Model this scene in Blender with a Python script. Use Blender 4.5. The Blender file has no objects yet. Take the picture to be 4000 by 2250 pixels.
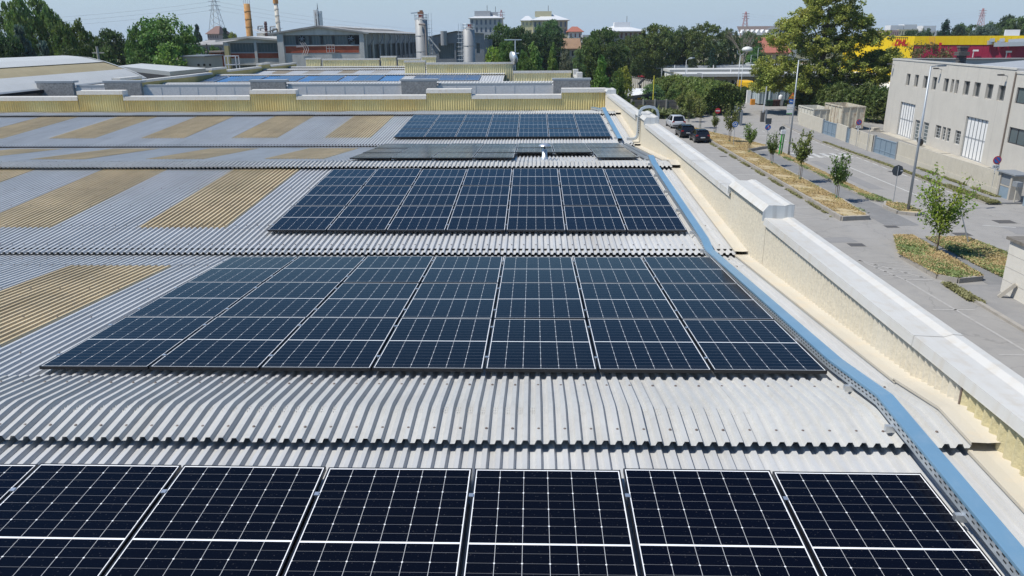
import bpy, math, random
import numpy as np
from mathutils import Vector, Matrix

SC = bpy.context.scene
COL = SC.collection
R = math.radians

# ------------------------------------------------------------------ camera
F_PX, PITCH, ROLL, YAW = 2964.5, R(18.326), R(-0.3763), R(1.676)
_cy, _sy = math.cos(YAW), math.sin(YAW)
FWD = Vector((-_sy*math.cos(PITCH), _cy*math.cos(PITCH), -math.sin(PITCH)))
_rt = Vector((_cy, _sy, 0)); _up = _rt.cross(FWD)
RGT = math.cos(ROLL)*_rt + math.sin(ROLL)*_up
UPV = -math.sin(ROLL)*_rt + math.cos(ROLL)*_up
CAM = Vector((0, 0, 12.0))
cam_d = bpy.data.cameras.new('camera'); cam = bpy.data.objects.new('camera', cam_d); COL.objects.link(cam)
cam.matrix_world = Matrix(((RGT.x, UPV.x, -FWD.x, 0), (RGT.y, UPV.y, -FWD.y, 0), (RGT.z, UPV.z, -FWD.z, 12.0), (0, 0, 0, 1)))
cam_d.sensor_width = 36; cam_d.lens = 36*F_PX/4000; cam_d.clip_end = 6000; cam_d.clip_start = .1
SC.camera = cam

# ------------------------------------------------------------------ light
SUN_EL, SUN_ROT = R(58), R(255)
w = bpy.data.worlds.new('World'); SC.world = w; w.use_nodes = True
nt = w.node_tree; bg = nt.nodes['Background']
sky = nt.nodes.new('ShaderNodeTexSky'); sky.sky_type = 'NISHITA'; sky.sun_disc = False
sky.sun_elevation = SUN_EL; sky.sun_rotation = SUN_ROT
sky.air_density = 1.0; sky.dust_density = 0.3; sky.ozone_density = 2.0
# the lowest degrees of the summer sky are pale blue haze: blend it in by elevation
_tc = nt.nodes.new('ShaderNodeTexCoord'); _sx = nt.nodes.new('ShaderNodeSeparateXYZ'); nt.links.new(_tc.outputs['Generated'], _sx.inputs[0])
_mr = nt.nodes.new('ShaderNodeMapRange'); _mr.interpolation_type = 'SMOOTHSTEP'
for _i, _v in ((1, -.02), (2, .17), (3, .95), (4, .0)): _mr.inputs[_i].default_value = _v
nt.links.new(_sx.outputs[2], _mr.inputs[0])
_mx = nt.nodes.new('ShaderNodeMix'); _mx.data_type = 'RGBA'; nt.links.new(_mr.outputs[0], _mx.inputs[0])
_hs = nt.nodes.new('ShaderNodeHueSaturation'); _hs.inputs['Saturation'].default_value = 1.35; nt.links.new(sky.outputs[0], _hs.inputs['Color']); nt.links.new(_hs.outputs[0], _mx.inputs[6]); _mx.inputs[7].default_value = (3.65, 4.88, 6.5, 1)
nt.links.new(_mx.outputs[2], bg.inputs[0]); bg.inputs[1].default_value = 0.1
sun_d = bpy.data.lights.new('sun', 'SUN'); sun_d.energy = 4.4; sun_d.angle = R(.53); sun_d.color = (1, .955, .87)
sun = bpy.data.objects.new('sun', sun_d); COL.objects.link(sun)
_sd = Vector((math.sin(SUN_ROT)*math.cos(SUN_EL), math.cos(SUN_ROT)*math.cos(SUN_EL), math.sin(SUN_EL)))
sun.rotation_euler = _sd.to_track_quat('Z', 'Y').to_euler(); sun.location = (0, 0, 60)
SC.view_settings.view_transform = 'Standard'; SC.view_settings.look = 'None'
SC.view_settings.exposure = 0.22; SC.view_settings.gamma = 1.0
SC.cycles.max_bounces = 6; SC.cycles.transparent_max_bounces = 8

# ------------------------------------------------------------------ measuring helpers (pixel of the 2576 px wide photo -> point on a known plane)
def ray(dx, dy):
    px, py = dx*4000/2576, dy*4000/2576
    return FWD + (px-2000)/F_PX*RGT - (py-1125)/F_PX*UPV
def atY(dx, dy, Y): d = ray(dx, dy); return CAM + d*(Y/d.y)
def atX(dx, dy, X): d = ray(dx, dy); return CAM + d*(X/d.x)
def gnd(dx, dy, z=0.): d = ray(dx, dy); return CAM + d*((z-12)/d.z)

# ------------------------------------------------------------------ mesh builder
def org(o):
    p = Vector((0, 0, 0))
    while o is not None: p += o.location; o = o.parent
    return p
class MB:
    def __init__(s): s.v = []; s.f = []; s.uv = None
    def add(s, vs, fs):
        n = len(s.v); s.v += [tuple(q) for q in vs]; s.f += [tuple(i+n for i in q) for q in fs]; return s
    def poly(s, *p): return s.add(p, [tuple(range(len(p)))])
    def box(s, x0, y0, z0, x1, y1, z1):
        return s.add([(x0,y0,z0),(x1,y0,z0),(x1,y1,z0),(x0,y1,z0),(x0,y0,z1),(x1,y0,z1),(x1,y1,z1),(x0,y1,z1)],
                     [(3,2,1,0),(4,5,6,7),(0,1,5,4),(1,2,6,5),(2,3,7,6),(3,0,4,7)])
    def obox(s, c, ux, uy, uz):   # centre and half-axis vectors
        c, ux, uy, uz = map(Vector, (c, ux, uy, uz))
        vs = [c+a*ux+b*uy+e*uz for e in (-1,1) for (a,b) in ((-1,-1),(1,-1),(1,1),(-1,1))]
        return s.add(vs, [(3,2,1,0),(4,5,6,7),(0,1,5,4),(1,2,6,5),(2,3,7,6),(3,0,4,7)])
    def bar(s, p0, p1, w, h=None, up=(0,0,1)):   # square bar between two points
        p0, p1 = Vector(p0), Vector(p1); d = (p1-p0); L = d.length; d.normalize(); h = h or w
        u = Vector(up)
        if abs(d.dot(u)) > .95: u = Vector((0,1,0))
        a = d.cross(u).normalized(); b = a.cross(d)
        return s.obox((p0+p1)/2, a*w/2, d*L/2, b*h/2)
    def tube(s, p0, p1, r0, r1=None, n=8, caps=True):
        p0, p1 = Vector(p0), Vector(p1); r1 = r0 if r1 is None else r1
        d = (p1-p0).normalized(); u = Vector((0,0,1)) if abs(d.z) < .95 else Vector((1,0,0))
        a = d.cross(u).normalized(); b = d.cross(a)
        vs = []
        for p, r in ((p0,r0),(p1,r1)):
            for k in range(n):
                t = 2*math.pi*k/n; vs.append(p + a*math.cos(t)*r + b*math.sin(t)*r)
        fs = [(k, (k+1)%n, n+(k+1)%n, n+k) for k in range(n)]
        if caps: fs += [tuple(range(n-1,-1,-1)), tuple(range(n, 2*n))]
        return s.add(vs, fs)
    def path(s, pts, r, n=6):
        for a, b in zip(pts[:-1], pts[1:]): s.tube(a, b, r, r, n)
        return s
    def lathe(s, cx, cy, prof, n=16):
        vs = []; fs = []
        for (r, z) in prof:
            for k in range(n):
                t = 2*math.pi*k/n; vs.append((cx+r*math.cos(t), cy+r*math.sin(t), z))
        for j in range(len(prof)-1):
            for k in range(n):
                fs.append((j*n+k, j*n+(k+1)%n, (j+1)*n+(k+1)%n, (j+1)*n+k))
        return s.add(vs, fs)
    def prism(s, pts, z0, z1):    # plan polygon
        n = len(pts); vs = [(p[0],p[1],z0) for p in pts]+[(p[0],p[1],z1) for p in pts]
        return s.add(vs, [tuple(range(n-1,-1,-1)), tuple(range(n,2*n))]+[(k,(k+1)%n,n+(k+1)%n,n+k) for k in range(n)])
    def loft(s, secs, closed=False, caps=True):   # list of equally long sections
        n = len(secs[0]); vs = [p for q in secs for p in q]; fs = []
        for j in range(len(secs)-1):
            for k in range(n if closed else n-1):
                fs.append((j*n+k, j*n+(k+1)%n, (j+1)*n+(k+1)%n, (j+1)*n+k))
        if caps and closed: fs += [tuple(range(n-1,-1,-1)), tuple((len(secs)-1)*n+k for k in range(n))]
        return s.add(vs, fs)
    def build(s, name, mat, parent=None, smooth=False, loc=None, extra=None):
        nf = len(s.f)
        if extra: s.add(extra[0].v, extra[0].f)
        o3 = org(parent) if parent else (Vector(loc) if loc else Vector((0,0,0)))
        me = bpy.data.meshes.new(name)
        me.from_pydata([(x-o3.x, y-o3.y, z-o3.z) for (x,y,z) in s.v], [], s.f)
        if s.uv:
            ul = me.uv_layers.new(name='uv'); flat = [c for f in s.uv for q in f for c in q]; ul.data.foreach_set('uv', flat)
        if mat: me.materials.append(mat)
        if extra:
            me.materials.append(extra[1]); me.polygons.foreach_set('material_index', [0]*nf+[1]*(len(s.f)-nf))
        if smooth: me.polygons.foreach_set('use_smooth', [True]*len(me.polygons))
        me.update()
        o = bpy.data.objects.new(name, me); COL.objects.link(o)
        if parent: o.parent = parent
        elif loc: o.location = loc
        return o
def tag(o, label=None, cat=None, group=None, kind=None):
    if label: o['label'] = label
    if cat: o['category'] = cat
    if group: o['group'] = group
    if kind: o['kind'] = kind
    return o
def empty(name, loc, label=None, cat=None, group=None, rz=0):
    o = bpy.data.objects.new(name, None); COL.objects.link(o); o.location = loc; o.rotation_euler = (0,0,rz)
    o.empty_display_size = .3
    return tag(o, label, cat, group)
def copy_tree(o, parent=None):
    c = o.copy(); COL.objects.link(c)
    if parent: c.parent = parent
    for ch in list(o.children): copy_tree(ch, c)
    return c
def structure(o, label=None): o['kind'] = 'structure'; return o
ORD = ['first','second','third','fourth','fifth','sixth','seventh','eighth','ninth','tenth','eleventh','twelfth','thirteenth','fourteenth','fifteenth','sixteenth','seventeenth','eighteenth','nineteenth','twentieth','twenty-first','twenty-second']

# ------------------------------------------------------------------ materials
MATS = {}
def mat(name, col, rough=.6, metal=0., noise=None, bump=None, spec=.5, noise2=None, streak=None, emit=None, runs=None, sheetw=None, cracks=None):
    """procedural surface; noise=(scale, amount), noise2=(scale, amount, colour), bump=(scale, strength), streak=(scale, amount, colour) vertical runs"""
    if name in MATS: return MATS[name]
    m = bpy.data.materials.new(name); m.use_nodes = True; MATS[name] = m
    n = m.node_tree.nodes; l = m.node_tree.links; b = n['Principled BSDF']
    b.inputs['Roughness'].default_value = rough; b.inputs['Metallic'].default_value = metal
    b.inputs['Specular IOR Level'].default_value = spec
    c4 = (*col, 1); b.inputs['Base Color'].default_value = c4
    out = None
    geo = n.new('ShaderNodeNewGeometry')
    if noise:
        t = n.new('ShaderNodeTexNoise'); t.inputs['Scale'].default_value = noise[0]; t.inputs['Detail'].default_value = 6; t.inputs['Roughness'].default_value = .65
        l.new(geo.outputs['Position'], t.inputs['Vector'])
        rp = n.new('ShaderNodeMapRange'); rp.inputs[1].default_value = .3; rp.inputs[2].default_value = .7
        rp.inputs[3].default_value = 1-noise[1]; rp.inputs[4].default_value = 1+noise[1]
        l.new(t.outputs['Fac'], rp.inputs[0])
        mx = n.new('ShaderNodeVectorMath'); mx.operation = 'SCALE'; mx.inputs[0].default_value = col
        l.new(rp.outputs[0], mx.inputs['Scale']); out = mx.outputs[0]
    def blend(fac, colour):
        nonlocal out
        k = n.new('ShaderNodeMix'); k.data_type = 'RGBA'
        l.new(fac, k.inputs[0])
        if out is not None: l.new(out, k.inputs[6])
        else: k.inputs[6].default_value = c4
        k.inputs[7].default_value = (*colour, 1); out = k.outputs[2]
    for spec_, vert in ((noise2, 0), (streak, (1,1,.06)), (runs, (1,.045,1))):
        if not spec_: continue
        t = n.new('ShaderNodeTexNoise'); t.inputs['Scale'].default_value = spec_[0]; t.inputs['Detail'].default_value = 5; t.inputs['Roughness'].default_value = .6
        if vert:
            mp = n.new('ShaderNodeMapping'); mp.inputs['Scale'].default_value = vert; l.new(geo.outputs['Position'], mp.inputs['Vector']); l.new(mp.outputs[0], t.inputs['Vector'])
        else: l.new(geo.outputs['Position'], t.inputs['Vector'])
        rp = n.new('ShaderNodeMapRange'); rp.inputs[1].default_value = .5; rp.inputs[2].default_value = .75; rp.inputs[3].default_value = 0; rp.inputs[4].default_value = spec_[1]
        l.new(t.outputs['Fac'], rp.inputs[0]); blend(rp.outputs[0], spec_[2])
    if sheetw:      # each sheet its own tone
        sx = n.new('ShaderNodeSeparateXYZ'); l.new(geo.outputs['Position'], sx.inputs[0]); dv = n.new('ShaderNodeMath'); dv.operation = 'DIVIDE'; l.new(sx.outputs[0], dv.inputs[0]); dv.inputs[1].default_value = sheetw[0]
        fl_ = n.new('ShaderNodeMath'); fl_.operation = 'FLOOR'; l.new(dv.outputs[0], fl_.inputs[0]); wn = n.new('ShaderNodeTexWhiteNoise'); wn.noise_dimensions = '1D'; l.new(fl_.outputs[0], wn.inputs['W'])
        rp = n.new('ShaderNodeMapRange'); rp.inputs[3].default_value = 1-sheetw[1]; rp.inputs[4].default_value = 1+sheetw[1]; l.new(wn.outputs['Value'], rp.inputs[0])
        sc = n.new('ShaderNodeVectorMath'); sc.operation = 'SCALE'; sc.inputs[0].default_value = col
        if out is not None: l.new(out, sc.inputs[0])
        l.new(rp.outputs[0], sc.inputs['Scale']); out = sc.outputs[0]
    if cracks:
        vo = n.new('ShaderNodeTexVoronoi'); vo.feature = 'DISTANCE_TO_EDGE'; vo.inputs['Scale'].default_value = cracks[0]; nz = n.new('ShaderNodeTexNoise'); nz.inputs['Scale'].default_value = 1.2; nz.inputs['Detail'].default_value = 5
        l.new(geo.outputs['Position'], nz.inputs['Vector']); ad = n.new('ShaderNodeVectorMath'); ad.operation = 'ADD'; l.new(geo.outputs['Position'], ad.inputs[0]); l.new(nz.outputs['Color'], ad.inputs[1]); l.new(ad.outputs[0], vo.inputs['Vector'])
        rp = n.new('ShaderNodeMapRange'); rp.inputs[1].default_value = 0; rp.inputs[2].default_value = cracks[1]; rp.inputs[3].default_value = cracks[2]; rp.inputs[4].default_value = 0; l.new(vo.outputs['Distance'], rp.inputs[0]); blend(rp.outputs[0], (.10,.10,.10))
    if out is not None: l.new(out, b.inputs['Base Color'])
    if bump:
        t = n.new('ShaderNodeTexNoise'); t.inputs['Scale'].default_value = bump[0]; t.inputs['Detail'].default_value = 4
        l.new(geo.outputs['Position'], t.inputs['Vector'])
        bp = n.new('ShaderNodeBump'); bp.inputs['Strength'].default_value = bump[1]; bp.inputs['Distance'].default_value = .02
        l.new(t.outputs['Fac'], bp.inputs['Height']); l.new(bp.outputs[0], b.inputs['Normal'])
    if emit: b.inputs['Emission Color'].default_value = (*emit[0],1); b.inputs['Emission Strength'].default_value = emit[1]
    return m

SHEET = mat('grey_sheet_metal', (.475,.48,.48), .42, 0, (1.3,.07), None, .45, (9,.25,(.38,.37,.35)), None, None, (5,.5,(.36,.345,.32)), (.892,.045))
CAPM = mat('ridge_sheet_metal', (.46,.46,.445), .5, 0, (2.2,.07), None, .45, (14,.35,(.34,.325,.29)), None, None, (6,.45,(.36,.34,.30)), (.892,.03))
TAN = mat('aged_translucent_sheet', (.485,.395,.25), .65, 0, (1.1,.16), (60,.5), .3, (11,.5,(.54,.47,.35)), None, None, (3.5,.6,(.33,.26,.15)), (.885,.07))
YELL = mat('yellow_fibreglass', (.74,.62,.29), .6, 0, (1.0,.12), (50,.3), .3, (6,.4,(.72,.64,.40)), (3,.4,(.62,.50,.22)))
GRP = mat('weathered_fibreglass', (.60,.545,.435), .65, 0, (30,.17), (110,.45), .3, (1.1,.5,(.62,.59,.51)))
COPING = mat('white_painted_coping', (.575,.56,.525), .42, 0, (.9,.05), None, .4, (1.8,.5,(.47,.44,.38)), (7,.5,(.47,.40,.30)), None, (9,.5,(.46,.42,.35)))
COPEND = mat('stained_coping_end', (.62,.63,.62), .45, 0, (.9,.05), None, .4, None, (9,.8,(.36,.36,.35)))
FLASH = mat('cream_flashing', (.53,.49,.41), .5, 0, (1.2,.06), None, .4, (3,.5,(.62,.50,.34)))
CONC = mat('precast_concrete', (.42,.39,.34), .85, 0, (.6,.08), (25,.3), .2, (3,.3,(.42,.39,.34)))
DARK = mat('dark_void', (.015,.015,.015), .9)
BLACK = mat('black_anodised', (.012,.012,.014), .35, 0, None, None, .5)
ALU = mat('aluminium', (.66,.68,.70), .35, .8)
GALV = mat('galvanised_steel', (.55,.59,.62), .38, .55, (8,.12))
BLUE = mat('blue_film_cover', (.185,.335,.47), .32, .25, (1.2,.06), None, .5, (4,.4,(.30,.42,.52)), None, None, (12,.35,(.24,.36,.44)))
SCREW = mat('screw_head', (.16,.12,.10), .5)

def panel_material(name, cell, margin):
    m = bpy.data.materials.new(name); m.use_nodes = True
    n = m.node_tree.nodes; l = m.node_tree.links; b = n['Principled BSDF']
    uv = n.new('ShaderNodeUVMap'); sp = n.new('ShaderNodeSeparateXYZ'); l.new(uv.outputs[0], sp.inputs[0])
    def mth(op, a, b_=None, c=None):
        k = n.new('ShaderNodeMath'); k.operation = op
        for i, q in enumerate((a, b_, c)):
            if q is None: continue
            if isinstance(q, (int, float)): k.inputs[i].default_value = q
            else: l.new(q, k.inputs[i])
        return k.outputs[0]
    u, v = sp.outputs[0], sp.outputs[1]
    def dist(x, off=0., per=1.):    # distance to the nearest multiple of per, off by off
        t = mth('ADD', x, off-per/2 if False else off); t = mth('DIVIDE', t, per); t = mth('FRACT', mth('ADD', t, 100.5)); return mth('MULTIPLY', mth('ABSOLUTE', mth('SUBTRACT', t, .5)), per)
    du = dist(u); dv = dist(v); dodd = dist(v, 1., 2.)
    l1 = mth('LESS_THAN', du, .0085); l2 = mth('LESS_THAN', dv, .013)
    dia = mth('LESS_THAN', mth('ADD', du, mth('MULTIPLY', dodd, .5)), .045)
    mid = mth('LESS_THAN', mth('ABSOLUTE', mth('SUBTRACT', v, 9.)), .09)
    eu = mth('LESS_THAN', mth('SUBTRACT', 3., mth('ABSOLUTE', mth('SUBTRACT', u, 3.))), 0.012)
    ev = mth('LESS_THAN', mth('SUBTRACT', 9., mth('ABSOLUTE', mth('SUBTRACT', v, 9.))), .02)
    mx = mth('MAXIMUM', mth('MAXIMUM', mth('MULTIPLY', l1, .60), mth('MULTIPLY', l2, .2)), mth('MAXIMUM', dia, mth('MAXIMUM', mid, mth('MAXIMUM', eu, ev))))
    oi = n.new('ShaderNodeObjectInfo')
    geo = n.new('ShaderNodeNewGeometry')
    vo = n.new('ShaderNodeTexVoronoi'); vo.inputs['Scale'].default_value = 26; l.new(geo.outputs['Position'], vo.inputs['Vector'])
    spots = mth('MULTIPLY', mth('LESS_THAN', vo.outputs['Distance'], .14), .07)
    no = n.new('ShaderNodeTexNoise'); no.inputs['Scale'].default_value = 2.5; no.inputs['Detail'].default_value = 6; l.new(geo.outputs['Position'], no.inputs['Vector'])
    edge = mth('MULTIPLY', mth('MAXIMUM', mth('SUBTRACT', 1., mth('MULTIPLY', v, .9)), 0.), mth('MULTIPLY', no.outputs['Fac'], .05))
    dust = mth('ADD', mth('ADD', mth('MULTIPLY', spots, no.outputs['Fac']), mth('MULTIPLY', no.outputs['Fac'], .003)), edge)
    k0 = n.new('ShaderNodeMix'); k0.data_type = 'RGBA'; l.new(mth('MULTIPLY', oi.outputs['Random'], 1.), k0.inputs[0])
    k0.inputs[6].default_value = (*cell, 1); k0.inputs[7].default_value = (cell[0]*1.5, cell[1]*1.3, cell[2]*.9, 1)
    k1 = n.new('ShaderNodeMix'); k1.data_type = 'RGBA'; l.new(dust, k1.inputs[0]); l.new(k0.outputs[2], k1.inputs[6]); k1.inputs[7].default_value = (.45,.44,.42,1)
    k2 = n.new('ShaderNodeMix'); k2.data_type = 'RGBA'; l.new(mx, k2.inputs[0]); l.new(k1.outputs[2], k2.inputs[6]); k2.inputs[7].default_value = (.80,.81,.82,1)
    l.new(k2.outputs[2], b.inputs['Base Color'])
    b.inputs['Roughness'].default_value = .13; b.inputs['IOR'].default_value = 1.45; b.inputs['Specular IOR Level'].default_value = .12
    return m
PANEL = panel_material('solar_glass', (.0014,.0022,.0075), 0)
# ================================================================== GROUND FLOOR OF THE WORLD is in the street section; first the warehouse we stand over
wh = empty('warehouse', (-16, 16, 0), 'long low warehouse under the solar panels, grey corrugated metal roof and cream parapet', 'warehouse')
XL, XS, XW, XO = -37.0, 3.61, 3.83, 4.22      # left end, sheet edge, parapet inner face, outer face
PITCHX, RIBH = .1115, .037
def rib_profile(x0, x1):
    out = []; k0 = int(math.floor(x0/PITCHX)); k1 = int(math.ceil(x1/PITCHX))
    for k in range(k0, k1):
        c = k*PITCHX
        for dx, dz in ((-.053,-RIBH), (-.035,-RIBH), (-.018,0), (.018,0), (.035,-RIBH), (.053,-RIBH)):
            x = c+dx+.05
            if x0 <= x <= x1: out.append((x, dz))
    return out
def corr(mb, x0, x1, path, dz=0.):
    pr = rib_profile(x0, x1); n = len(pr); vs = []; fs = []
    for (y, z) in path: vs += [(x, y, z+q+dz) for (x, q) in pr]
    for j in range(len(path)-1):
        for k in range(n-1): fs.append((j*n+k, j*n+k+1, (j+1)*n+k+1, (j+1)*n+k))
    return mb.add(vs, fs)
RIDGES = [6.13, 20.27, 34.45]; VALLEYS = [-.95, 13.2, 27.39, 41.5]
def z_rise(k, y): return (8.396 if k else 8.400) + .0578*(y-(14.154+14.147*(k-1)))      # towards ridge k
def z_fall(k, y): return 8.707 - .072*(y-(7.07+14.147*k))
mbs = {}
def screw(key, x, y, z): mbs.setdefault(key, MB()).lathe(x, y, [(.013, z), (.012, z+.007), (.004, z+.011)], 6)
def ribs(x0, x1, step=2, off=0):
    k0 = int(math.ceil(x0/PITCHX))
    return [k*PITCHX+.05 for k in range(k0, int(x1/PITCHX)) if (k+off) % step == 0]
for k in range(2):
    yr = RIDGES[k]; zc0 = z_rise(k, yr-.55)+.085; zk = z_fall(k, yr)+.075; zf = z_fall(k, yr+.85)+.012
    for x in ribs(-14 if k == 0 else -16, XS):
        screw(('cap', k), x, yr-.36, zc0+(zk-zc0)*.34+.002); screw(('cap', k), x, yr+.62, zk+(zf-zk)*.72+.003)
for y, fn, k, st in ((13.5, z_rise, 1, 2), (14.7, z_rise, 1, 2), (16.2, z_rise, 1, 4), (17.7, z_rise, 1, 4), (12.75, z_fall, 0, 2), (12.2, z_fall, 0, 2), (10.6, z_fall, 0, 4), (9.1, z_fall, 0, 4), (7.7, z_fall, 0, 4)):
    for x in ribs(-14, XS, st):
        if -5.2 < x < 3.0 and not (13 < y < 13.9 or 12.4 < y < 13): continue
        screw((fn.__name__, k), x, y, fn(k, y)+.008)
zk = z_fall(0, 6.13)+.075; crimps = MB()
for x in ribs(-8, XS, 1):
    for a in (-.045, 0, .045):
        for b_ in (-.017, .0, .017):
            xx, yy = x+PITCHX/2+b_, 6.13-.02+a; z = zk-RIBH-abs(a)*.03
            crimps.add([(xx-.006,yy-.016,z),(xx+.006,yy-.016,z),(xx+.006,yy+.016,z),(xx-.006,yy+.016,z),(xx,yy,z+.012)], [(0,1,4),(1,2,4),(2,3,4),(3,0,4)])
for k in range(3):
    yr = RIDGES[k]; yv0 = VALLEYS[k]; yv1 = VALLEYS[k+1]
    y0 = yv0-.12; y1 = yr-.35
    corr(MB(), XL, XS, [(y0, z_rise(k, y0)), (y1, z_rise(k, y1))]).build('roof_slope', SHEET, wh, extra=(mbs[('z_rise',k)], SCREW) if ('z_rise',k) in mbs else None)
    y2 = yr-.2; y3 = min(yv1+.3, 41.45)
    corr(MB(), XL, XS, [(y2, z_fall(k, y2)), (y3, z_fall(k, y3))]).build('roof_slope', SHEET, wh, extra=(mbs[('z_fall',k)], SCREW) if ('z_fall',k) in mbs else None)
    # ridge cap: cranked sheets eight ribs wide, each lapping its neighbour
    zc0 = z_rise(k, yr-.55)+.085; mb = MB(); zf = z_fall(k, yr+.85)+.012; zk = z_fall(k, yr)+.075
    pathc = [(yr-.53, zc0), (yr-.06, zk), (yr+.05, zk), (yr+.85, zf)]
    nb = 0; x = XS
    while x > XL:
        xa = max(XL, x-8*PITCHX); corr(mb, xa-.02, x+.03 if nb else x, pathc, .005*(nb % 2)); x = xa; nb += 1
    if k == 0: mb.add(crimps.v, crimps.f)
    mb.build('ridge_cap', CAPM, wh, extra=(mbs[('cap',k)], SCREW) if ('cap',k) in mbs else None)
    # near-black strip painting the shade in the gap under the cap's front edge
    MB().box(XL, yr-.33, z_rise(k, yr-.35)-.1, XS, yr-.31, z_rise(k, yr-.35)+.02).build('eave_gap_shade', DARK, wh)
    if k: MB().box(XL, yv0+.1, z_fall(k-1, yv0)-.09, XS, yv0+.12, z_rise(k, yv0)-.0).build('eave_gap_shade', DARK, wh)  # same near-black strip for the shade below the overhanging eave
    # translucent strips
    for j in range(9):
        x1_ = -6.15-3.53*j; x0_ = x1_-1.77
        if x0_ < XL: break
        if k:
            corr(MB(), x0_, x1_, [(VALLEYS[k]+1.4, z_rise(k, VALLEYS[k]+1.4)), (yr-.4, z_rise(k, yr-.4))], .007).build('skylight', TAN, wh)
        ya, yb = yr+1.85, yr+(6.1 if k == 0 else 6.5)
        if k < 2: corr(MB(), x0_, x1_, [(ya, z_fall(k, ya)), (yb, z_fall(k, yb))], .007).build('skylight', TAN, wh)
        elif k == 2: corr(MB(), x0_, x1_, [(ya, z_fall(k, ya)), (41.4, z_fall(k, 41.4))], .007).build('skylight', TAN, wh)
    # lap line of the lower sheets
    for yy, fn in (([yv0+1.35], z_rise), ([yr+6.2], z_fall)):
        for y in yy:
            if y < 41: corr(MB(), XL, XS, [(y-.06, fn(k, y-.06)), (y+.06, fn(k, y+.06))], .004).build('sheet_lap', SHEET, wh)
    # flashing between sheets and parapet
    def fl(path): MB().loft([[(XS-.03, y, z+.0), (XS-.03, y, z+.028), (XS+.1, y, z+.022), (XW+.01, y, z+.03)] for (y, z) in path]).build('flashing', FLASH, wh)
    fl([(y0, z_rise(k, y0)), (yr-.4, z_rise(k, yr-.4))])
    fl([(yr-.55, zc0), (yr, zk), (yr+.85, zf+.004)])
    fl([(yr+.8, z_fall(k, yr+.8)), (yv1-.05, z_fall(k, yv1-.05))])
# parapets --------------------------------------------------------
def wave(mb, p0, d, L, z0, z1, nrm, pitch=.115, amp=.018):      # vertical corrugated sheet
    n = int(L/pitch*6); vs = []; p0, d, nrm = Vector(p0), Vector(d), Vector(nrm)
    for z in (z0, z1):
        for i in range(n+1):
            t = i*pitch/6; q = p0+d*t+nrm*(amp*math.sin(2*math.pi*t/pitch)); vs.append((q.x, q.y, z))
    return mb.add(vs, [(i, i+1, n+2+i, n+1+i) for i in range(n)])
HI, LO = 9.37, 9.16
segsY = [(-6, -1.95, LO), (-1.95, .35, HI), (.35, 12.25, LO), (12.25, 14.55, HI), (14.55, 26.35, LO), (26.35, 28.7, HI), (28.7, 40.45, LO), (40.45, 41.98, HI)]
for (a, b_, top) in segsY:
    hi = top == HI; f = MB()
    prof = [(3.74, top-.105), (3.745, top-.11), (3.83, top), (4.09, top-.012), (4.17, top+.012), (4.25, top+.004), (4.25, top-.24)] if hi else [(3.765, top-.108), (3.77, top-.112), (3.78, top), (4.07, top-.014), (4.155, top+.012), (4.25, top+.004), (4.25, top-.24)]
    if a > 40: a2 = a
    f.loft([[(x, a, z) for x, z in prof], [(x, b_-.002, z) for x, z in prof]], False)
    f.build('parapet_coping', COPING, wh)
    if hi:
        
        for yy in (a, b_):
            g = MB(); s_ = -1 if yy == a else 1
            g.add([(3.742, yy+s_*.003, top-.26), (3.742, yy+s_*.003, top-.11), (3.83, yy+s_*.003, top-.004), (4.09, yy+s_*.003, top-.015), (4.17, yy+s_*.003, top+.008), (4.248, yy+s_*.003, top), (4.248, yy+s_*.003, top-.26)], [(0,1,2,3,4,5,6)]); g.build('coping_end', COPEND, wh)
    if a < 1 < b_:
        wave(MB(), (3.815, a, 0), (0,1,0), 6.2-a, 8.2, top-.05, (1,0,0)).build('parapet_lining', mat('yellowed_fibreglass', (.54,.475,.28), .6, 0, (30,.2), (110,.45), .3, (1.1,.5,(.58,.54,.40))), wh)
        a = 6.2; MB().box(3.79, 6.19, 8.2, 3.80, 6.21, top-.06).build('lining_joint', SCREW, wh)
    wave(MB(), (3.815, a, 0), (0,1,0), b_-a, 8.2, top-.05, (1,0,0)).build('parapet_lining', GRP, wh)
    if a == 6.2: a = .35
    if top == LO and a > 0:   # joints in the coping sheets
        j = MB()
        for q in range(int((b_-a)//3.0)):
            y = a+.75+3.0*q
            j.loft([[(x+(-.004 if x < 3.8 else .004 if x > 4.2 else 0), y, z+.004) for x, z in prof], [(x+(-.004 if x < 3.8 else .004 if x > 4.2 else 0), y+.05, z+.004) for x, z in prof]])
        j.build('coping_joint', COPING, wh)
# end wall with yellow lining
LO = 9.06
xs = [(-37.2, -34.0, LO), (-34.0, -31.55, HI), (-31.55, -24.6, LO), (-24.6, -22.1, HI), (-22.1, -15.2, LO), (-15.2, -12.7, HI), (-12.7, -5.72, LO), (-5.72, -3.3, HI), (-3.3, 1.48, LO), (1.48, 3.83, HI)]
for (a, b_, top) in xs:
    prof = [(41.42, top-.2), (41.45, top-.005), (41.86, top-.012), (41.95, top+.02), (42.0, top-.0), (42.0, top-.3)]
    MB().loft([[(a, y, z) for y, z in prof], [(b_-.002, y, z) for y, z in prof]]).build('parapet_coping', COPING, wh)
    if top == HI:
        for xx in (a, b_):
            g = MB(); s_ = -1 if xx == a else 1
            g.add([(xx+s_*.004, y, z) for y, z in [(41.42, top-.30)]+prof], [(0,1,2,3,4,5,6)]); g.build('coping_end', COPEND, wh)
    wave(MB(), (a, 41.5, 0), (1,0,0), b_-a, 8.2, top-.14, (0,-1,0), .13, .03).build('parapet_lining', YELL, wh)
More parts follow.
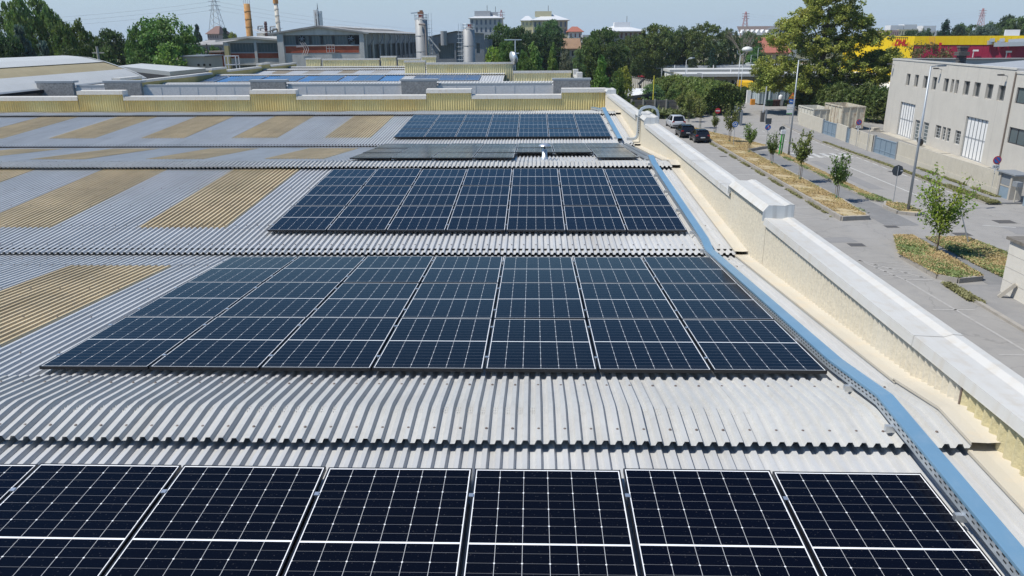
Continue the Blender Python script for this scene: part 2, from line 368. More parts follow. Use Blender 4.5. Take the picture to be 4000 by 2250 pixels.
# outer shell, and an unseen dark sheet added to block light below the roof
f = MB(); f.box(3.86, -8, 0, XO, 41.96, 9.0); f.box(XL-.3, 41.55, 0, 3.85, 41.96, 8.95); f.box(XL-.3, -8, 0, XL-.02, 41.54, 8.7); f.box(XL, -8, 0, 3.85, -7.7, 8.2)
f.build('wall', CONC, wh)
MB().box(XL, -7.6, 7.9, 3.85, 41.5, 8.0).build('light_block_deck', DARK, wh)

# solar panels ------------------------------------------------------
PW, PL = 1.134, 1.722
def panel_proto():
    root = empty('solar_panel', (0,0,0))
    t = .035; fr = .011; b0 = .05
    f = MB(); x0, x1, z0, z1 = -PW/2, PW/2, b0, b0+t
    f.box(x0, 0, z0, x0+fr, PL, z1); f.box(x1-fr, 0, z0, x1, PL, z1); f.box(x0+fr, 0, z0, x1-fr, fr, z1); f.box(x0+fr, PL-fr, z0, x1-fr, PL, z1)
    f.build('frame', BLACK, root)
    g = MB(); z = z1-.002
    g.poly((x0+fr,fr,z),(x1-fr,fr,z),(x1-fr,PL-fr,z),(x0+fr,PL-fr,z))
    mu = (PW-6*.1835)/2-fr; mv = (PL-18*.0935)/2-fr
    u0, u1 = -mu/.1835, 6+mu/.1835; v0, v1 = -mv/.0935, 18+mv/.0935
    g.uv = [[(u0,v0),(u1,v0),(u1,v1),(u0,v1)]]
    g.add([(x0+fr,fr,z-.006),(x1-fr,fr,z-.006),(x1-fr,PL-fr,z-.006),(x0+fr,PL-fr,z-.006)], [(3,2,1,0)]); g.uv.append([(-.5,.5)]*4)
    g.build('glass', PANEL, root)
    for y in (.34, PL-.34):
        c = MB(); c.box(x0-.022, y-.02, z1+.001, x0+.012, y+.02, z1+.006); c.box(x0-.016, y-.02, 0, x0-.006, y+.02, z1); c.box(x0-.05, y-.022, .0, x0+.03, y+.022, .03)
        c.build('clamp', ALU, root)
    return root
proto = panel_proto(); used = []
TIER = {1: ['near tier', 'middle tier', 'far tier']}
def put_panel(loc, slope, label, group):
    o = proto if not used else copy_tree(proto)
    used.append(1); jr = random.Random(len(used)); o.location = loc; o.rotation_euler = (slope+R(jr.uniform(-.3,.3)), R(jr.uniform(-.2,.2)), 0); tag(o, label, 'solar panel', group)
rows = [(1, 3.477, 8.687, .06, 2.995, 1, 'black solar panel nearest the camera'), (2, 7.068, 8.792, -.0572, 2.961, 3, 'navy panel behind the nearest ridge'), (3, 14.154, 8.481, .0624, 2.93, 3, 'navy panel below the vent pipe'),
        (4, 21.215, 8.803, -.0581, 2.919, 3, 'grey panel around the vent pipe'), (5, 28.384, 8.492, .061, 2.869, 3, 'blue panel before the yellow wall')]
for (rw, Y0, Z0, sl, xr, nt_, where) in rows:
    th = math.atan(sl)
    for c in range(7):
        for t in range(nt_):
            if rw == 4 and c in (1, 2) and t == 0: continue
            s = t*1.734; x = xr-PW/2-c*1.156
            y = Y0+s*math.cos(th)+.085*math.sin(th); z = Z0+s*math.sin(th)-.085*math.cos(th)
            tier = ('', 'near tier', 'middle tier', 'far tier')[t+1 if nt_ > 1 else 0]
            put_panel((x, y, z), th, ('%s, %s, %s column from the blue cable tray' % (where, tier, ORD[c])).replace(', ,', ','), 'solar panels on the grey roof')

# cable trays ---------------------------------------------------------
def tray(name, label, path, x, wdt, h, cover, slots=0):
    t = empty(name, (x, path[0][0], path[0][1]), label, 'cable tray', 'cable trays on the roof')
    a, b_ = x-wdt/2, x+wdt/2
    m = MB(); m.loft([[(a, y, z+h), (a, y, z), (b_, y, z), (b_, y, z+h)] for y, z in path]); m.loft([[(a+.004, y, z+h), (a+.004, y, z+.004), (b_-.004, y, z+.004), (b_-.004, y, z+h)] for y, z in path])
    ch = m
    if cover:
        m = MB(); m.loft([[(a-.006, y, z+h-.018), (a-.006, y, z+h+.006), (b_+.006, y, z+h+.006), (b_+.006, y, z+h-.018)] for y, z in path]); m.build('cover', BLUE, t)
    else:
        m = MB()
        for i in range(5):
            xx = a+.03+i*(wdt-.06)/4; m.path([(xx, y, z+.03+.004*(i % 2)) for y, z in path], .012, 5)
        m.build('cables', mat('grey_cable', (.12,.13,.14), .5), t)
    sl = None
    if slots:
        m = sl = MB()
        for (y0, z0), (y1, z1) in zip(path[:-1], path[1:]):
            n = int((y1-y0)/.075)
            for i in range(n):
                for r_, o_ in ((.3, 0), (.62, .5)):
                    f_ = (i+.2+o_*.6)/n; f2 = f_+.035/(y1-y0)
                    if f2 > 1: continue
                    ya, yb = y0+(y1-y0)*f_, y0+(y1-y0)*f2; za, zb = z0+(z1-z0)*f_+h*r_, z0+(z1-z0)*f2+h*r_
                    m.poly((a-.002,ya,za),(a-.002,yb,zb),(a-.002,yb,zb+.012),(a-.002,ya,za+.012))
    ch.build('channel', GALV, t, extra=(sl, DARK) if sl else None)
    m = MB()
    for (y0, z0), (y1, z1) in zip(path[:-1], path[1:]):
        n = max(1, int((y1-y0)/1.5))
        for i in range(n):
            f_ = (i+.5)/n; y = y0+(y1-y0)*f_; z = z0+(z1-z0)*f_
            MB().box(a-.05, y-.02, z-.06, b_+.03, y+.02, z-.002).build('bracket', ALU, t)
    return t
o_ = .062
tray('cable_tray', 'long blue covered cable tray beside the nearest three solar arrays', [(-1.0, z_rise(0,-1.0)+o_), (5.45, z_rise(0,5.45)+o_+.08), (6.1, z_fall(0,6.1)+.075+o_-.01), (7.2, z_fall(0,7.2)+o_), (12.9, z_fall(0,12.9)+o_), (13.3, z_rise(1,13.3)+o_+.03), (19.4, z_rise(1,19.4)+o_+.06), (20.1, z_fall(1,20.1)+.075+o_)], 3.08, .13, .095, True, 1)
tray('cable_tray', 'open galvanised cable tray between the two blue covered ones', [(20.45, z_fall(1,20.45)+.09), (21.3, z_fall(1,21.3)+o_), (27.2, z_fall(1,27.2)+o_)], 3.16, .19, .08, False)
tray('cable_tray', 'far blue covered cable tray running up to the yellow wall', [(27.6, z_rise(2,27.6)+o_), (33.7, z_rise(2,33.7)+o_+.05), (34.4, z_fall(2,34.4)+.075+o_), (35.6, z_fall(2,35.6)+o_), (41.3, z_fall(2,41.3)+o_)], 3.1, .15, .095, True)
# riser over the parapet
t = empty('cable_riser', (3.5, 27.55, 8.45), 'galvanised perforated duct arching over the raised parapet block', 'cable duct')
pts = [(3.34,8.50),(3.56,8.50),(3.66,8.53),(3.71,8.62),(3.73,8.8),(3.735,9.3),(3.76,9.46),(3.83,9.56),(3.95,9.61),(4.1,9.62),(4.26,9.59),(4.36,9.50),(4.40,9.36),(4.40,8.6)]
secs = []
for i, (x, z) in enumerate(pts):
    a = Vector(pts[max(0,i-1)]); b_ = Vector(pts[min(len(pts)-1,i+1)]); d = (b_-a).normalized(); nn = Vector((-d.y, d.x))*.04
    secs.append([(x-nn.x, 27.47, z-nn.y), (x+nn.x, 27.47, z+nn.y), (x+nn.x, 27.63, z+nn.y), (x-nn.x, 27.63, z-nn.y)])
dct = MB().loft(secs, True)
m = MB()
for i in range(9):
    z = 8.72+i*.075; m.box(3.72, 27.466, z, 3.75, 27.47, z+.03)
dct.build('duct', GALV, t, extra=(m, DARK))
# vent pipe
t = empty('vent_pipe', (.32, 21.87, 8.6), 'steel vent pipe with a mushroom cap between the low panels', 'vent')
MB().lathe(.32, 21.87, [(.10,8.55),(.10,8.72),(.075,8.73),(.075,8.92),(.055,8.925),(.055,8.95)], 16).build('pipe', GALV, t, True)
MB().lathe(.32, 21.87, [(.02,8.93),(.02,9.05)], 8).build('stem', DARK, t)
MB().lathe(.32, 21.87, [(.17,9.04),(.165,9.05),(.10,9.09),(.02,9.10),(0,9.10)], 20).build('cap', ALU, t, True)
# ================================================================== GROUND, ROADS, STREET
ASPH = mat('bleached_asphalt', (.287,.277,.262), .9, 0, (.35,.07), (40,.25), .2, (1.2,.55,(.21,.21,.21)), None, None, (.5,.4,(.32,.315,.31)), None, (.22,.010,.3))
ASPH2 = mat('worn_path_asphalt', (.20,.20,.20), .92, 0, (.5,.10), (40,.25), .2, (2.,.4,(.26,.255,.25)))
PAVE = mat('pavement_asphalt', (.235,.232,.23), .92, 0, (.6,.10), (40,.25), .2, (1.5,.5,(.30,.29,.28)))
PAINT = mat('worn_road_paint', (.50,.50,.48), .8, 0, (6,.12), None, .2, (2.5,.95,(.29,.285,.28)))
KERB = mat('kerb_stone', (.33,.31,.28), .9, 0, (2,.15), (30,.4), .2, (4,.4,(.24,.22,.19)))
DRY = mat('dry_verge_soil', (.42,.345,.215), .95, 0, (3,.2), (30,.5), .1, (1.2,.6,(.28,.27,.14)))
FIELD = mat('far_ground', (.16,.155,.10), .95, 0, (.05,.2), None, .1, (.02,.8,(.09,.11,.04)))
def structure_sheet(name, pts, z, m): 
    o = MB().poly(*[(x, y, z) for x, y in pts]).build(name, m); return structure(o)
structure_sheet('ground', [(-2500,-300),(2500,-300),(2500,4000),(-2500,4000)], -.06, FIELD)
structure_sheet('road', [(4.24,-60),(80,-60),(80,57),(49,57),(49,152),(27.5,152),(26,118),(17,140),(12.5,140),(4.24,120)], 0, ASPH)
structure_sheet('yard', [(36.2,57.5),(47,57.5),(47,109.5),(36.9,109.5)], .004, mat('yard_concrete', (.23,.225,.215), .92, 0, (.4,.10), (40,.2), .2, (.8,.6,(.17,.165,.16))))
structure_sheet('path', [(23.25,49.3),(25.5,49.6),(25.5,84),(23.25,84)], .006, ASPH2)
structure_sheet('path', [(20.95,-10),(60,-10),(60,36.9),(20.95,36.9)], .02, PAVE)
structure_sheet('path', [(22.9,36.9),(24.2,36.9),(24.6,46.2),(23.2,46.2)], .012, ASPH2)
for i, pts_ in enumerate(([(30.4,47.2),(46,44.5),(46,46.9),(30.6,49.4)],[(5.5,30),(9.5,30.5),(9.2,62),(6,60)],[(27.4,62),(28.6,62),(28.4,77),(27.5,76.5)],[(14,44.6),(19.8,45.3),(19.6,46.5),(14.1,45.9)])):
    structure_sheet('road_patch', pts_, .005+.0004*i, mat('road_patch_asphalt', (.235,.232,.23), .92, 0, (.5,.08), (40,.25), .2, (1.6,.4,(.28,.275,.27))))
# raised pavement on the far side with its kerb
o = MB(); o.prism([(33.55,56.2),(36.3,56.2),(36.7,98),(37,109.2),(35.1,109.2),(33.75,90)], -.03, .13); structure(o.build('pavement', PAVE))
o = MB()
for i in range(53):
    y = 56.2+i; x = 33.42+(0 if y < 90 else (y-90)*.075); x2 = 33.42+(0 if y+1 < 90 else (y+1-90)*.075)
    o.loft([[(x,y+.008,-.02),(x,y+.008,.145),(x+.14,y+.008,.15),(x+.14,y+.008,-.02)],[(x2,y+.992,-.02),(x2,y+.992,.145),(x2+.14,y+.992,.15),(x2+.14,y+.992,-.02)]], True)
structure(o.build('kerb', KERB))
# verges: raised soil beds edged with kerb stones
def bed(pts, h=.13, kw=.13, stones=1.0):
    P = [Vector((x, y, 0)) for x, y in pts]; n = len(P)
    structure(MB().prism(pts, -.04, h-.025).build('verge', DRY))
    m = MB()
    for i in range(n):
        a, b_ = P[i], P[(i+1) % n]; L = (b_-a).length; d = (b_-a)/L; nn = Vector((d.y, -d.x, 0))
        k = max(1, round(L/stones))
        for j in range(k):
            rr = random.Random(i*100+j); p0 = a+d*(L*j/k+.006); p1 = a+d*(L*(j+1)/k-.006); t_ = h+rr.uniform(-.012,.012); off = nn*rr.uniform(-.012,.012)
            m.obox((p0+p1)/2+off+Vector((0,0,t_/2-.02)), (p1-p0)/2, nn*kw/2, (0,0,t_/2+.02))
    structure(m.build('kerb', KERB))
bed([(20.9,50.9),(22.85,51.3),(23.2,57),(23.2,83.4),(26.2,86.2),(25.1,91.5),(22.7,99.5),(21.3,106),(20.9,106)], .3, .2)
bed([(25.55,58.2),(26.0,57.4),(26.55,57.6),(26.6,83.7),(25.55,83.7)], .12)
bed([(25.5,54.9),(25.6,53.0),(26.5,52.3),(27.35,52.9),(27.3,55.6),(26.2,56.4)], .22, .16, .7)
bed([(20.75,41.6),(20.85,37.9),(21.5,37.2),(22.9,37.6),(23.15,45.6),(22.4,45.6)], .28, .18)
bed([(24.5,46.0),(24.3,41.5),(24.4,38.2),(25.6,38.4),(26.9,42.6),(26.6,46.0)], .08, .1)
o = MB()
for i in range(44): o.box(20.72, -8.5+i, -.02, 20.94, -7.51+i, .12)
structure(o.build('kerb', KERB))
# road paint ----------------------------------------------------------
def stripe(p0, p1, w_, z=.009, m=None):
    p0, p1 = Vector((*p0, z)), Vector((*p1, z)); d = (p1-p0).normalized(); nn = Vector((-d.y, d.x, 0))*w_/2
    return (m or MB()).poly(p0-nn, p1-nn, p1+nn, p0+nn)
lm = MB()
stripe((30.05,58.5),(30.05,74.5),.13,m=lm)
for y in (76.5,79,): stripe((30.05,y),(30.05,y+1.2),.13,m=lm)
for y in range(83,108,3): stripe((30.1,y),(30.15,y+1.5),.12,m=lm)
structure(lm.build('road_marking', PAINT))
lm = MB()
for y in range(58,108,2): stripe((33.2+(0 if y < 90 else (y-90)*.075),y),(33.2+(0 if y < 90 else (y-90)*.075),y+1.3),.12,m=lm)
for i in range(14): a = 56.6-i*.30; stripe((33.4+i*.9,a),(34.05+i*.9,a-.22),.12,m=lm)
structure(lm.build('road_marking', PAINT))
lm = MB()
for i in range(6): stripe((27.6+i*1.0,79.0),(27.6+i*1.0,82.0),.5,m=lm)
structure(lm.build('crosswalk', PAINT))
PAINT2 = mat('faded_road_paint', (.37,.36,.345), .85, 0, (6,.1), None, .2, (2.5,.9,(.287,.277,.262)))
lm = MB()
stripe((20.3,38.0),(18.2,41.3),.12,m=lm)
for i in range(5): stripe((18.4+i*.06,38.6+i*.62),(20.4,38.15+i*.62),.09,m=lm)
stripe((18.2,41.4),(19.1,37.7),.12,m=lm); stripe((19.1,37.7),(20.5,37.7),.12,m=lm); stripe((19.1,37.7),(20.0,20),.12,m=lm)
for i in range(3): stripe((18.3,33.2-i*5.2),(20.2,33.2-i*5.2),.12,m=lm)
stripe((16.2,50.5),(20.2,51.4),.12,m=lm); stripe((17.6,52.2),(20.2,51.4),.12,m=lm); stripe((16.0,55.3),(20.2,51.5),.12,m=lm)
structure(lm.build('road_marking', PAINT2)); lm = MB()
for i in range(12): stripe((17.9,55.2+i*4.6),(20.5,55.2+i*4.6),.1,m=lm)
stripe((26.9,57.3),(28.3,56.1),.12,m=lm); stripe((27.8,51.9),(29.0,51.3),.3,m=lm)
stripe((29.6,49.6),(31.4,49.0),.12,m=lm); stripe((33.4,50.9),(35.2,49.8),.12,m=lm); stripe((26.0,97.4),(29.3,97.2),.2,m=lm); stripe((25.6,91),(29.4,91),.15,m=lm)
structure(lm.build('road_marking', PAINT))
IRON = mat('cast_iron', (.09,.085,.08), .6)
cov = [(23.5,49.2,.8,'beside the grass island with the tree','dark iron drain cover in the road left of the leaning sign'),(27.0,47.2,1,'','square iron cover in the road near the zebra bars'),(31.6,50.6,1.2,'','wide iron cover in the junction beyond the leaning sign'),(19.4,44.6,.9,'','iron drain grate before the grass island corner'),(19.8,80,.7,'','small iron cover at the verge kerb behind parked cars'),(33.0,70.5,.7,'','iron gully grate at the pavement kerb opposite the lamp')]
for (x, y, s_, _, lb) in cov:
    t = empty('manhole_cover', (x,y,0), lb, 'manhole cover', 'iron covers in the road'); MB().box(x-s_/2,y-s_/2*.8,.0,x+s_/2,y+s_/2*.8,.012).build('lid', IRON, t)
    m = MB(); m.box(x-s_/2-.06,y-s_/2*.8-.06,.0,x+s_/2+.06,y-s_/2*.8-.002,.01); m.box(x-s_/2-.06,y+s_/2*.8+.002,.0,x+s_/2+.06,y+s_/2*.8+.06,.01); m.build('rim', KERB, t)

# ---------------------------------------------------------------- building helper: wall with real openings
def facade(mb, O, U, Wd, H, ops, depth, N):
    """wall rectangle from O along unit U, up Z; ops = [(u0,v0,u1,v1)]; N = outward normal; reveals go inward by depth"""
    O, U, N = Vector(O), Vector(U), Vector(N); Zv = Vector((0,0,1))
    us = sorted({0, Wd, *[a for o in ops for a in (o[0], o[2])]}); vs = sorted({0, H, *[a for o in ops for a in (o[1], o[3])]})
    P = lambda u, v, d=0: O+U*u+Zv*v-N*d
    for i in range(len(us)-1):
        for j in range(len(vs)-1):
            uc, vc = (us[i]+us[i+1])/2, (vs[j]+vs[j+1])/2
            if any(o[0] < uc < o[2] and o[1] < vc < o[3] for o in ops): continue
            mb.poly(P(us[i],vs[j]), P(us[i+1],vs[j]), P(us[i+1],vs[j+1]), P(us[i],vs[j+1]))
    for (a, b_, c, d) in ops:
        for (q0, q1) in (((a,b_),(c,b_)),((c,b_),(c,d)),((c,d),(a,d)),((a,d),(a,b_))):
            mb.poly(P(*q0), P(*q1), P(*q1, depth), P(*q0, depth))
    return P
GLASS = mat('window_glass', (.03,.04,.045), .08, 0, None, None, .8)
GLASSL = mat('pale_window_glass', (.10,.13,.14), .12, 0, None, None, .8)
FRAMEG = mat('grey_window_frame', (.20,.20,.20), .5)
def window(P, op, depth, parent, fr=.06, div=2, frame_m=None, glass_m=None, hdiv=1, name='window'):
    a, b_, c, d = op; f = MB(); q = lambda u0, v0, u1, v1, d0, d1: f.add([P(u0,v0,d0),P(u1,v0,d0),P(u1,v1,d0),P(u0,v1,d0),P(u0,v0,d1),P(u1,v0,d1),P(u1,v1,d1),P(u0,v1,d1)], [(0,1,2,3),(7,6,5,4),(0,4,5,1),(1,5,6,2),(2,6,7,3),(3,7,4,0)])
    d0, d1 = depth-.05, depth+.01
    q(a,b_,c,b_+fr,d0,d1); q(a,d-fr,c,d,d0,d1); q(a,b_+fr,a+fr,d-fr,d0,d1); q(c-fr,b_+fr,c,d-fr,d0,d1)
    for i in range(1, div): u = a+(c-a)*i/div; q(u-fr*.4,b_+fr,u+fr*.4,d-fr,d0+.005,d1)
    for i in range(1, hdiv): v = b_+(d-b_)*i/hdiv; q(a+fr,v-fr*.3,c-fr,v+fr*.3,d0+.008,d1)
    o = f.build(name, frame_m or FRAMEG, parent)
    MB().poly(P(a,b_,depth),P(c,b_,depth),P(c,d,depth),P(a,d,depth)).build('pane', glass_m or GLASS, o)
    return o
V3 = lambda *a: Vector(a)
# ---------------------------------------------------------------- grey workshop across the street
RC = mat('pebbled_concrete', (.53,.505,.455), .9, 0, (.7,.05), (60,.6), .2, (22,.35,(.43,.42,.395)), (5,.3,(.42,.41,.385)))
WHITE = mat('white_sheet', (.76,.76,.75), .5, 0, (1.5,.04))
GREYBAR = mat('grey_steel', (.22,.24,.26), .5)
ws = empty('workshop', (45, 86, 0), 'grey two-storey concrete workshop with white folding doors across the street', 'building')
C0 = Vector((45.86,102.4,0)); C1 = Vector((42.92,71.2,0)); U = (C1-C0); LEN = U.length; U /= LEN; N = Vector((U.y, -U.x, 0))
if N.x > 0: N = -N
def fu(zx, zy):    # u on the facade from a pixel
    d = ray(1932+zx*.25, zy*.25); t = (C0-CAM).dot(N)/d.dot(N); return (CAM+d*t-C0).dot(U)
HT = 9.03
def rng(x0, x1, y): return fu(x0, y), fu(x1, y)
up = [(1390,1427,805),(1472,1510,818),(1560,1602,828),(1650,1695,840),(1765,1812,860),(1838,1866,865),(1880,1914,870),(1965,2025,885),(2068,2132,900),(2190,2260,915),(2310,2383,935)]
ops = []; kinds = []
for a, b_, y in up: u0, u1 = rng(a, b_, y); ops.append((u0, 6.06, u1, 7.45)); kinds.append('up')
u0, u1 = rng(1335, 1487, 1045); ops.append((u0, .06, u1, 4.08)); kinds.append('big')
u0, u1 = rng(1995, 2225, 1190); ops.append((u0, .06, u1, 4.12)); kinds.append('big')
for a, b_, y in ((1482,1530,1225),(1565,1620,1250)): u0, u1 = rng(a, b_, y); ops.append((u0, .06, u1, 2.46)); kinds.append('ped')
for a, b_, y in ((1678,1735,1330),(1748,1783,1345),(1793,1832,1345),(1880,1938,1360)): u0, u1 = rng(a, b_, y); ops.append((u0, 1.1, u1, 2.5)); kinds.append('low')
m = MB(); P = facade(m, C0, U, LEN, HT, ops, .28, N)
# other sides
E0 = C0-N*26; E1 = C1-N*26
m.poly(C0, C0+Vector((0,0,HT)), E0+Vector((0,0,HT)), E0); m.poly(E0, E1, E1+Vector((0,0,HT)), E0+Vector((0,0,HT)))
m.build('wall', RC, ws)
m = MB()   # panel joints
for i in range(1, 13):
    u = LEN*i/13
    if any(o[0]-.05 < u < o[2]+.05 for o in ops): u += .0
    for (v0, v1) in ((.02, 6.0), (7.5, 8.95)):
        if any(o[0]-.03 < u < o[2]+.03 and o[1] < v1 and o[3] > v0 for o in ops): continue
        m.add([P(u-.012,v0,-.003),P(u+.012,v0,-.003),P(u+.012,v1,-.003),P(u-.012,v1,-.003)], [(0,1,2,3)])
m.build('panel_joints', mat('joint_grey', (.30,.29,.27), .9), ws)
for op, kd in zip(ops, kinds):
    if kd == 'up': window(P, op, .28, ws, .09, 2)
    elif kd == 'low': window(P, op, .2, ws, .06, 2 if op[2]-op[0] > 1.2 else 1, mat('pale_frame', (.42,.43,.43), .5), GLASS, 4)
    elif kd == 'ped': window(P, op, .2, ws, .1, 1, mat('pale_frame', (.42,.43,.43), .5), GLASSL, 6, 'door')
    else:
        a, b_, c, d = op; g = MB(); g.add([P(a,b_,.2),P(c,b_,.2),P(c,d,.2),P(a,d,.2)], [(0,1,2,3)]); gd = g.build('folding_door', WHITE, ws)
        f = MB()
        for i in range(7):
            u = a+.04+(c-a-.08)*i/6
            if i in (0,1,2,3,4,5,6): f.add([P(u-.035,b_,.15),P(u+.035,b_,.15),P(u+.035,d,.15),P(u-.035,d,.15),P(u-.035,b_,.2),P(u+.035,b_,.2),P(u+.035,d,.2),P(u-.035,d,.2)], [(0,1,2,3),(0,4,5,1),(1,5,6,2),(2,6,7,3),(3,7,4,0)])
        for v in (b_+.02, b_+(d-b_)*.5, d-.07): f.add([P(a,v,.145),P(c,v,.145),P(c,v+.06,.145),P(a,v+.06,.145)], [(0,1,2,3)])
        f.build('door_bars', GREYBAR, gd)
def wl(u):      # wall lamp on a bracket
    m = MB(); b0 = P(u, 8.3, 0); m.bar(b0, b0+N*.45+Vector((0,0,.12)), .06); m.build('lamp_bracket', GREYBAR, ws)
    m = MB(); c_ = b0+N*.62+Vector((0,0,.12)); m.obox(c_, N*.24, U*.16, (0,0,.07)); m.build('wall_lamp', IRON, ws)
for px in (1272, 1750, 2415): wl(fu(px, 660 if px < 1300 else 700 if px < 1800 else 765))
m = MB(); tp = HT
m.loft([[C0+N*.06+Vector((0,0,tp-.12)), C0+N*.06+Vector((0,0,tp+.05)), C0-N*.4+Vector((0,0,tp+.05))], [C1+N*.06+Vector((0,0,tp-.12)), C1+N*.06+Vector((0,0,tp+.05)), C1-N*.4+Vector((0,0,tp+.05))]])
m.build('coping', COPING, ws)
m = MB(); m.obox(C0+U*.15-N*13+V3(0,0,tp+.0), N*13, U*.15, (0,0,.05)); m.build('coping', COPING, ws)
RG = mat('grey_roof_sheet', (.34,.35,.36), .5, 0, (.6,.07))
Q = lambda u, d, z: C0+U*u-N*d+Vector((0,0,z))
m = MB(); m.poly(Q(0,.4,8.3),Q(LEN,.4,8.3),Q(LEN,26,8.3),Q(0,26,8.3)); m.build('roof', mat('dark_roof_felt', (.06,.06,.065), .8), ws)
for (u0, u1, d0, d1, zt) in ((11.5, 15, 3, 6.5, 8.75), (16.5, 31, 2.5, 18, 9.6)):
    dm = (d0+d1)/2; m = MB()
    m.add([Q(u0,d0,8.3),Q(u1,d0,8.3),Q(u1,d0,zt-.75),Q(u0,d0,zt-.75),Q(u0+1.2,dm,zt),Q(u1,dm,zt),Q(u0,d1,zt-.75),Q(u1,d1,zt-.75),Q(u0,d1,8.3),Q(u1,d1,8.3)], [(0,1,2,3),(3,2,5,4),(4,5,7,6),(0,3,4,6,8),(1,9,7,5,2)])
    m.build('roof_light' if u0 < 13 else 'roof_ridge', RG, ws)
m = MB(); c_ = Q(5.2, 6.0, 0); r_ = random.Random(3); z = 8.4
while z < 10.5:
    h = .22; ww = .42 if z < 9.3 else (.62 if z < 9.8 else .42 if z < 10.2 else .5)
    m.obox(c_+Vector((0,0,z+h/2)), U*(ww+r_.uniform(-.03,.03)), N*(ww+r_.uniform(-.03,.03)), (0,0,h/2-.012)); z += h
m.build('chimney', mat('dark_stone', (.10,.095,.09), .9, 0, (5,.3), (20,.5)), ws)
# nearer bay with wide windows
w2 = empty('workshop', (42, 62, 0), 'nearer concrete bay with wide dark-framed windows at the right edge', 'building')
C2 = C1+U*.02; L2 = 20.; ops2 = [(.55,2.6,7.5,4.02),(.55,6.1,7.5,7.47),(9,2.6,16,4.02),(9,6.1,16,7.47)]
m = MB(); P2 = facade(m, C2, U, L2, HT-.25, ops2, .15, N); F0, F1 = C2-N*20, C2+U*L2-N*20
m.poly(C2+U*L2, F1, F1+Vector((0,0,HT-.25)), C2+U*L2+Vector((0,0,HT-.25))); m.poly(C2, C2+Vector((0,0,HT-.25)), F0+Vector((0,0,HT-.25)), F0); m.poly(C2+Vector((0,0,HT-.25)), C2+U*L2+Vector((0,0,HT-.25)), F1+Vector((0,0,HT-.25)), F0+Vector((0,0,HT-.25)))
m.build('wall', RC, w2)
for op in ops2: window(P2, op, .15, w2, .09, 5, mat('dark_frame', (.05,.05,.055), .4), GLASSL)
m = MB(); m.loft([[C2+N*.06+Vector((0,0,HT-.42)), C2+N*.06+Vector((0,0,HT-.2)), C2-N*.4+Vector((0,0,HT-.2))], [C2+U*L2+N*.06+Vector((0,0,HT-.42)), C2+U*L2+N*.06+Vector((0,0,HT-.2)), C2+U*L2-N*.4+Vector((0,0,HT-.2))]]); m.build('coping', COPING, w2)
MB().tube(C2+N*.08, C2+N*.08+Vector((0,0,HT-.3)), .07, n=8).build('downpipe', mat('brown_pipe', (.19,.155,.13), .6), w2)
# apron slabs in front of the doors
m = MB()
for (u0, u1) in ((2.5,10),(10.3,21),(21.4,30)): m.prism([tuple((C0+U*u+N*d).xy) for u, d in ((u0,.03),(u1,.03),(u1,1.1),(u0,1.1))], 0, .05)
structure(m.build('pavement', mat('pale_concrete', (.40,.37,.31), .9, 0, (1.,.15))))

# ---------------------------------------------------------------- boundary walls and gates
CW = mat('cream_boundary_concrete', (.49,.46,.39), .9, 0, (1.2,.06), (40,.4), .2, None, (8,.45,(.36,.34,.28)))
def bwall(y0, y1, x0, x1, h, ribbed, label):
    t = empty('boundary_wall', ((x0+x1)/2, (y0+y1)/2, 0), label, 'wall', 'concrete boundary walls of the workshop')
    d = Vector((x1-x0, y1-y0, 0)); L = d.length; d /= L; nn = Vector((-abs(d.y), d.x*(1 if d.y > 0 else -1), 0)); a = Vector((x0, y0, 0))
    m = MB(); hb = .55 if ribbed else h
    m.obox(a+d*L/2+Vector((0,0,hb/2+.06)), d*L/2, nn*.09, (0,0,hb/2+.06)); m.build('base', CW, t)
    if ribbed:
        prof = []; k = 0; x = 0.
        while x < L:
            for (du, dn) in ((0,.05),(.09,.05),(.12,.085),(.17,.085),(.20,.05)):
                if x+du <= L: prof.append((x+du, dn))
            x += .2
        m = MB(); lo = [a+d*u+nn*v+Vector((0,0,hb+.12)) for u, v in prof]; hi_ = [a+d*u+nn*v+Vector((0,0,h+.1)) for u, v in prof]
        bk_l = [a+d*u-nn*.05+Vector((0,0,hb+.12)) for u, v in prof]; bk = [a+d*u-nn*.05+Vector((0,0,h+.1)) for u, v in prof]
        m.loft([lo, hi_, bk, bk_l]); m.build('ribbed_panels', CW, t)
    return t
bwall(98.6, 108.7, 36.6, 37.0, 1.75, False, 'plain cream wall beside the skip containers')
bwall(90.0, 93.9, 36.35, 36.6, 1.75, False, 'short plain cream wall between two grey gates')
bwall(82.3, 89.0, 36.0, 36.3, 1.75, True, 'ribbed cream wall behind the farther no-parking sign')
bwall(58.8, 76.8, 35.72, 36.15, 1.85, True, 'long ribbed cream wall beside the weedy pavement')
GB = mat('grey_blue_paint', (.22,.29,.35), .5, 0, (3,.06))
def gate(y0, y1, x, h, label, solid):
    t = empty('gate', (x, (y0+y1)/2, 0), label, 'gate', 'grey metal gates in the boundary wall')
    f = MB(); f.bar((x,y0,.12),(x,y1,.12),.08,.08); f.bar((x,y0,h),(x,y1,h),.08,.08); f.bar((x,y0,.12),(x,y0,h),.08,.08); f.bar((x,y1,.12),(x,y1,h),.08,.08); f.bar((x,y0,.55),(x,y1,.55),.05,.06)
    nb = max(1, round((y1-y0)/1.3))
    for i in range(1, nb): y = y0+(y1-y0)*i/nb; f.bar((x-.02,y,.12),(x-.02,y,h),.06,.06)
    f.build('frame', GB, t)
    b_ = MB(); n = int((y1-y0)/.13)
    for i in range(n): y = y0+(y1-y0)*(i+.5)/n; b_.box(x+.01, y-.05, .14, x+.025, y+.05, h-.02)
    b_.build('slats', GB, t)
    p = MB()
    for y in (y0-.12, y1+.12): p.box(x-.1, y-.09, 0, x+.1, y+.09, h+.18)
    p.build('gate_post', GREYBAR, t)
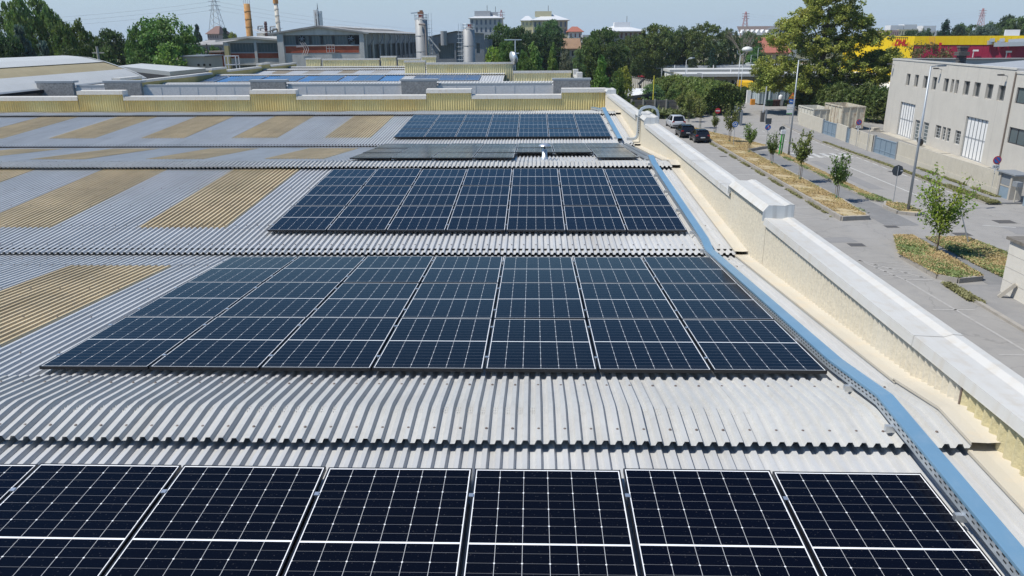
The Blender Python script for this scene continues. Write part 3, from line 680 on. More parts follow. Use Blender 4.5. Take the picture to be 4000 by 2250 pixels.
gate(94.1, 98.3, 36.6, 1.72, 'farther grey sliding gate beside the skip containers', 1)
gate(89.15, 89.85, 36.3, 1.65, 'narrow grey pedestrian gate in the cream wall', 1)
gate(77.0, 81.9, 36.1, 1.72, 'wide grey sliding gate facing the zebra crossing', 1)
# meter kiosk and intercom corner
t = empty('meter_kiosk', (36.1, 57.8, 0), 'concrete meter kiosk with two grey metal doors at the wall end', 'kiosk')
m = MB(); m.box(35.6,58.55,.1,36.5,58.75,2.0); m.box(35.6,57.1,.1,36.5,57.3,2.0); m.box(36.4,57.3,.1,36.5,58.55,2.0); m.box(35.66,57.3,1.0,35.75,58.55,1.1); m.build('body', CONC, t)
MB().box(35.45,56.6,2.0,36.8,58.95,2.1).build('roof_slab', GREYBAR, t)
MB().box(35.68,57.32,.12,35.72,58.53,.98).build('door', GB, t); MB().box(35.68,57.32,1.12,35.72,58.53,1.97).build('door', GREYBAR, t)
t = empty('letter_box', (35.55, 56.3, 0), 'grey letter box on a cream post beside the meter kiosk', 'letter box'); MB().tube((35.55,56.3,0),(35.55,56.3,1.3),.05).build('post', CW, t); MB().box(35.35,56.0,1.3,35.75,56.6,1.65).build('box', GREYBAR, t)
t = empty('gate_pillar', (36.0, 55.6, 0), 'blue-grey gate pillar with a small notice at the picture edge', 'gate pillar'); MB().box(35.85,55.4,0,36.15,55.75,2.05).build('pillar', GB, t); MB().box(35.838,55.46,1.1,35.85,55.7,1.55).build('notice', WHITE, t); MB().box(35.832,55.49,1.35,35.838,55.67,1.52).build('notice_mark', mat('dull_red', (.35,.04,.05), .5), t)
# white block hut at lower right
hut = empty('block_hut', (26, 32, 0), 'small white blockwork hut with a grey slab roof, lower right', 'hut')
HB = mat('white_blockwork', (.60,.58,.53), .85, 0, (1.2,.06), (12,.3), .2, (1.4,.35,(.50,.46,.38)))
m = MB(); m.box(22.85,22,0,32,35.85,2.62); m.build('wall', HB, hut)
m = MB(); m.box(22.72,21.9,2.62,32.1,36.0,2.76); m.build('roof_slab', mat('mossy_slab', (.17,.155,.135), .9, 0, (4,.3)), hut)
m = MB()
for z in (.65,1.3,1.95): m.box(22.843,22,z,22.85,35.85,z+.012)
m.build('joints', mat('joint_grey', (.30,.29,.27), .9), hut)
t = empty('concrete_post', (22.6, 34.9, 0), 'broken concrete post leaning on the white hut wall', 'post'); MB().bar((22.3,35.0,.03),(22.78,34.7,.75),.2,.16).build('shaft', CONC, t)
# ================================================================== STREET FURNITURE
def text_mesh(txt, size, mtl, name, parent, origin, xdir, ydir, shear=0., bold=0., align='CENTER', depth=0.):
    cu = bpy.data.curves.new('lettering', 'FONT'); cu.body = txt; cu.size = size; cu.align_x = align; cu.align_y = 'CENTER'; cu.shear = shear; cu.offset = bold; cu.extrude = depth
    tmp = bpy.data.objects.new('lettering', cu); COL.objects.link(tmp)
    dg = bpy.context.evaluated_depsgraph_get(); me = bpy.data.meshes.new_from_object(tmp.evaluated_get(dg))
    bpy.data.objects.remove(tmp); bpy.data.curves.remove(cu)
    X, Y = Vector(xdir).normalized(), Vector(ydir).normalized(); O = Vector(origin)-org(parent); Zn = X.cross(Y)
    for v in me.vertices: p = v.co.copy(); v.co = O+X*p.x+Y*p.y+Zn*p.z
    me.name = name; me.materials.clear(); me.materials.append(mtl)
    o = bpy.data.objects.new(name, me); COL.objects.link(o); o.parent = parent; return o
POLE = mat('lamp_pole_grey', (.36,.39,.42), .45, .3, (2,.08))
def street_lamp(x, y, h, label, head='led', r=.1, arm=(1,0)):
    t = empty('street_lamp', (x,y,0), label, 'street lamp', 'street lamps along the roads')
    MB().tube((x,y,0),(x,y,h),r,r*.55,12).build('pole', POLE, t, True)
    if head == 'led':
        MB().tube((x,y,0),(x,y,.5),r*1.12,r*1.1,12).build('base_sleeve', IRON, t)
        MB().bar((x,y,h-.02),(x+arm[0]*.35,y+arm[1]*.35,h+.02),.06).build('arm', POLE, t)
        MB().obox((x+arm[0]*.65,y+arm[1]*.65,h+.03),(.36*arm[0]+.12*arm[1],.36*arm[1]+.12*arm[0],0),(.13*arm[1],.13*arm[0],0) if arm[0] else (.13,0,0),(0,0,.045)).build('lamp_head', GREYBAR, t)
    elif head == 'mushroom':
        m = MB(); m.path([(x,y,h),(x-.5,y,h+.35),(x-.5,y,h+.75)],.05); m.path([(x,y,h),(x+.6,y,h+.35),(x+.85,y,h+.75)],.05); m.build('arm', POLE, t)
        MB().lathe(x+1.0,y,[(.15,h+.55),(.8,h+.7),(.85,h+.95),(.6,h+1.2),(.2,h+1.32),(0,h+1.34)],16).build('lamp_head', mat('pale_lamp', (.62,.63,.60), .5), t, True)
    else:
        m = MB(); m.bar((x,y,h),(x+.5,y,h+.22),.07); m.build('arm', POLE, t)
        MB().loft([[(x+.4,y-.12,h+.16),(x+.4,y+.12,h+.16),(x+.4,y+.12,h+.34),(x+.4,y-.12,h+.34)],[(x+1.0,y-.24,h+.2),(x+1.0,y+.24,h+.2),(x+1.0,y+.24,h+.48),(x+1.0,y-.24,h+.48)],[(x+1.5,y-.12,h+.34),(x+1.5,y+.12,h+.34),(x+1.5,y+.12,h+.46),(x+1.5,y-.12,h+.46)]],True).build('lamp_head', mat('pale_lamp', (.62,.63,.60), .5), t)
    return t
street_lamp(26.45,53.35,9.95,'tall grey street lamp on the small grass island by the junction')
street_lamp(26.53,80.05,9.6,'tall grey street lamp at the far end of the narrow grass verge')
def poleat(dx, dtop, Y, **k):     # base unseen: pole on depth Y under the pixel of its top
    p = atY(dx, dtop, Y); return p.x, p.y, p.z
x,y,z = poleat(1863, 133, 124); street_lamp(x,y,z-.4,'tall twin-armed lamp with one mushroom head behind the hedge','mushroom',.09)
x,y,z = poleat(1868.5, 165, 128); street_lamp(x,y,z,'shorter lamp with a pale cobra head behind the hedge','cobra',.08)
x,y,z = poleat(1727, 148, 146); street_lamp(x,y,z-.2,'lamp with a pale cobra head above the left of the hedge','cobra',.08)
x,y,z = poleat(1890, 139, 170); street_lamp(x,y,z,'thin far lamp between the twin-armed lamp and the big tree','led',.07)
x,y,z = poleat(1908, 121, 215); street_lamp(x,y,z,'thin far lamp before the red-roofed house','led',.07)
x,y,z = poleat(1718, 122, 225); street_lamp(x,y,z,'thin far lamp among the park trees','led',.07)
x,y,z = poleat(1767, 185, 150); street_lamp(x,y,z,'low lamp standing in the hedge before the loading bays','led',.06,(-1,0))
x,y,z = poleat(1665, 172, 160); street_lamp(x,y,z,'low lamp standing beside the yellow van','led',.06,(-1,0))
# signs ---------------------------------------------------------------
SPOLE = mat('sign_pole', (.33,.35,.37), .5, .2)
RED = mat('sign_red', (.50,.02,.03), .45); SBLUE = mat('sign_blue', (.02,.13,.42), .45); SW = mat('sign_white', (.72,.72,.72), .5); SBACK = mat('sign_back', (.055,.065,.075), .6); SYEL = mat('sign_yellow', (.70,.35,.02), .45)
def disc(mb, c, r, n=20, face=-1, off=0., th=.012):
    cx, cy, cz = c; y0 = cy+face*off
    return mb.tube((cx,y0,cz),(cx,y0+face*th,cz),r,r,n)
def sign(x, y, h, label, lean=None, r=.025):
    t = empty('road_sign', (x,y,0), label, 'road sign', 'road signs along the street')
    MB().tube((x,y,0),(x,y,h),r,n=8).build('post', SPOLE, t); return t
t = sign(23.3,98.9,3.2,'red no-entry sign with white bar on the dry verge')
disc(MB(),(23.3,98.86,2.93),.35).build('disc', RED, t); MB().box(23.05,98.835,2.86,23.55,98.845,3.0).build('bar', SW, t)
t = sign(22.5,86.8,2.8,'round blue sign with white circling arrows on the verge')
d_ = disc(MB(),(22.5,86.76,2.55),.33).build('disc', SW, t); disc(MB(),(22.5,86.745,2.55),.305).build('disc_face', SBLUE, d_)
m = MB()
for k in range(3):
    a0 = R(120*k+15); pts = []
    for i in range(7):
        a = a0+R(70)*i/6
        pts.append((a,))
    for i in range(6):
        a, b_ = pts[i][0], pts[i+1][0]
        m.poly(*[(22.5+rr*math.cos(q), 86.727, 2.55+rr*math.sin(q)) for rr, q in ((.12,a),(.2,a),(.2,b_),(.12,b_))])
    a = pts[-1][0]; m.poly(*[(22.5+rr*math.cos(q), 86.727, 2.55+rr*math.sin(q)) for rr, q in ((.08,a),(.25,a),(.16,a+R(38)))])
m.build('arrows', SW, t)
t = sign(26.0,86.3,3.1,'blue round sign crossed by a red slash below a black-backed square')
MB().box(25.68,86.24,2.62,26.32,86.26,3.26).build('square_plate', SBACK, t)
disc(MB(),(26.0,86.26,2.28),.33).build('disc', SBLUE, t); MB().bar((25.78,86.235,2.08),(26.22,86.235,2.48),.07,.004,(0,1,0)).build('slash', RED, t)
m = MB(); m.obox((26.03,86.24,2.36),(.05,0,.02),(0,.004,0),(-.02,0,.1)); m.obox((26.1,86.24,2.2),(.06,0,0),(0,.004,0),(0,0,.05)); m.build('pictogram', SW, t)
t = sign(26.6,83.1,2.7,'round black-backed sign with a small plate near the green posts')
disc(MB(),(26.6,83.15,2.42),.33,20,1).build('disc', SBACK, t); MB().box(26.32,83.13,1.82,26.88,83.145,2.06).build('plate', SBACK, t); MB().box(26.72,83.12,2.36,26.84,83.128,2.46).build('maker_label', SW, t)
t = sign(26.36,55.5,2.95,'octagonal grey-backed stop sign seen from behind on the grass island')
m = MB(); m.tube((26.36,55.54,2.62),(26.36,55.555,2.62),.42,n=8)
m.build('octagon', SBACK, t); MB().box(26.55,55.52,2.58,26.72,55.535,2.64).build('maker_label', SW, t)
def noparking(x, y, h, label):
    t = sign(x,y,h,label)
    d_ = disc(MB(),(x,y-.04,h-.3),.32).build('disc', RED, t); disc(MB(),(x,y-.055,h-.3),.235).build('disc_face', SBLUE, d_); MB().bar((x-.165,y-.072,h-.135),(x+.165,y-.072,h-.465),.07,.006,(0,1,0)).build('slash', RED, t)
    MB().box(x-.28,y-.05,h-.94,x+.28,y-.035,h-.68).build('plate', SW, t)
    text_mesh('0-24', .2, SBACK, 'lettering', t, (x,y-.053,h-.81),(1,0,0),(0,0,1),0,.006)
    MB().box(x-.08,y-.05,h-1.28,x+.08,y-.035,h-.98).build('tow_plate', SW, t)
g_ = gnd((3500+1895/5.152)*.644, (600+840/5.152)*.644); noparking(g_.x, g_.y, 3.05, 'nearer no-parking sign before the long ribbed wall')
g_ = gnd(1932+880*.25, (360+560/2.576)*.644); noparking(g_.x, g_.y, 3.1, 'farther no-parking sign before the rusty skip container')
g_ = gnd(1932+990*.25, (360+600/2.576)*.644); t = empty('sign_post', (g_.x,g_.y,0), 'bare thin grey post on the pavement before the ribbed wall', 'post'); MB().tube(g_, g_+Vector((0,0,2.75)), .035).build('shaft', SPOLE, t)
t = empty('road_sign', (26.16,44.9,.05), 'bent sign post leaning left with a red and white disc edge-on', 'road sign', 'road signs along the street')
p0 = Vector((26.16,44.9,.05)); p1 = p0+Vector((-.95,.35,2.75)); MB().tube(p0,p1,.035).build('post', SPOLE, t)
dd = (p1-p0).normalized(); side = Vector((.16,1,0)).normalized(); nrm = dd.cross(side).normalized(); c_ = p1-dd*.3-nrm*.04
MB().tube(c_, c_-nrm*.015,.31,n=20).build('disc', RED, t); MB().tube(c_+nrm*.004, c_+nrm*.002,.31,n=20).build('disc_back', SBACK, t)
MB().obox(c_-nrm*.02, dd*.09, side*.24, nrm*.004).build('bar', SW, t)
# warning sign with boards beyond the second lamp
bx, by = 36.0, 109.6
t = sign(bx-.05,by,4.35,'yellow warning triangle above a blue disc and white notice boards')
m = MB(); m.add([(bx-.5,by-.05,3.55),(bx+.5,by-.05,3.55),(bx,by-.05,4.4),(bx-.5,by-.035,3.55),(bx+.5,by-.035,3.55),(bx,by-.035,4.4)], [(0,1,2),(5,4,3),(0,3,4,1),(1,4,5,2),(2,5,3,0)]); m.build('triangle', mat('sign_orange_red', (.62,.09,.02), .45), t)
m = MB(); m.poly((bx-.34,by-.056,3.64),(bx+.34,by-.056,3.64),(bx,by-.056,4.21)); m.build('triangle_face', SYEL, t); m = MB(); m.box(bx-.15,by-.066,3.73,bx+.06,by-.06,3.86); m.box(bx+.07,by-.066,3.73,bx+.16,by-.06,3.82); m.build('pictogram', SBACK, t)
disc(MB(),(bx-.1,by-.04,3.18),.34).build('disc', SBLUE, t); m = MB(); m.box(bx-.28,by-.066,3.12,bx-.1,by-.06,3.28); m.box(bx-.1,by-.066,3.1,bx+.08,by-.06,3.2); m.build('pictogram', SW, t)
GRN = mat('sign_green', (.10,.35,.10), .5)
MB().box(bx-.6,by-.05,2.35,bx+.42,by-.03,2.78).build('notice_board', SW, t); MB().box(bx-.6,by-.05,1.45,bx+.4,by-.03,2.3).build('notice_board', SW, t); MB().box(bx-.6,by-.056,1.47,bx+.4,by-.052,1.6).build('green_band', GRN, t); MB().box(bx-.6,by-.056,2.1,bx+.4,by-.052,2.13).build('green_line', GRN, t)
t = sign(28.55,110.0,2.5,'pale grey notice sign at the end of the hedge','',.03)
MB().box(28.25,109.95,1.7,28.9,109.97,2.55).build('board', mat('pale_grey_board', (.40,.43,.44), .5), t)
# gate pier and barrier
t = empty('gate_pier', (28.9,108.6,0), 'grey steel gate pier at the end of the hedge', 'gate pier'); MB().box(28.78,108.45,0,29.06,108.7,2.1).build('pier', GREYBAR, t); MB().box(28.95,109.0,.1,29.05,111,1.9).build('gate_leaf', mat('very_dark_green', (.02,.03,.025), .6), t)
t = empty('barrier', (33.4,113.4,0), 'raised white barrier arm with its dark grey motor box', 'barrier'); MB().box(33.0,113.2,0,33.5,113.7,1.35).build('motor_box', IRON, t); MB().box(33.55,113.0,0,33.75,113.2,1.8).build('pillar', GREYBAR, t)
pz = atY(2568*.644/.644*0+ (2500+2123/4.293)*.644, (150+805/4.293)*.644, 113.4); MB().bar((33.25,113.35,1.2),(pz.x,113.35,pz.z),.12,.06).build('arm', SW, t)
# green posts
t = empty('marker_post', (25.85,80.7,0), 'pair of bright green posts with a white cap beside the verge', 'post'); GP = mat('bright_green', (.06,.36,.06), .5)
MB().tube((25.75,80.7,0),(25.85,80.7,2.2),.09).build('post', GP, t); MB().tube((25.98,80.75,0),(26.1,80.75,2.2),.07).build('post', GP, t); MB().box(25.72,80.58,2.2,26.2,80.86,2.62).build('cap', SW, t)
# ---------------------------------------------------------------- cars
TYRE = mat('tyre_rubber', (.015,.015,.015), .8); RIM = mat('alloy_rim', (.45,.46,.47), .35, .7); CGLASS = mat('car_glass', (.008,.009,.011), .06, 0, None, None, .7); LAMP = mat('tail_lamp', (.35,.01,.015), .25); PLATE = mat('number_plate', (.62,.62,.60), .5); TRIM = mat('black_plastic', (.02,.02,.021), .6)
def car(x, y, rz, L, Wd, H, paint, label, mpv=False):
    t = empty('parked_car', (0,0,0), label, 'car', 'cars parked along the verge'); hw = Wd/2; hl = L/2
    st = [(-hl, .93, .80, .42), (-hl+.12, 1.0, .93, .28), (-hl+.6, 1.0, .97, .2), (-.3, 1.0, .95, .2), (hl-1.3, 1.0, .92, .2), (hl-.75, .98, .84, .2), (hl-.2, .9, .70, .24), (hl, .75, .58, .36)]
    k = (1.05 if mpv else 1.0); secs = []
    for (yy, wf, zt, zb) in st:
        w_ = hw*wf; zt *= k
        secs.append([(-w_*.9,yy,zb),(-w_,yy,zb+.18),(-w_,yy,zt-.18),(-w_*.95,yy,zt),(-w_*.4,yy,zt+.03),(w_*.4,yy,zt+.03),(w_*.95,yy,zt),(w_,yy,zt-.18),(w_,yy,zb+.18),(w_*.9,yy,zb)])
    MB().loft(secs, True).build('body', paint, t, True)
    zb = .93*k; yr0, yr1 = -hl+.14, -hl+.62; yf1, yf0 = hl-2.15, hl-1.15
    g = MB(); g.loft([[(-hw*.90,yr0,zb),(-hw*.70,yr1,H-.04),(hw*.70,yr1,H-.04),(hw*.90,yr0,zb)],[(-hw*.95,-.2,zb),(-hw*.74,-.2,H-.035),(hw*.74,-.2,H-.035),(hw*.95,-.2,zb)],[(-hw*.92,yf0,zb-.03),(-hw*.70,yf1,H-.05),(hw*.70,yf1,H-.05),(hw*.92,yf0,zb-.03)]], True)
    g.build('windows', CGLASS, t)
    r_ = MB(); r_.loft([[(-hw*.60,yr1-.12,H-.03),(-hw*.58,yr1-.1,H+.0),(hw*.58,yr1-.1,H+.0),(hw*.60,yr1-.12,H-.03)],[(-hw*.76,yr1+.1,H-.06),(-hw*.66,yr1+.1,H+.015),(hw*.66,yr1+.1,H+.015),(hw*.76,yr1+.1,H-.06)],[(-hw*.78,-.2,H-.06),(-hw*.68,-.2,H+.03),(hw*.68,-.2,H+.03),(hw*.78,-.2,H-.06)],[(-hw*.74,yf1,H-.08),(-hw*.64,yf1,H-.02),(hw*.64,yf1,H-.02),(hw*.74,yf1,H-.08)]], True)
    r_.build('roof', paint, t, True)
    p = MB()
    for s in (-1,1):
        p.bar((s*hw*.91,yr0+.02,zb-.02),(s*hw*.72,yr1+.03,H-.02),.13,.06); p.bar((s*hw*.95,-.25,zb-.02),(s*hw*.755,-.25,H-.03),.07,.05); p.bar((s*hw*.93,yf0,zb-.04),(s*hw*.71,yf1,H-.03),.07,.05)
    p.build('pillars', paint, t)
    for s in (-1,1):
        MB().obox((s*hw*.80,-hl+.07,.86*k),(hw*.16,-s*0,0),(0,.06,0),(0,0,.11)).build('tail_light', LAMP, t)
        MB().obox((s*(hw+.06),hl-1.5,zb+.04),(.08,0,0),(0,.06,0),(0,0,.06)).build('wing_mirror', paint, t)
    MB().box(-hw*.88,-hl-.02,.36,hw*.88,-hl+.14,.5).build('bumper', TRIM, t)
    MB().box(-.26,-hl-.035,.60*k,.26,-hl-.005,.72*k).build('number_plate', PLATE, t)
    for s in (-1,1):
        for yy in (-hl+.8, hl-.9):
            w_ = MB(); w_.tube((s*(hw-.2),yy,.31),(s*(hw+.012),yy,.31),.31,n=18); wo = w_.build('wheel', TYRE, t)
            MB().tube((s*(hw+.0),yy,.31),(s*(hw+.02),yy,.31),.21,n=14).build('rim', RIM, wo)
    t.location = (x,y,0); t.rotation_euler = (0,0,rz); return t
car(19.55,107.2,R(2),4.75,1.88,1.66,mat('silver_paint', (.52,.54,.57), .3, .25),'silver people carrier parked farthest along the verge',True)
car(18.95,97.0,R(1),4.3,1.8,1.48,mat('black_paint', (.012,.013,.017), .2, .2),'black hatchback parked in the middle of the three cars')
car(19.75,92.2,R(1),4.0,1.7,1.46,mat('charcoal_paint', (.02,.022,.03), .22, .3),'dark hatchback parked nearest, tight against the verge')
# ---------------------------------------------------------------- bins and skips
def wheelie(x, y, col, nm, label):
    t = empty('wheelie_bin', (x,y,0), label, 'bin', 'wheeled bins in a row'); c = mat(nm, col, .6)
    m = MB(); m.loft([[(x-.2,y-.22,.08),(x+.2,y-.22,.08),(x+.2,y+.22,.08),(x-.2,y+.22,.08)],[(x-.28,y-.3,1.0),(x+.28,y-.3,1.0),(x+.28,y+.32,1.0),(x-.28,y+.32,1.0)]], True); m.build('body', c, t)
    m = MB(); m.loft([[(x-.3,y-.34,1.0),(x+.3,y-.34,1.0),(x+.3,y-.34,1.04),(x-.3,y-.34,1.04)],[(x-.3,y+.36,1.03),(x+.3,y+.36,1.03),(x+.3,y+.36,1.12),(x-.3,y+.36,1.12)]], True); m.build('lid', c, t)
    m = MB(); m.tube((x-.27,y+.3,.1),(x+.27,y+.3,.1),.1,n=10); m.build('wheels', TYRE, t)
DG = (.012,.045,.03); BR = (.06,.025,.02)
for i, (c, nm, lb) in enumerate([(DG,'bin_green','dark green wheeled bin at the left end of the row'),((.02,.075,.04),'bin_green_b','mid green wheeled bin, second from the row end'),(BR,'bin_brown','dark brown wheeled bin right of the two green bins'),(BR,'bin_brown','dark brown wheeled bin just left of the white one'),((.55,.56,.55),'bin_white','white wheeled bin in the middle of the dark row'),(DG,'bin_green','dark green wheeled bin right of the white one'),((.10,.06,.05),'bin_brown_b','brown wheeled bin at the right end of the row')]):
    wheelie(41.35+i*.62, 138.9+.04*i, c, nm, lb)
t = empty('barrel', (46.0,138.8,0), 'blue plastic barrel right of the bins', 'barrel'); MB().lathe(46.0,138.8,[(0,0),(.27,.0),(.31,.15),(.31,1.2),(.27,1.32),(.1,1.34),(0,1.34)],14).build('drum', mat('barrel_blue', (.02,.16,.42), .5), t, True)
t = empty('canister', (43.6,140.0,0), 'white plastic canister on the row of bins', 'canister'); MB().lathe(43.6,139.0,[(0,1.13),(.35,1.13),(.37,1.25),(.37,1.7),(.28,1.88),(.1,1.92),(.1,2.0),(0,2.0)],10).build('tank', SW, t, True)
def skip(x0, y0, x1, y1, h, m_, label, ribs_, z0=.2):
    t = empty('skip_container', ((x0+x1)/2,(y0+y1)/2,0), label, 'skip container', 'open metal skip containers')
    f = MB(); th = .06
    f.box(x0,y0,z0,x1,y0+th,h); f.box(x0,y1-th,z0,x1,y1,h); f.box(x0,y0+th,z0,x0+th,y1-th,h); f.box(x1-th,y0+th,z0,x1,y1-th,h); f.box(x0+th,y0+th,z0,x1-th,y1-th,z0+.05); f.build('body', m_, t)
    r_ = MB(); n = ribs_
    for i in range(n+1):
        x = x0+(x1-x0)*i/n; r_.box(x-.06,y0-.09,z0+.002,x+.06,y0-.002,h-.12)
    k = max(2, int((y1-y0)/1.1))
    for i in range(k+1):
        y = y0+(y1-y0)*i/k; r_.box(x0-.09,y-.05,z0+.002,x0-.002,y+.05,h-.12)
    r_.build('ribs', m_, t)
    q = MB(); q.box(x0-.1,y0-.1,h-.1,x1+.1,y0+th-.01,h+.04); q.box(x0-.1,y1-.05,h-.1,x1+.1,y1+.1,h+.04); q.box(x0-.1,y0+th,h-.1,x0+.05,y1-.06,h+.04); q.box(x1-.05,y0+th,h-.1,x1+.1,y1-.06,h+.04); q.build('rim', m_, t)
    b_ = MB(); b_.box(x0+.2,y0+.3,0,x0+.4,y1-.3,z0-.002); b_.box(x1-.4,y0+.3,0,x1-.2,y1-.3,z0-.002); b_.build('skids', IRON, t)
    return t
RUSTC = mat('rusty_cream_steel', (.56,.52,.42), .6, 0, (1.5,.08), None, .3, (1.6,.8,(.20,.09,.04)), (3,.5,(.25,.13,.07)))
PALE = mat('pale_blue_steel', (.38,.44,.46), .6, 0, (1.5,.08), None, .3, (2.4,.3,(.28,.27,.25)))
skip(40.55,103.0,43.4,109.2,3.0,RUSTC,'tall rusty cream skip container by the grey workshop corner',3)
skip(38.4,107.4,41.0,113.5,2.3,mat('cream_steel', (.56,.545,.48), .6, 0, (1.5,.08), None, .3, (1.6,.5,(.30,.22,.14))),'lower cream and grey skip container beside the rusty tall one',3)
skip(42.2,140.6,48.6,143.2,3.0,PALE,'pale blue-grey skip container behind the row of bins',5)
skip(40.6,141.5,41.75,147.5,2.9,PALE,'pale blue-grey skip container left of the bins, seen end on',2)
t = empty('cabinet', (40.2,146.3,0), 'tall white cupboard standing at the far yard wall', 'cabinet'); MB().box(39.6,146,0,40.4,146.6,2.3).build('body', SW, t); MB().box(40.3,145.98,.1,40.34,146.0,2.2).build('door_edge', IRON, t)
t = empty('crate', (39.2,146.1,0), 'orange plastic crate beside the white cupboard', 'crate'); m = MB(); m.box(39.3,141.8,0,40.0,142.5,1.0); m.build('body', mat('crate_orange', (.62,.25,.02), .6), t)
t = empty('rubble', (44.8,101.2,0), 'small pile of grey concrete slabs at the workshop corner', 'slabs'); m = MB(); m.box(43.6,100.7,0,45.2,101.6,.16); m.box(43.9,100.8,.165,44.8,101.5,.32); m.obox((44.3,101.1,.45),(.4,.1,0),(-.05,.3,0),(0,0,.1)); m.build('slab', CONC, t)
t = empty('wheel_cover', (43.3,87.0,0), 'round dark convex mirror leaning on the workshop wall', 'mirror'); MB().tube((43.25,87.1,.55),(43.42,87.12,.6),.5,.45,18).build('dish', mat('dark_mirror', (.05,.05,.05), .2, .6), t, True)
# ================================================================== SECOND HALL (behind the yellow wall)
AGG = mat('dark_aggregate', (.36,.345,.325), .95, 0, (9,.35), (40,.7), .2)
AGL = mat('pale_aggregate', (.78,.75,.72), .95, 0, (11,.10), (50,.5), .2)
GCOP = mat('grey_coping', (.42,.44,.45), .45, 0, (1,.06), None, .4, (3,.3,(.34,.34,.32)))
h2 = empty('second_hall', (-12, 70, 0), 'second hall behind the yellow wall with stepped aggregate parapet', 'warehouse')
YF = 48.5; X2R = 3.45
blocks = [(-31.1,-28.8),(-26.8,-24.5),(-17.58,-15.39),(-8.18,-5.99),(1.21,X2R)]
zt = lambda x: 12+atY(x, 0, YF).z*0
TOPL, TOPH = 9.27, 9.55
x = -29.0; segs = []
edges = [-33.5]+[e for b_ in blocks for e in b_]
hi = False
for i in range(len(edges)-1): segs.append((edges[i], edges[i+1], (i % 2) == 1))
for (a, b_, hi) in segs:
    if a < -30 and not hi: continue
    top = TOPH if hi else TOPL
    if hi: MB().box(a+.003, YF-.25, 0, b_-.003, YF, top-.12).build('block_panel', AGG, h2)
    else:
        MB().box(a, YF, 0, b_, YF+.2, top-.12).build('wall', AGL, h2)
        j = MB(); n = max(1, round((b_-a)/1.17))
        for i in range(n+1):
            xx = a+(b_-a)*i/n; j.box(max(a+.004,xx-.02), YF-.01, 5, min(b_-.004,xx+.02), YF-.001, top-.125)
        j.build('panel_joints', mat('pale_joint', (.62,.62,.61), .8), h2)
    c = MB(); y0 = YF-.255 if hi else YF-.004; c.box(a-(.07 if hi else -.075), y0, top-.12, b_+(.07 if hi else -.075), YF+.35, top); c.build('parapet_coping', GCOP, h2)
m = MB(); m.box(X2R-.22, YF+.21, 0, X2R, 63, 8.95); m.build('wall', AGL, h2)
m = MB(); m.box(X2R-.3, YF+.36, 8.95, X2R+.08, 63.4, 9.12); m.build('parapet_coping', COPING, h2)
m = MB(); m.box(X2R-.3, 57, 9.12, X2R+.08, 58.4, 9.5); m.box(X2R-.3, 62.4, 9.121, X2R+.08, 63.5, 9.5); m.build('coping_block', COPING, h2)
# roof slopes: four ridges
XL2 = -28.9
R2 = [(60.5,8.66),(71.0,8.82),(83.7,8.8),(92.6,8.72)]; V2 = [(49.0,8.5),(66.0,8.35),(77.5,8.35),(88.2,8.3),(95,8.5)]
xr2 = [X2R-.25, -2.6, -6, -6]
TAN2 = mat('brown_translucent_sheet', (.27,.23,.17), .65, 0, (1.1,.16), None, .3)
BLUESHEET = mat('blue_translucent_sheet', (.10,.22,.42), .3, 0, (.8,.10), None, .5)
def corr2(mb, x0, x1, path, dz=0, pitch=.24, h=.045):
    n = int((x1-x0)/pitch*2); vs = []; fs = []
    for (y, z) in path:
        for i in range(n+1):
            xx = x0+(x1-x0)*i/n; vs.append((xx, y, z+dz+(h if i % 2 else 0)))
    for j in range(len(path)-1):
        for k in range(n): fs.append((j*(n+1)+k, j*(n+1)+k+1, (j+1)*(n+1)+k+1, (j+1)*(n+1)+k))
    return mb.add(vs, fs)
for k in range(4):
    (yr, zr), (ya, za), (yb, zb) = R2[k], V2[k], V2[k+1]; xr_ = xr2[k]
    corr2(MB(), XL2, xr_, [(ya, za), (yr-.2, zr-.1)]).build('roof_slope', SHEET, h2)
    corr2(MB(), XL2, xr_, [(yr-.2, zr-.05), (yb+.2, zb-.03)]).build('roof_slope', SHEET, h2)
    corr2(MB(), XL2, xr_, [(yr-.5, zr-.05), (yr, zr+.03), (yr+.8, zr-.01)], .03).build('ridge_cap', CAPM, h2)
    MB().box(XL2, yr-.42, zr-.3, xr_, yr-.40, zr-.045).build('eave_gap_shade', DARK, h2)  # shade under the ridge cap, painted as a near-black strip
    for j in range(8):
        x1_ = xr_-1.9-3.53*j; x0_ = x1_-1.7
        if x0_ < XL2: break
        if k == 1:
            if x1_ < -9.5: corr2(MB(), x0_, x1_, [(ya+.8, za+(zr-za)*.15), (yr-.6, zr-.12)], .02).build('skylight', BLUESHEET, h2)
        else: corr2(MB(), x0_, x1_, [(ya+.6, za+(zr-za-.1)*.6/(yr-ya)), (yr-.6, zr-.12)], .012).build('skylight', TAN2, h2)
def wallY(y, x0, x1, z0, z1, zs, mtl, nm='parapet_lining'):
    wave(MB(), (x0,y,0), (1,0,0), x1-x0, z0, z1, (0,-1,0), .2, .03).build(nm, mtl, h2)
    MB().box(x0-.05,y-.08,z1,x1+.05,y+.45,z1+.17).build('parapet_coping', COPING, h2)
    MB().box(x0,y+.05,0,x1,y+.4,z1-.01).build('wall', CONC, h2)
YELP = mat('pale_yellow_lining', (.70,.62,.36), .6, 0, (.8,.12), None, .2, (1.2,.5,(.64,.48,.18)))
wallY(63.3, atY(1292,170,63.3).x, atY(1437,170,63.3).x, 8.2, 9.2, 0, YELP)
xa, xb_, xc = atY(1018,165,73.5).x, atY(1071,165,73.5).x, atY(1290,165,73.5).x
wallY(73.5, xa, xb_-.06, 8.0, atY(1045,157,73.5).z, 0, YELP); wallY(73.5, xb_+.06, xc, 8.0, atY(1150,162,73.5).z, 0, YELP)
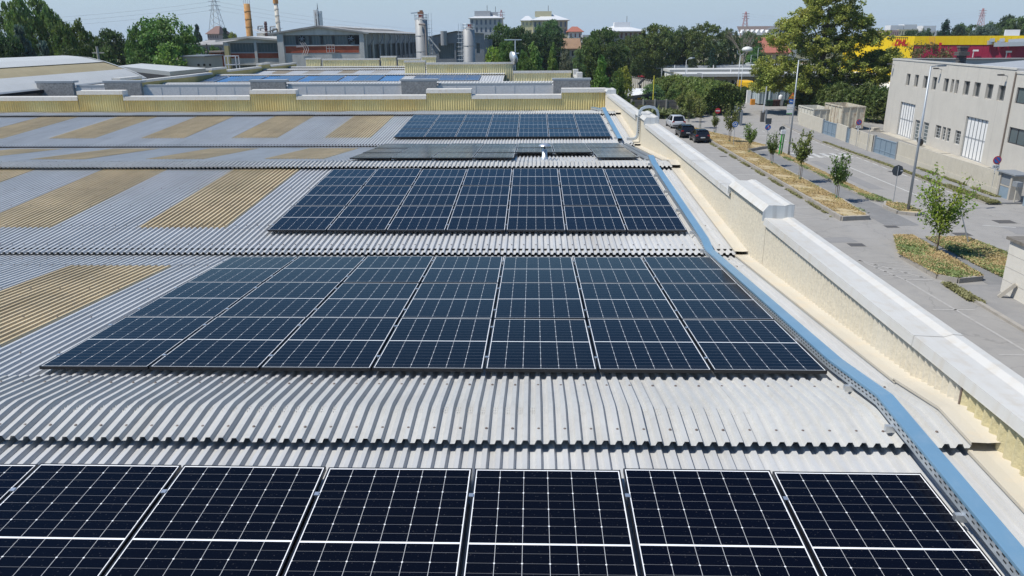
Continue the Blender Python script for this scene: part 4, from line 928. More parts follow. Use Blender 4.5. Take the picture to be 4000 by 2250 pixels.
MB().box(xc-.3,73.9,8.0,xc+.1,74.6,9.55).build('coping_block', COPING, h2)
for (p, q, tp) in ((768,808,146),(810,955,147.5),(957,998,141),(1000,1058,146),(1060,1098,140.5)):
    wallY(95.2, atY(p,150,95.2).x+.06, atY(q,150,95.2).x-.06, 8.0, atY((p+q)/2,tp,95.2).z-.17, 0, YELP)
# grey lean-to end
MB().add([(atY(1072,150,93.5).x,93.5,8.0),(atY(1098,150,93.5).x,93.5,8.0),(atY(1098,150,93.5).x,93.5,9.0),(atY(1072,150,93.5).x,93.5,8.5),(atY(1072,150,93.5).x,94.9,8.0),(atY(1098,150,93.5).x,94.9,8.0),(atY(1098,150,93.5).x,94.9,9.0),(atY(1072,150,93.5).x,94.9,8.5)],[(0,1,2,3),(7,6,5,4),(0,4,5,1),(1,5,6,2),(2,6,7,3),(3,7,4,0)]).build('wall', GCOP, h2)
# left parapet running into depth
OLV = mat('shaded_lining', (.40,.34,.14), .7, 0, (.6,.15), None, .2)  # yellow lining darkened to olive: the shade of this face is in the colour
yb0 = [(49,54,8.95),(54,57.2,9.25),(57.2,70,8.95),(70,73.5,9.3),(73.5,83,9.0),(83,86,9.3),(86,95.6,9.0)]
for (a, b_, z) in yb0:
    MB().box(XL2-.25,a,0,XL2,b_-.004,z).build('parapet_lining', OLV, h2); MB().box(XL2-.5,a,z,XL2+.08,b_-.01,z+.17).build('parapet_coping', COPING, h2)
MB().box(XL2,49,0,-2,95,8.0).build('light_block_deck', DARK, h2)  # unseen dark block added to keep light out below the sheets
# solar panels of the second hall: two tiers, seen at a glance
PANEL2 = mat('hazy_blue_solar_glass', (.05,.095,.20), .2, 0, (2,.2), None, .6)
def far_panel():
    root = empty('solar_panel', (0,0,0)); f = MB(); f.box(-.567,0,.03,.567,1.722,.065); f.build('frame', ALU, root); MB().box(-.55,.017,.0655,.55,1.705,.067).build('glass', PANEL2, root); return root
fp = far_panel(); nfp = 0
(ya, za), (yr, zr) = V2[1], R2[1]; sl2 = math.atan((zr-.1-za)/(yr-.2-ya))
cols2 = []
for j in range(8):
    x1_ = -2.6-1.9-3.53*j
    cols2 += [x1_-1.7-.05-.6-1.17*q for q in range(2)] if x1_-1.7 > XL2+.5 else []
cols2 = [-9.9+1.16*i for i in range(5)] + [c for c in cols2 if c < -12]
cols2 = sorted([c for c in cols2 if c > XL2+.7], reverse=True)
for i, c in enumerate(cols2):
    for tr in range(2):
        s = .7+tr*1.74
        o = fp if nfp == 0 else copy_tree(fp); nfp += 1
        o.location = (c, ya+s*math.cos(sl2), za+s*math.sin(sl2)+.05); o.rotation_euler = (sl2,0,0)
        tag(o, 'faint blue solar panel on the second hall, %s tier, %s column from its right end' % (('near','far')[tr], ORD[i]), 'solar panel', 'solar panels on the second hall')
# antenna masts and dish on the second hall
t = empty('antenna_mast', (xc-.2,74.2,9), 'thin aerial mast with crossbars on the yellow parapet end', 'aerial'); p = atY(1296,100,74.2); m = MB(); m.tube((p.x,74.2,9.0),(p.x,74.2,p.z),.05); m.bar((p.x-1.0,74.2,p.z),(p.x+.6,74.2,p.z),.08); m.bar((p.x,74.2,p.z-1.2),(p.x+.35,74.2,p.z-1.2),.08); m.build('mast', GALV, t)
t = empty('satellite_dish', (xc-.4,74,9.2), 'grey satellite dish on the yellow parapet beside the aerial mast', 'satellite dish'); p = atY(1291,146,74); MB().tube((p.x,73.9,p.z),(p.x+.15,74.0,p.z+.05),.62,.5,16).build('dish', GALV, t, True); MB().tube((p.x+.1,74.2,9.3),(p.x+.1,74.2,p.z),.04).build('post', GALV, t)
t = empty('walkway_ladder', (-27.6,86,9), 'white steel step-over ladder on the left parapet', 'ladder'); p0 = atY(566,158,84); p1 = atY(578,141,84); m = MB(); WS = mat('white_steel', (.62,.62,.66), .5)
for dx_ in (0,1.2):
    for dy_ in (0,.9): m.bar((p0.x+dx_,84+dy_,8.6),(p0.x+dx_,84+dy_,p1.z),.08)
for z in (p1.z, p1.z-.9, p1.z-1.6): m.bar((p0.x,84,z),(p0.x+1.2,84,z),.08); m.bar((p0.x,84.9,z),(p0.x+1.2,84.9,z),.08); m.bar((p0.x,84,z),(p0.x,84.9,z),.08); m.bar((p0.x+1.2,84,z),(p0.x+1.2,84.9,z),.08)
m.build('frame', WS, t)
# ================================================================== LEFT SHEDS
WR = mat('pale_roof_sheet', (.50,.51,.50), .5, 0, (.4,.05), None, .3, (3,.35,(.42,.41,.35)))
TANR = mat('tan_rooflight', (.33,.28,.17), .6, 0, (.5,.10), None, .3, (1.2,.4,(.39,.35,.23)))
vh = empty('vaulted_shed', (-37, 52, 0), 'white vaulted shed with a long tan rooflight strip, at the left edge', 'shed')
def strip(prof, y0, y1, mtl, nm, par, n=14):
    return MB().loft([[(x,y0,z) for x,z in prof],[(x,y1,z) for x,z in prof]]).build(nm, mtl, par)
YV0, YV1 = 43.2, 61.8
strip([(-30.9,9.0),(-31.0,9.1),(-31.7,9.44),(-32.45,9.77)], YV0, YV1, WR, 'roof_sheet', vh)
strip([(-32.5,9.73),(-33.3,10.03),(-34.08,10.27)], YV0, YV1, TANR, 'rooflight', vh)
strip([(-34.05,10.31),(-35.3,10.62),(-36.4,10.76),(-37.5,10.8),(-39,10.74),(-41,10.3),(-43,9.5),(-44,9.0)], YV0, YV1, WR, 'roof_sheet', vh)
MB().box(-32.5,YV0,9.70,-32.44,YV1,9.735).build('gutter', DARK, vh); MB().box(-34.1,YV0,10.24,-34.04,YV1,10.28).build('gutter', DARK, vh)
prof_ = [(-30.95,9.0),(-31.7,9.42),(-32.5,9.75),(-34.08,10.29),(-35.3,10.6),(-37.5,10.78),(-39,10.72),(-41,10.28),(-43,9.48),(-44,9.0)]
for y in (YV0+.05, YV1-.05): MB().add([(x,y,z-.02) for x,z in prof_]+[(-44,y,0),(-30.95,y,0)], [tuple(range(len(prof_)+2))]).build('gable', CONC, vh)
MB().loft([[(-30.88,YV1-.02,8.9)]+[(x+.04,YV1-.02,z+.05) for x,z in prof_],[(-30.88,YV1+.25,8.9)]+[(x+.04,YV1+.25,z+.05) for x,z in prof_]]).build('verge_trim', WR, vh)
wave(MB(), (-31.05,YV0,0), (0,1,0), YV1-YV0, 3, 9.0, (1,0,0), .3, .04).build('wall', mat('ribbed_pink_wall', (.33,.29,.28), .8), vh)
MB().box(-31.0,YV0,8.86,-30.7,YV1,9.02).build('eave_gutter', DARK, vh)
fs = empty('flat_shed', (-45, 75, 0), 'low white-roofed shed beyond the vaulted roof', 'shed')
q1, q2, q3, q4 = atY(296,166,68), atY(427,180,67), atY(522,171.5,86), atY(355,159.5,86)
m = MB(); m.poly(q1,q2,q3,q4); dn = Vector((0,0,-.35))
m.poly(q1+dn,q2+dn,q2,q1); m.poly(q2+dn,q3+dn,q3,q2); m.build('roof', WR, fs)
m = MB(); lo = lambda q: Vector((q.x,q.y,0)); m.poly(lo(q1),lo(q2),q2+dn,q1+dn); m.poly(lo(q2),lo(q3),q3+dn,q2+dn); m.build('wall', mat('dark_wall', (.08,.08,.085), .8), fs)
t = empty('utility_shed', (-50,100,0), 'small plain concrete hut with three round vents beyond the white roofs', 'hut')
def blockpx(mb, x0, x1, ytop, Y, dep, z0=0.):
    a, b_ = atY(x0,ytop,Y), atY(x1,ytop,Y); zt_ = (a.z+b_.z)/2
    mb.box(a.x,Y,z0,b_.x,Y+dep,zt_); return a.x, b_.x, zt_
m = MB(); a, b_, z = blockpx(m, 458, 512, 143, 100, 6); m.build('wall', CONC, t)
m = MB(); m.box(a-.2,99.8,z,b_+.2,106.2,z+.15); m.build('roof_slab', GREYBAR, t)
m = MB(); [m.tube((a+2+.75*i,99.99,z-1),(a+2+.75*i,99.95,z-1),.16,n=10) for i in range(3)]; m.build('vents', DARK, t); MB().box(a+1.7,99.95,z-3.2,a+2.8,99.99,z-2.4).build('grille', DARK, t)
t = empty('telegraph_pole', (-45,90,0), 'grey telegraph pole with a crossarm before the left trees', 'pole'); p = atY(243,117,72); MB().tube((p.x,72,0),(p.x,72,p.z),.14,.1).build('pole', CONC, t); MB().bar((p.x-.5,72,p.z-.55),(p.x+.6,72,p.z-.55),.1).build('crossarm', CONC, t)
t = empty('lamp_post', (-36,110,0), 'thin dark post before the brick annex', 'pole'); p = atY(519.5,110,112); MB().tube((p.x,112,0),(p.x,112,p.z),.09).build('pole', IRON, t)
# ================================================================== FACTORY
FCON = mat('factory_concrete', (.56,.55,.52), .9, 0, (.5,.12), None, .2, (.8,.5,(.40,.39,.37)), (2,.4,(.30,.29,.28)))
BRICK = mat('red_brick', (.38,.10,.06), .9, 0, (1.2,.2), (9,.4), .2, (.7,.5,(.46,.17,.08)))
FGL = mat('dusty_green_glass', (.115,.15,.15), .4, 0, (.5,.15), None, .5)
FROOF = mat('weathered_roof', (.30,.295,.285), .8, 0, (.5,.2), None, .2, (.5,.7,(.50,.50,.49)))
fa = empty('brick_factory', (-36, 128, 0), 'gabled brick factory with dark green band window and louvred panes', 'factory')
YA = 128.; Lc = atY(702,100,YA).x; Rc = atY(914,100,YA).x; zE, zA = atY(806,79,YA).z, atY(800,66.5,YA).z; xm = atY(799,70,YA).x
zw1, zw0 = atY(806,88,YA).z, atY(806,113.5,YA).z; zb0 = atY(806,133,YA).z
wd = Rc-Lc; m = MB(); P3 = facade(m, (Lc,YA,0), (1,0,0), wd, zE, [(.6,zw0,wd-.45,zw1)], .35, (0,-1,0))
m.poly((Lc,YA,zE),(Rc,YA,zE),(xm,YA,zA)); YB = 186.
m.build('wall', FCON, fa)
window(P3, (.6,zw0,wd-.45,zw1), .35, fa, .12, 26, FRAMEG, FGL)
lv = MB(); lw = wd-1.05
for f_ in (.16,.33,.48,.63,.83):
    u = .6+lw*f_
    for k in range(12): z = zw0+.12+(zw1-zw0-.24)*k/12; lv = MB() if k == 0 else lv; lv.add([P3(u,z,.22),P3(u+.42,z,.22),P3(u+.42,z+.1,.30),P3(u,z+.1,.30)], [(0,1,2,3)])
    lv.build('louvres', IRON, fa)
for f_ in (.245,.875):
    c_ = P3(.6+lw*f_, (zw0+zw1)/2+.2, .2); o = MB().tube(c_, c_+Vector((0,-.12,0)), .52, n=16).build('fan', DARK, fa)
    fm = MB(); [fm.obox(c_+Vector((0,-.15,0)), Vector((math.cos(a),0,math.sin(a)))*.46, Vector((-math.sin(a),.3,math.cos(a)))*.07, (0,.01,0)) for a in (0,R(60),R(120))]; fm.build('blades', GREYBAR, o)
MB().add([P3(wd-1.5,zw0+.1,.28),P3(wd-.5,zw0+.1,.28),P3(wd-.5,zw1-.1,.28),P3(wd-1.5,zw1-.1,.28)], [(0,1,2,3)]).build('open_bay', DARK, fa)
MB().box(Lc+.9,YA-.04,zb0,Rc-.8,YA-.003,zw0-.15).build('brick_panel', BRICK, fa)
MB().box(Lc+.2,YA-.14,zw0-.15,Rc-.1,YA-.003,zw0-.0).build('sill_band', FCON, fa)
MB().box(Lc-.25,YA-.3,0,Lc+.75,YA-.004,zE-.3).build('column', FCON, fa); MB().box(Rc-.6,YA-.25,0,Rc+.1,YA-.005,zE-.35).build('column', FCON, fa)
m = MB(); m.loft([[(Lc-1.6,YA-.5,zE-.25),(xm,YA-.5,zA+.15),(Rc+1.0,YA-.5,zE-.2)],[(Lc-1.6,YB,zE-.25),(xm,YB,zA+.15),(Rc+1.0,YB,zE-.2)]]); m.loft([[(Lc-1.6,YA-.5,zE-.5),(xm,YA-.5,zA-.12),(Rc+1.0,YA-.5,zE-.45)],[(Lc-1.6,YA-.5,zE-.25),(xm,YA-.5,zA+.15),(Rc+1.0,YA-.5,zE-.2)]]); m.build('roof', FROOF, fa)
rl = MB(); r_ = random.Random(5)
for i in range(14):
    y = YA+6+i*3.8; rl.add([(xm+1,y,zA+.25),(xm+4.5,y,zE+.55),(xm+4.5,y+2.2,zE+.55),(xm+1,y+2.2,zA+.25)], [(0,1,2,3)])
rl.build('roof_lights', WR, fa)
m = MB(); L_ = YB-YA; opsS = [(2+5.6*i, 8.5, 2+5.6*i+4.9, 10.9) for i in range(10)]
P4 = facade(m, (Rc,YA,0), (0,1,0), L_, zE-.2, opsS, .3, (1,0,0)); m.build('wall', mat('shaded_side_wall', (.33,.33,.325), .9, 0, (.4,.18), None, .2, (.6,.5,(.46,.455,.44)), (1.5,.5,(.2,.2,.2))), fa)  # less lit side: its shade is put into a darker wall colour
for op in opsS: window(P4, op, .3, fa, .1, 5, FRAMEG, FGL)
for i in range(11): y = YA+1.2+5.6*i; MB().box(Rc+.003,y-.2,0,Rc+.25,y+.2,zE-.3).build('column', FCON, fa)
for i in range(7): y = YA+3+8*i; m = MB(); m.path([(Rc+.4,y,4),(Rc+.4,y,zE-2.2),(Rc+1.0,y+.4,zE-1.1),(Rc+.9,y+.4,zE-.5)], .09); m.build('drainpipe', GREYBAR, fa)
WSM = mat('pale_pink_steel', (.60,.52,.50), .5); m = MB(); c_ = P3(wd*.56, zb0+.05, -.25)
for a in (0,.45,.9,1.3): m.bar(c_+Vector((a,0,0)), c_+Vector((a,0,1.2)), .07)
for z in (0,.6,1.2): m.bar(c_+Vector((0,0,z)), c_+Vector((1.3,0,z)), .07)
m.build('hatch_rail', WSM, fa)
m = MB(); c_ = P3(wd*.27, zb0-.3, -.3)
for i in range(3): m.path([c_+Vector((.35*i,0,0)), c_+Vector((.35*i+.4,0,.9)), c_+Vector((.35*i+.1,0,1.5)), c_+Vector((.35*i-.2,0,1.9))], .05)
for i in range(4): m.bar(c_+Vector((-.9,0,1.2+i*.08)), c_+Vector((.3,0,1.25+i*.08)), .05)
m.build('pipe_cluster', WSM, fa)
an = empty('brick_factory', (-48, 132, 0), 'lower brick annex with white roof edge left of the gabled factory', 'factory')
YN = 132.; La = atY(567,110,YN).x; Ra = Lc-.26; zEa, zAa = atY(567,101,YN).z, atY(626,91,YN).z; xa_ = atY(626,91,YN).x; wa = Ra-La
w1, w0 = atY(620,108,YN).z, atY(620,132,YN).z; b1, b0 = atY(620,134,YN).z, atY(620,146.5,YN).z
opsA = [(.7,w0,.7+(wa-2.2)*.52,w1),(1.2+(wa-2.2)*.52,w0,wa-.55,w1),(.7,b0-2.6,.7+(wa-2.2)*.52,b0-1.1),(1.2+(wa-2.2)*.52,b0-2.6,wa-.55,b0-1.1)]
m = MB(); P5 = facade(m, (La,YN,0), (1,0,0), wa, zEa-.3, opsA, .3, (0,-1,0)); m.poly((La,YN,zEa-.3),(Ra,YN,zEa-.3),(Ra,YN,zEa-.1),(xa_,YN,zAa-.35)); m.box(La,YN+.31,0,Ra,YN+20,zEa-.5); m.build('wall', FCON, an)
for op in opsA: window(P5, op, .3, an, .1, 8, FRAMEG, FGL)
for op in opsA[:2]: MB().box(La+op[0],YN-.04,b0,La+op[2],YN-.003,b1).build('brick_panel', BRICK, an)
m = MB(); m.loft([[(La-1.4,YN-.6,zEa),(xa_,YN-.6,zAa),(Ra,YN-.6,zEa+.05)],[(La-1.4,YN+20,zEa),(xa_,YN+20,zAa),(Ra,YN+20,zEa+.05)]]); m.loft([[(La-1.4,YN-.6,zEa-.3),(xa_,YN-.6,zAa-.32),(Ra,YN-.6,zEa-.25)],[(La-1.4,YN-.6,zEa),(xa_,YN-.6,zAa),(Ra,YN-.6,zEa+.05)]]); m.build('roof', COPING, an)
x = La+.7+(wa-2.2)*.52
for (q0, q1) in ((La-.3,La+.55),(x+.03,x+.47),(Ra-.5,Ra-.06)): MB().box(q0,YN-.27,0,q1,YN-.005,zEa-.3).build('column', FCON, an)
m = MB(); xp_ = atY(566,80,YN-2).x; m.box(xp_-.35,YN-2.3,0,xp_+.35,YN-1.6,atY(566,83,YN-2).z-2); m.build('yellow_pillar', mat('stained_yellow', (.46,.40,.20), .8), an)
MB().box(La-4.2,YN-1.5,atY(540,129,YN).z-.25,La-.31,YN+6,atY(540,129,YN).z).build('lean_to_roof', mat('brown_sheet', (.20,.16,.13), .7), an); MB().box(La-3.3,YN+.2,0,La-.31,YN+5,atY(540,130,YN).z-.26).build('lean_to_wall', BRICK, an)
m = MB()
for i in range(3): m.box(La-3.2+i*.95,YN+.1,atY(540,152,YN).z,La-3.1+i*.95,YN+.19,atY(540,136,YN).z)
m.build('door_frames', WSM, an)
# roof with skylight frames and pipes behind the annex
t = empty('saw_tooth_roof', (-45,150,0), 'white skylight roof with bent vent pipes behind the annex', 'roof'); m = MB()
for (x0, x1, y0, y1, Y) in ((648,676,80,78,150),(676,702,78,86,150)):
    a, b_ = atY(x0 if x0 < 660 else x0, 75 if x0 < 660 else 82, Y), atY(x1, 84 if x0 < 660 else 74, Y); m.loft([[(a.x,Y-3,a.z),(b_.x,Y-3,b_.z)],[(a.x,Y+3,a.z+.3),(b_.x,Y+3,b_.z+.3)]])
m.build('skylights', WR, t); m = MB(); a, b_ = atY(646,90,151), atY(706,90,151); m.box(a.x,151,0,b_.x,158,a.z+.5); m.build('wall', FCON, t)
m = MB()
for (x, y0, y1, dx_) in ((649,76,66,12),(655,76,71,8),(680,80,67,12),(686,80,72,10)):
    a, b_, c_ = atY(x,y0+4,149), atY(x,y1,149), atY(x+dx_,y1-.5,149); m.path([a,b_,c_], .14)
m.build('vent_pipes', GREYBAR, t)
def chimney(x, ytop, ybot, r0, r1, Y, m_, label, lean=0.):
    a, b_ = atY(x+lean,ybot,Y), atY(x,ytop,Y); t = empty('factory_chimney', (a.x,Y,0), label, 'chimney', 'factory chimneys')
    MB().tube((a.x+(a.x-b_.x)*(a.z/(b_.z-a.z)),Y,0), b_, r0*1.25, r1, 14).build('stack', m_, t, True)
    d = (b_-a).normalized(); m = MB()
    for f_ in (.25,.5,.75): c_ = a+(b_-a)*f_; rr = r0+(r1-r0)*f_+.06; m.tube(c_-d*.12, c_+d*.12, rr, rr, 14)
    m.build('bands', m_, t); return t, b_, a
RUST = mat('rusty_orange_steel', (.46,.24,.09), .8, 0, (.9,.25), None, .2, (.8,.6,(.50,.36,.17)), (1.3,.5,(.28,.13,.05)))
t, b_, a = chimney(620.5, 9.5, 88, .66, .62, 165, RUST, 'fat rusty orange chimney leaning slightly left', 8)
m = MB(); [m.tube(b_+Vector((x,0,-.2)), b_+Vector((x,0,2.2)), .06) for x in (-.6,-.2,.2,.6)]; m.bar(b_+Vector((-.65,0,1.2)), b_+Vector((.65,0,1.2)), .08); m.bar(b_+Vector((-.65,0,2.0)), b_+Vector((.65,0,2.0)), .08); m.build('railing', WS, t)
t, b_, a = chimney(693.5, 7.5, 72, .42, .35, 150, mat('stained_white_stack', (.52,.49,.43), .8, 0, (.6,.12), None, .2, (.7,.5,(.36,.28,.20))), 'slim stained white chimney with a rusty head', 7)
MB().tube(b_-Vector((0,0,.1)), b_+Vector((0,0,1.2)), .5, .45, 14).build('head', RUST, t)
chimney(667.5, 54, 80, .25, .24, 150, mat('dark_red_stack', (.06,.025,.03), .7), 'short dark red stack between the two tall chimneys', 2)
# bell tower
t = empty('bell_tower', (-110,400,0), 'slender white bell tower with open red-backed bays and a spire', 'tower'); YT = 420; a, b_ = atY(791,60,YT), atY(808,60,YT); z1 = atY(800,25,YT).z; m = MB(); wB = (b_.x-a.x)
m.box(a.x,YT,0,a.x+wB*.2,YT+wB,z1); m.box(b_.x-wB*.25,YT,0,b_.x,YT+wB,z1-.5); m.box(a.x+wB*.42,YT-.5,0,a.x+wB*.62,YT+wB*.5,z1+.3); m.build('pier', SW, t)
m = MB(); [m.box(a.x+.1,YT+.3,z,b_.x-.1,YT+wB-.2,z+1.3) for z in (z1-4.5,z1-9,z1-13.5)]; m.build('floor_slab', FCON, t); m = MB(); m.box(a.x+.3,YT+wB*.55,0,b_.x-.3,YT+wB*.7,z1-1.5); m.build('red_back', mat('dull_brick', (.30,.10,.09), .9), t)
c_ = ((a.x+b_.x)/2, YT+wB/2); MB().tube((*c_, z1-1), (*c_, atY(797,7,YT).z), .45, .08, 8).build('spire', GREYBAR, t)
# silos
SIL = mat('dull_silo_steel', (.33,.335,.335), .6, .25, (.6,.10), None, .5, (1.2,.35,(.24,.235,.23)))
def silo(x0, x1, yt, Y, label):
    a, b_ = atY(x0,yt,Y), atY(x1,yt,Y); r = (b_.x-a.x)/2; cx = (a.x+b_.x)/2; zt_ = a.z; t = empty('silo', (cx,Y,0), label, 'silo', 'steel silos')
    MB().lathe(cx,Y,[(r,0),(r,zt_),(r*.3,zt_+.35),(0,zt_+.36)],24).build('shell', SIL, t, True)
    m = MB()
    for k in range(1,7): z = zt_-k*2.3; m.lathe(cx,Y,[(r+.004,z),(r+.03,z),(r+.03,z+.08),(r+.004,z+.08)],24)
    m.build('hoops', SIL, t); m = MB(); hz = .8
    for k in range(10): t_ = 2*math.pi*k/10; m.tube((cx+r*math.cos(t_),Y+r*math.sin(t_),zt_),(cx+r*math.cos(t_),Y+r*math.sin(t_),zt_+hz),.035,n=5)
    for z in (zt_+hz*.5, zt_+hz): m.path([(cx+r*math.cos(2*math.pi*k/10),Y+r*math.sin(2*math.pi*k/10),z) for k in range(11)],.035,5)
    m.build('railing', GALV, t); return t, cx, r, zt_
YS = 122
t, cx, r, z = silo(1043.5,1075,51,YS,'taller steel silo with rusty machinery on its top')
MB().box(cx-.32,YS-.3,z+.2,cx+.32,YS+.3,z+.85).build('motor_drum', mat('motor_red', (.25,.05,.04), .6), t); m = MB(); m.box(cx-.45,YS-.3,z+.85,cx+.4,YS+.3,z+1.2); m.box(cx-.15,YS-.25,z+1.2,cx+.3,YS+.25,z+1.42); m.build('machine_head', mat('rusty_machine', (.30,.15,.09), .7), t); MB().bar((cx-1.5,YS,z+1.0),(cx-.45,YS,z+1.1),.2,.16).build('chute', GALV, t)
m = MB(); m.path([(cx-.2,YS-r-.3,z-.6),(cx+.75,YS-r-.25,z-.65),(cx+.8,YS-r-.2,z-1.5),(cx+.85,YS-r-.15,0)], .13, 8); m.build('fill_pipe', mat('brown_grey_pipe', (.30,.25,.22), .6), t)
def ladder(t, x, y, z0, z1):
    m = MB(); m.tube((x-.2,y,z0),(x-.2,y,z1),.03,n=5); m.tube((x+.2,y,z0),(x+.2,y,z1),.03,n=5)
    n = int((z1-z0)/.6)
    for i in range(n): z = z0+i*.6; m.path([(x-.35,y,z),(x-.35,y-.6,z),(x+.35,y-.6,z),(x+.35,y,z)],.025,4)
    m.build('caged_ladder', GALV, t)
ladder(t, cx+r+.4, YS, z-6, z+1.0)
t, cx, r, z = silo(1163.5,1194,75,YS-4,'shorter steel silo with a caged ladder on its left side'); ladder(t, cx-r-.4, YS-4, 4, z+.9); MB().box(cx-.1,YS-4.3,z+.25,cx+.42,YS-3.7,z+.75).build('motor_drum', mat('motor_red', (.25,.05,.04), .6), t)
# grey hall behind the silos
gh = empty('grey_hall', (-20,150,0), 'grey gabled hall behind the silos with tall dark windows', 'factory'); YG = 150.; La, Ra = atY(1078,100,YG).x, atY(1218,100,YG).x; z0_, zA_ = atY(1078,93,YG).z, atY(1150,79.5,YG).z; zR = atY(1218,84,YG).z; wg = Ra-La
oz1, oz0 = atY(1150,109,YG).z, atY(1150,148,YG).z; opsG = [(wg*.18,oz0,wg*.46,oz1),(wg*.49,oz0,wg*.56,oz1),(wg*.86,oz0+1,wg*.92,oz1)]
m = MB(); P6 = facade(m, (La,YG,0), (1,0,0), wg, min(z0_,zR)-.3, opsG, .4, (0,-1,0)); zz = min(z0_,zR)-.3; m.poly((La,YG,zz),(Ra,YG,zz),(Ra,YG,zR),((La+Ra)/2,YG,zA_),(La,YG,z0_)); m.box(La,YG+.41,0,Ra,YG+30,zz-.3); m.build('wall', mat('grey_hall_wall', (.25,.265,.28), .9, 0, (.4,.1), None, .2, (.8,.3,(.33,.33,.33))), gh)
for op in opsG: window(P6, op, .4, gh, .1, 8 if op[2]-op[0] > 2 else 2, FRAMEG, FGL)
m = MB(); m.loft([[(La-.5,YG-.5,z0_),((La+Ra)/2,YG-.5,zA_+.12),(Ra+.5,YG-.5,zR+.05)],[(La-.5,YG+30,z0_),((La+Ra)/2,YG+30,zA_+.12),(Ra+.5,YG+30,zR+.05)]]); m.build('roof', FROOF, gh)
m = MB(); a = atY(1115,78,YG-2); m.tube((a.x,YG-1.2,a.z),(a.x,YG-1.2,atY(1115,114,YG-1).z),.62,n=14); m.build('duct', SIL, gh)
m = MB(); x = La+wg*.5; m.bar((x-5,YG-1,zA_-1),(x-3,YG-1,zA_-3.5),.2); m.build('brace', FCON, gh)
# ================================================================== LOADING BAYS, COURIER DEPOT, FAR HOUSES
DARKD = mat('dark_dock_door', (.02,.02,.024), .5); DCON = mat('dock_concrete', (.30,.295,.285), .85, 0, (.8,.08)); FASC = mat('white_fascia', (.56,.56,.54), .5, 0, (.5,.05), None, .3, None, (4,.3,(.40,.39,.37)))
def dock(xl, Y, ytop, n0, label, xr_px=2232, step=34.3, xd0=1780, numh=16):
    p = atY(xl, ytop, Y); zt_ = p.z; xL = p.x; xR = atY(xr_px, ytop, Y).x
    t = empty('loading_bays', ((xL+xR)/2, Y, 0), label, 'loading bays', 'rows of roofed loading bays')
    th = .55; MB().box(xL,Y-2.2,zt_-th,xR,Y+7,zt_).build('canopy', FASC, t)
    sp = step*Y/1909; n = int((xR-xL-1.5)/sp); z0 = .0; zd = zt_-th-.75
    m = MB(); ops = []
    for i in range(n): u = 1.6+i*sp; ops.append((u,0.9,u+sp*.72,zd))
    P = facade(m, (xL+.3,Y,0), (1,0,0), xR-xL-.6, zt_-th-.004, ops, .4, (0,-1,0)); m.build('wall', DCON, t)
    pr = MB(); pr.box(xL+.3,Y-1.6,0,xL+1.3,Y-.004,zt_-th-.004); pr.box(xL+.3,Y+.01,0,xL+1.3,Y+6.5,zt_-th-.004); pr.build('end_wall', WHITE, t)
    for i, op in enumerate(ops):
        d = MB(); d.add([P(op[0],op[1],.4),P(op[2],op[1],.4),P(op[2],op[3],.4),P(op[0],op[3],.4)], [(0,1,2,3)]); dd_ = d.build('dock_door', DARKD, t)
        if n0 is not None:
            c_ = P((op[0]+op[2])/2, op[3]-.55, .38); text_mesh(str(n0+i), .95, SW, 'door_number', dd_, c_, (1,0,0), (0,0,1), 0, .03)
        f = MB(); f.add([P(op[0],op[3]-.14,.36),P(op[2],op[3]-.14,.36),P(op[2],op[3]-.05,.36),P(op[0],op[3]-.05,.36)], [(0,1,2,3)]); f.build('door_rail', GREYBAR, dd_)
    r_ = MB()
    for i in range(int((xR-xL)/9)): x = xL+2+i*9; r_.tube((x,Y+3,zt_),(x,Y+3,zt_+.8),.09)
    r_.build('roof_vent', SW, t)
    return t, xL, xR, zt_
dock(1710, 161, 185, 75, 'nearest row of loading bays under a white canopy with numbered doors')
dock(1681, 183, 174.3, 64, 'middle row of loading bays between two white canopies')
dock(1653, 206, 165, 52, 'farthest row of loading bays below the park trees')
# vans
VY = mat('van_yellow', (.72,.42,.01), .4, 0, (2,.03))
def van(x, y, label, h=2.7, front=True):
    t = empty('delivery_van', (x,y,0), label, 'van', 'yellow delivery vans'); hw = 1.05
    secs = [[(-hw*.95,-2.9,.4),(hw*.95,-2.9,.4),(hw*.92,-2.9,.95),(-hw*.92,-2.9,.95)],[(-hw,-2.2,.35),(hw,-2.2,.35),(hw*.95,-2.2,1.25),(-hw*.95,-2.2,1.25)],[(-hw,-1.4,.35),(hw,-1.4,.35),(hw*.9,-1.4,h-.25),(-hw*.9,-1.4,h-.25)],[(-hw,-.9,.35),(hw,-.9,.35),(hw*.93,-.9,h),(-hw*.93,-.9,h)],[(-hw,3,.35),(hw,3,.35),(hw*.93,3,h),(-hw*.93,3,h)]]
    MB().loft([[(x+a,y+b_,c) for a,b_,c in s] for s in secs], True).build('body', VY, t)
    MB().add([(x-.9,y-2.13,1.3),(x+.9,y-2.13,1.3),(x+.82,y-1.5,2.18),(x-.82,y-1.5,2.18)], [(0,1,2,3)]).build('windscreen', CGLASS, t)
    MB().box(x-.95,y-2.95,.35,x+.95,y-2.88,.85).build('bumper', TRIM, t); MB().box(x-.5,y-2.93,.9,x+.5,y-2.88,1.05).build('grille', SW, t)
    for s in (-1,1):
        for yy in (-1.9,2.1): MB().tube((x+s*.8,y+yy,.36),(x+s*1.06,y+yy,.36),.36,n=14).build('wheel', TYRE, t)
        MB().box(x+s*.9-.12,y-2.9,.95,x+s*.9+.05,y-2.84,1.15).build('headlight', SW, t)
p = gnd(1678,204); van(p.x, p.y+3, 'tall yellow van parked between two white bay walls')
p = atY(1888,208,150); van(p.x, 150+3, 'yellow van half hidden behind the hedge at the numbered doors', p.z+.2)
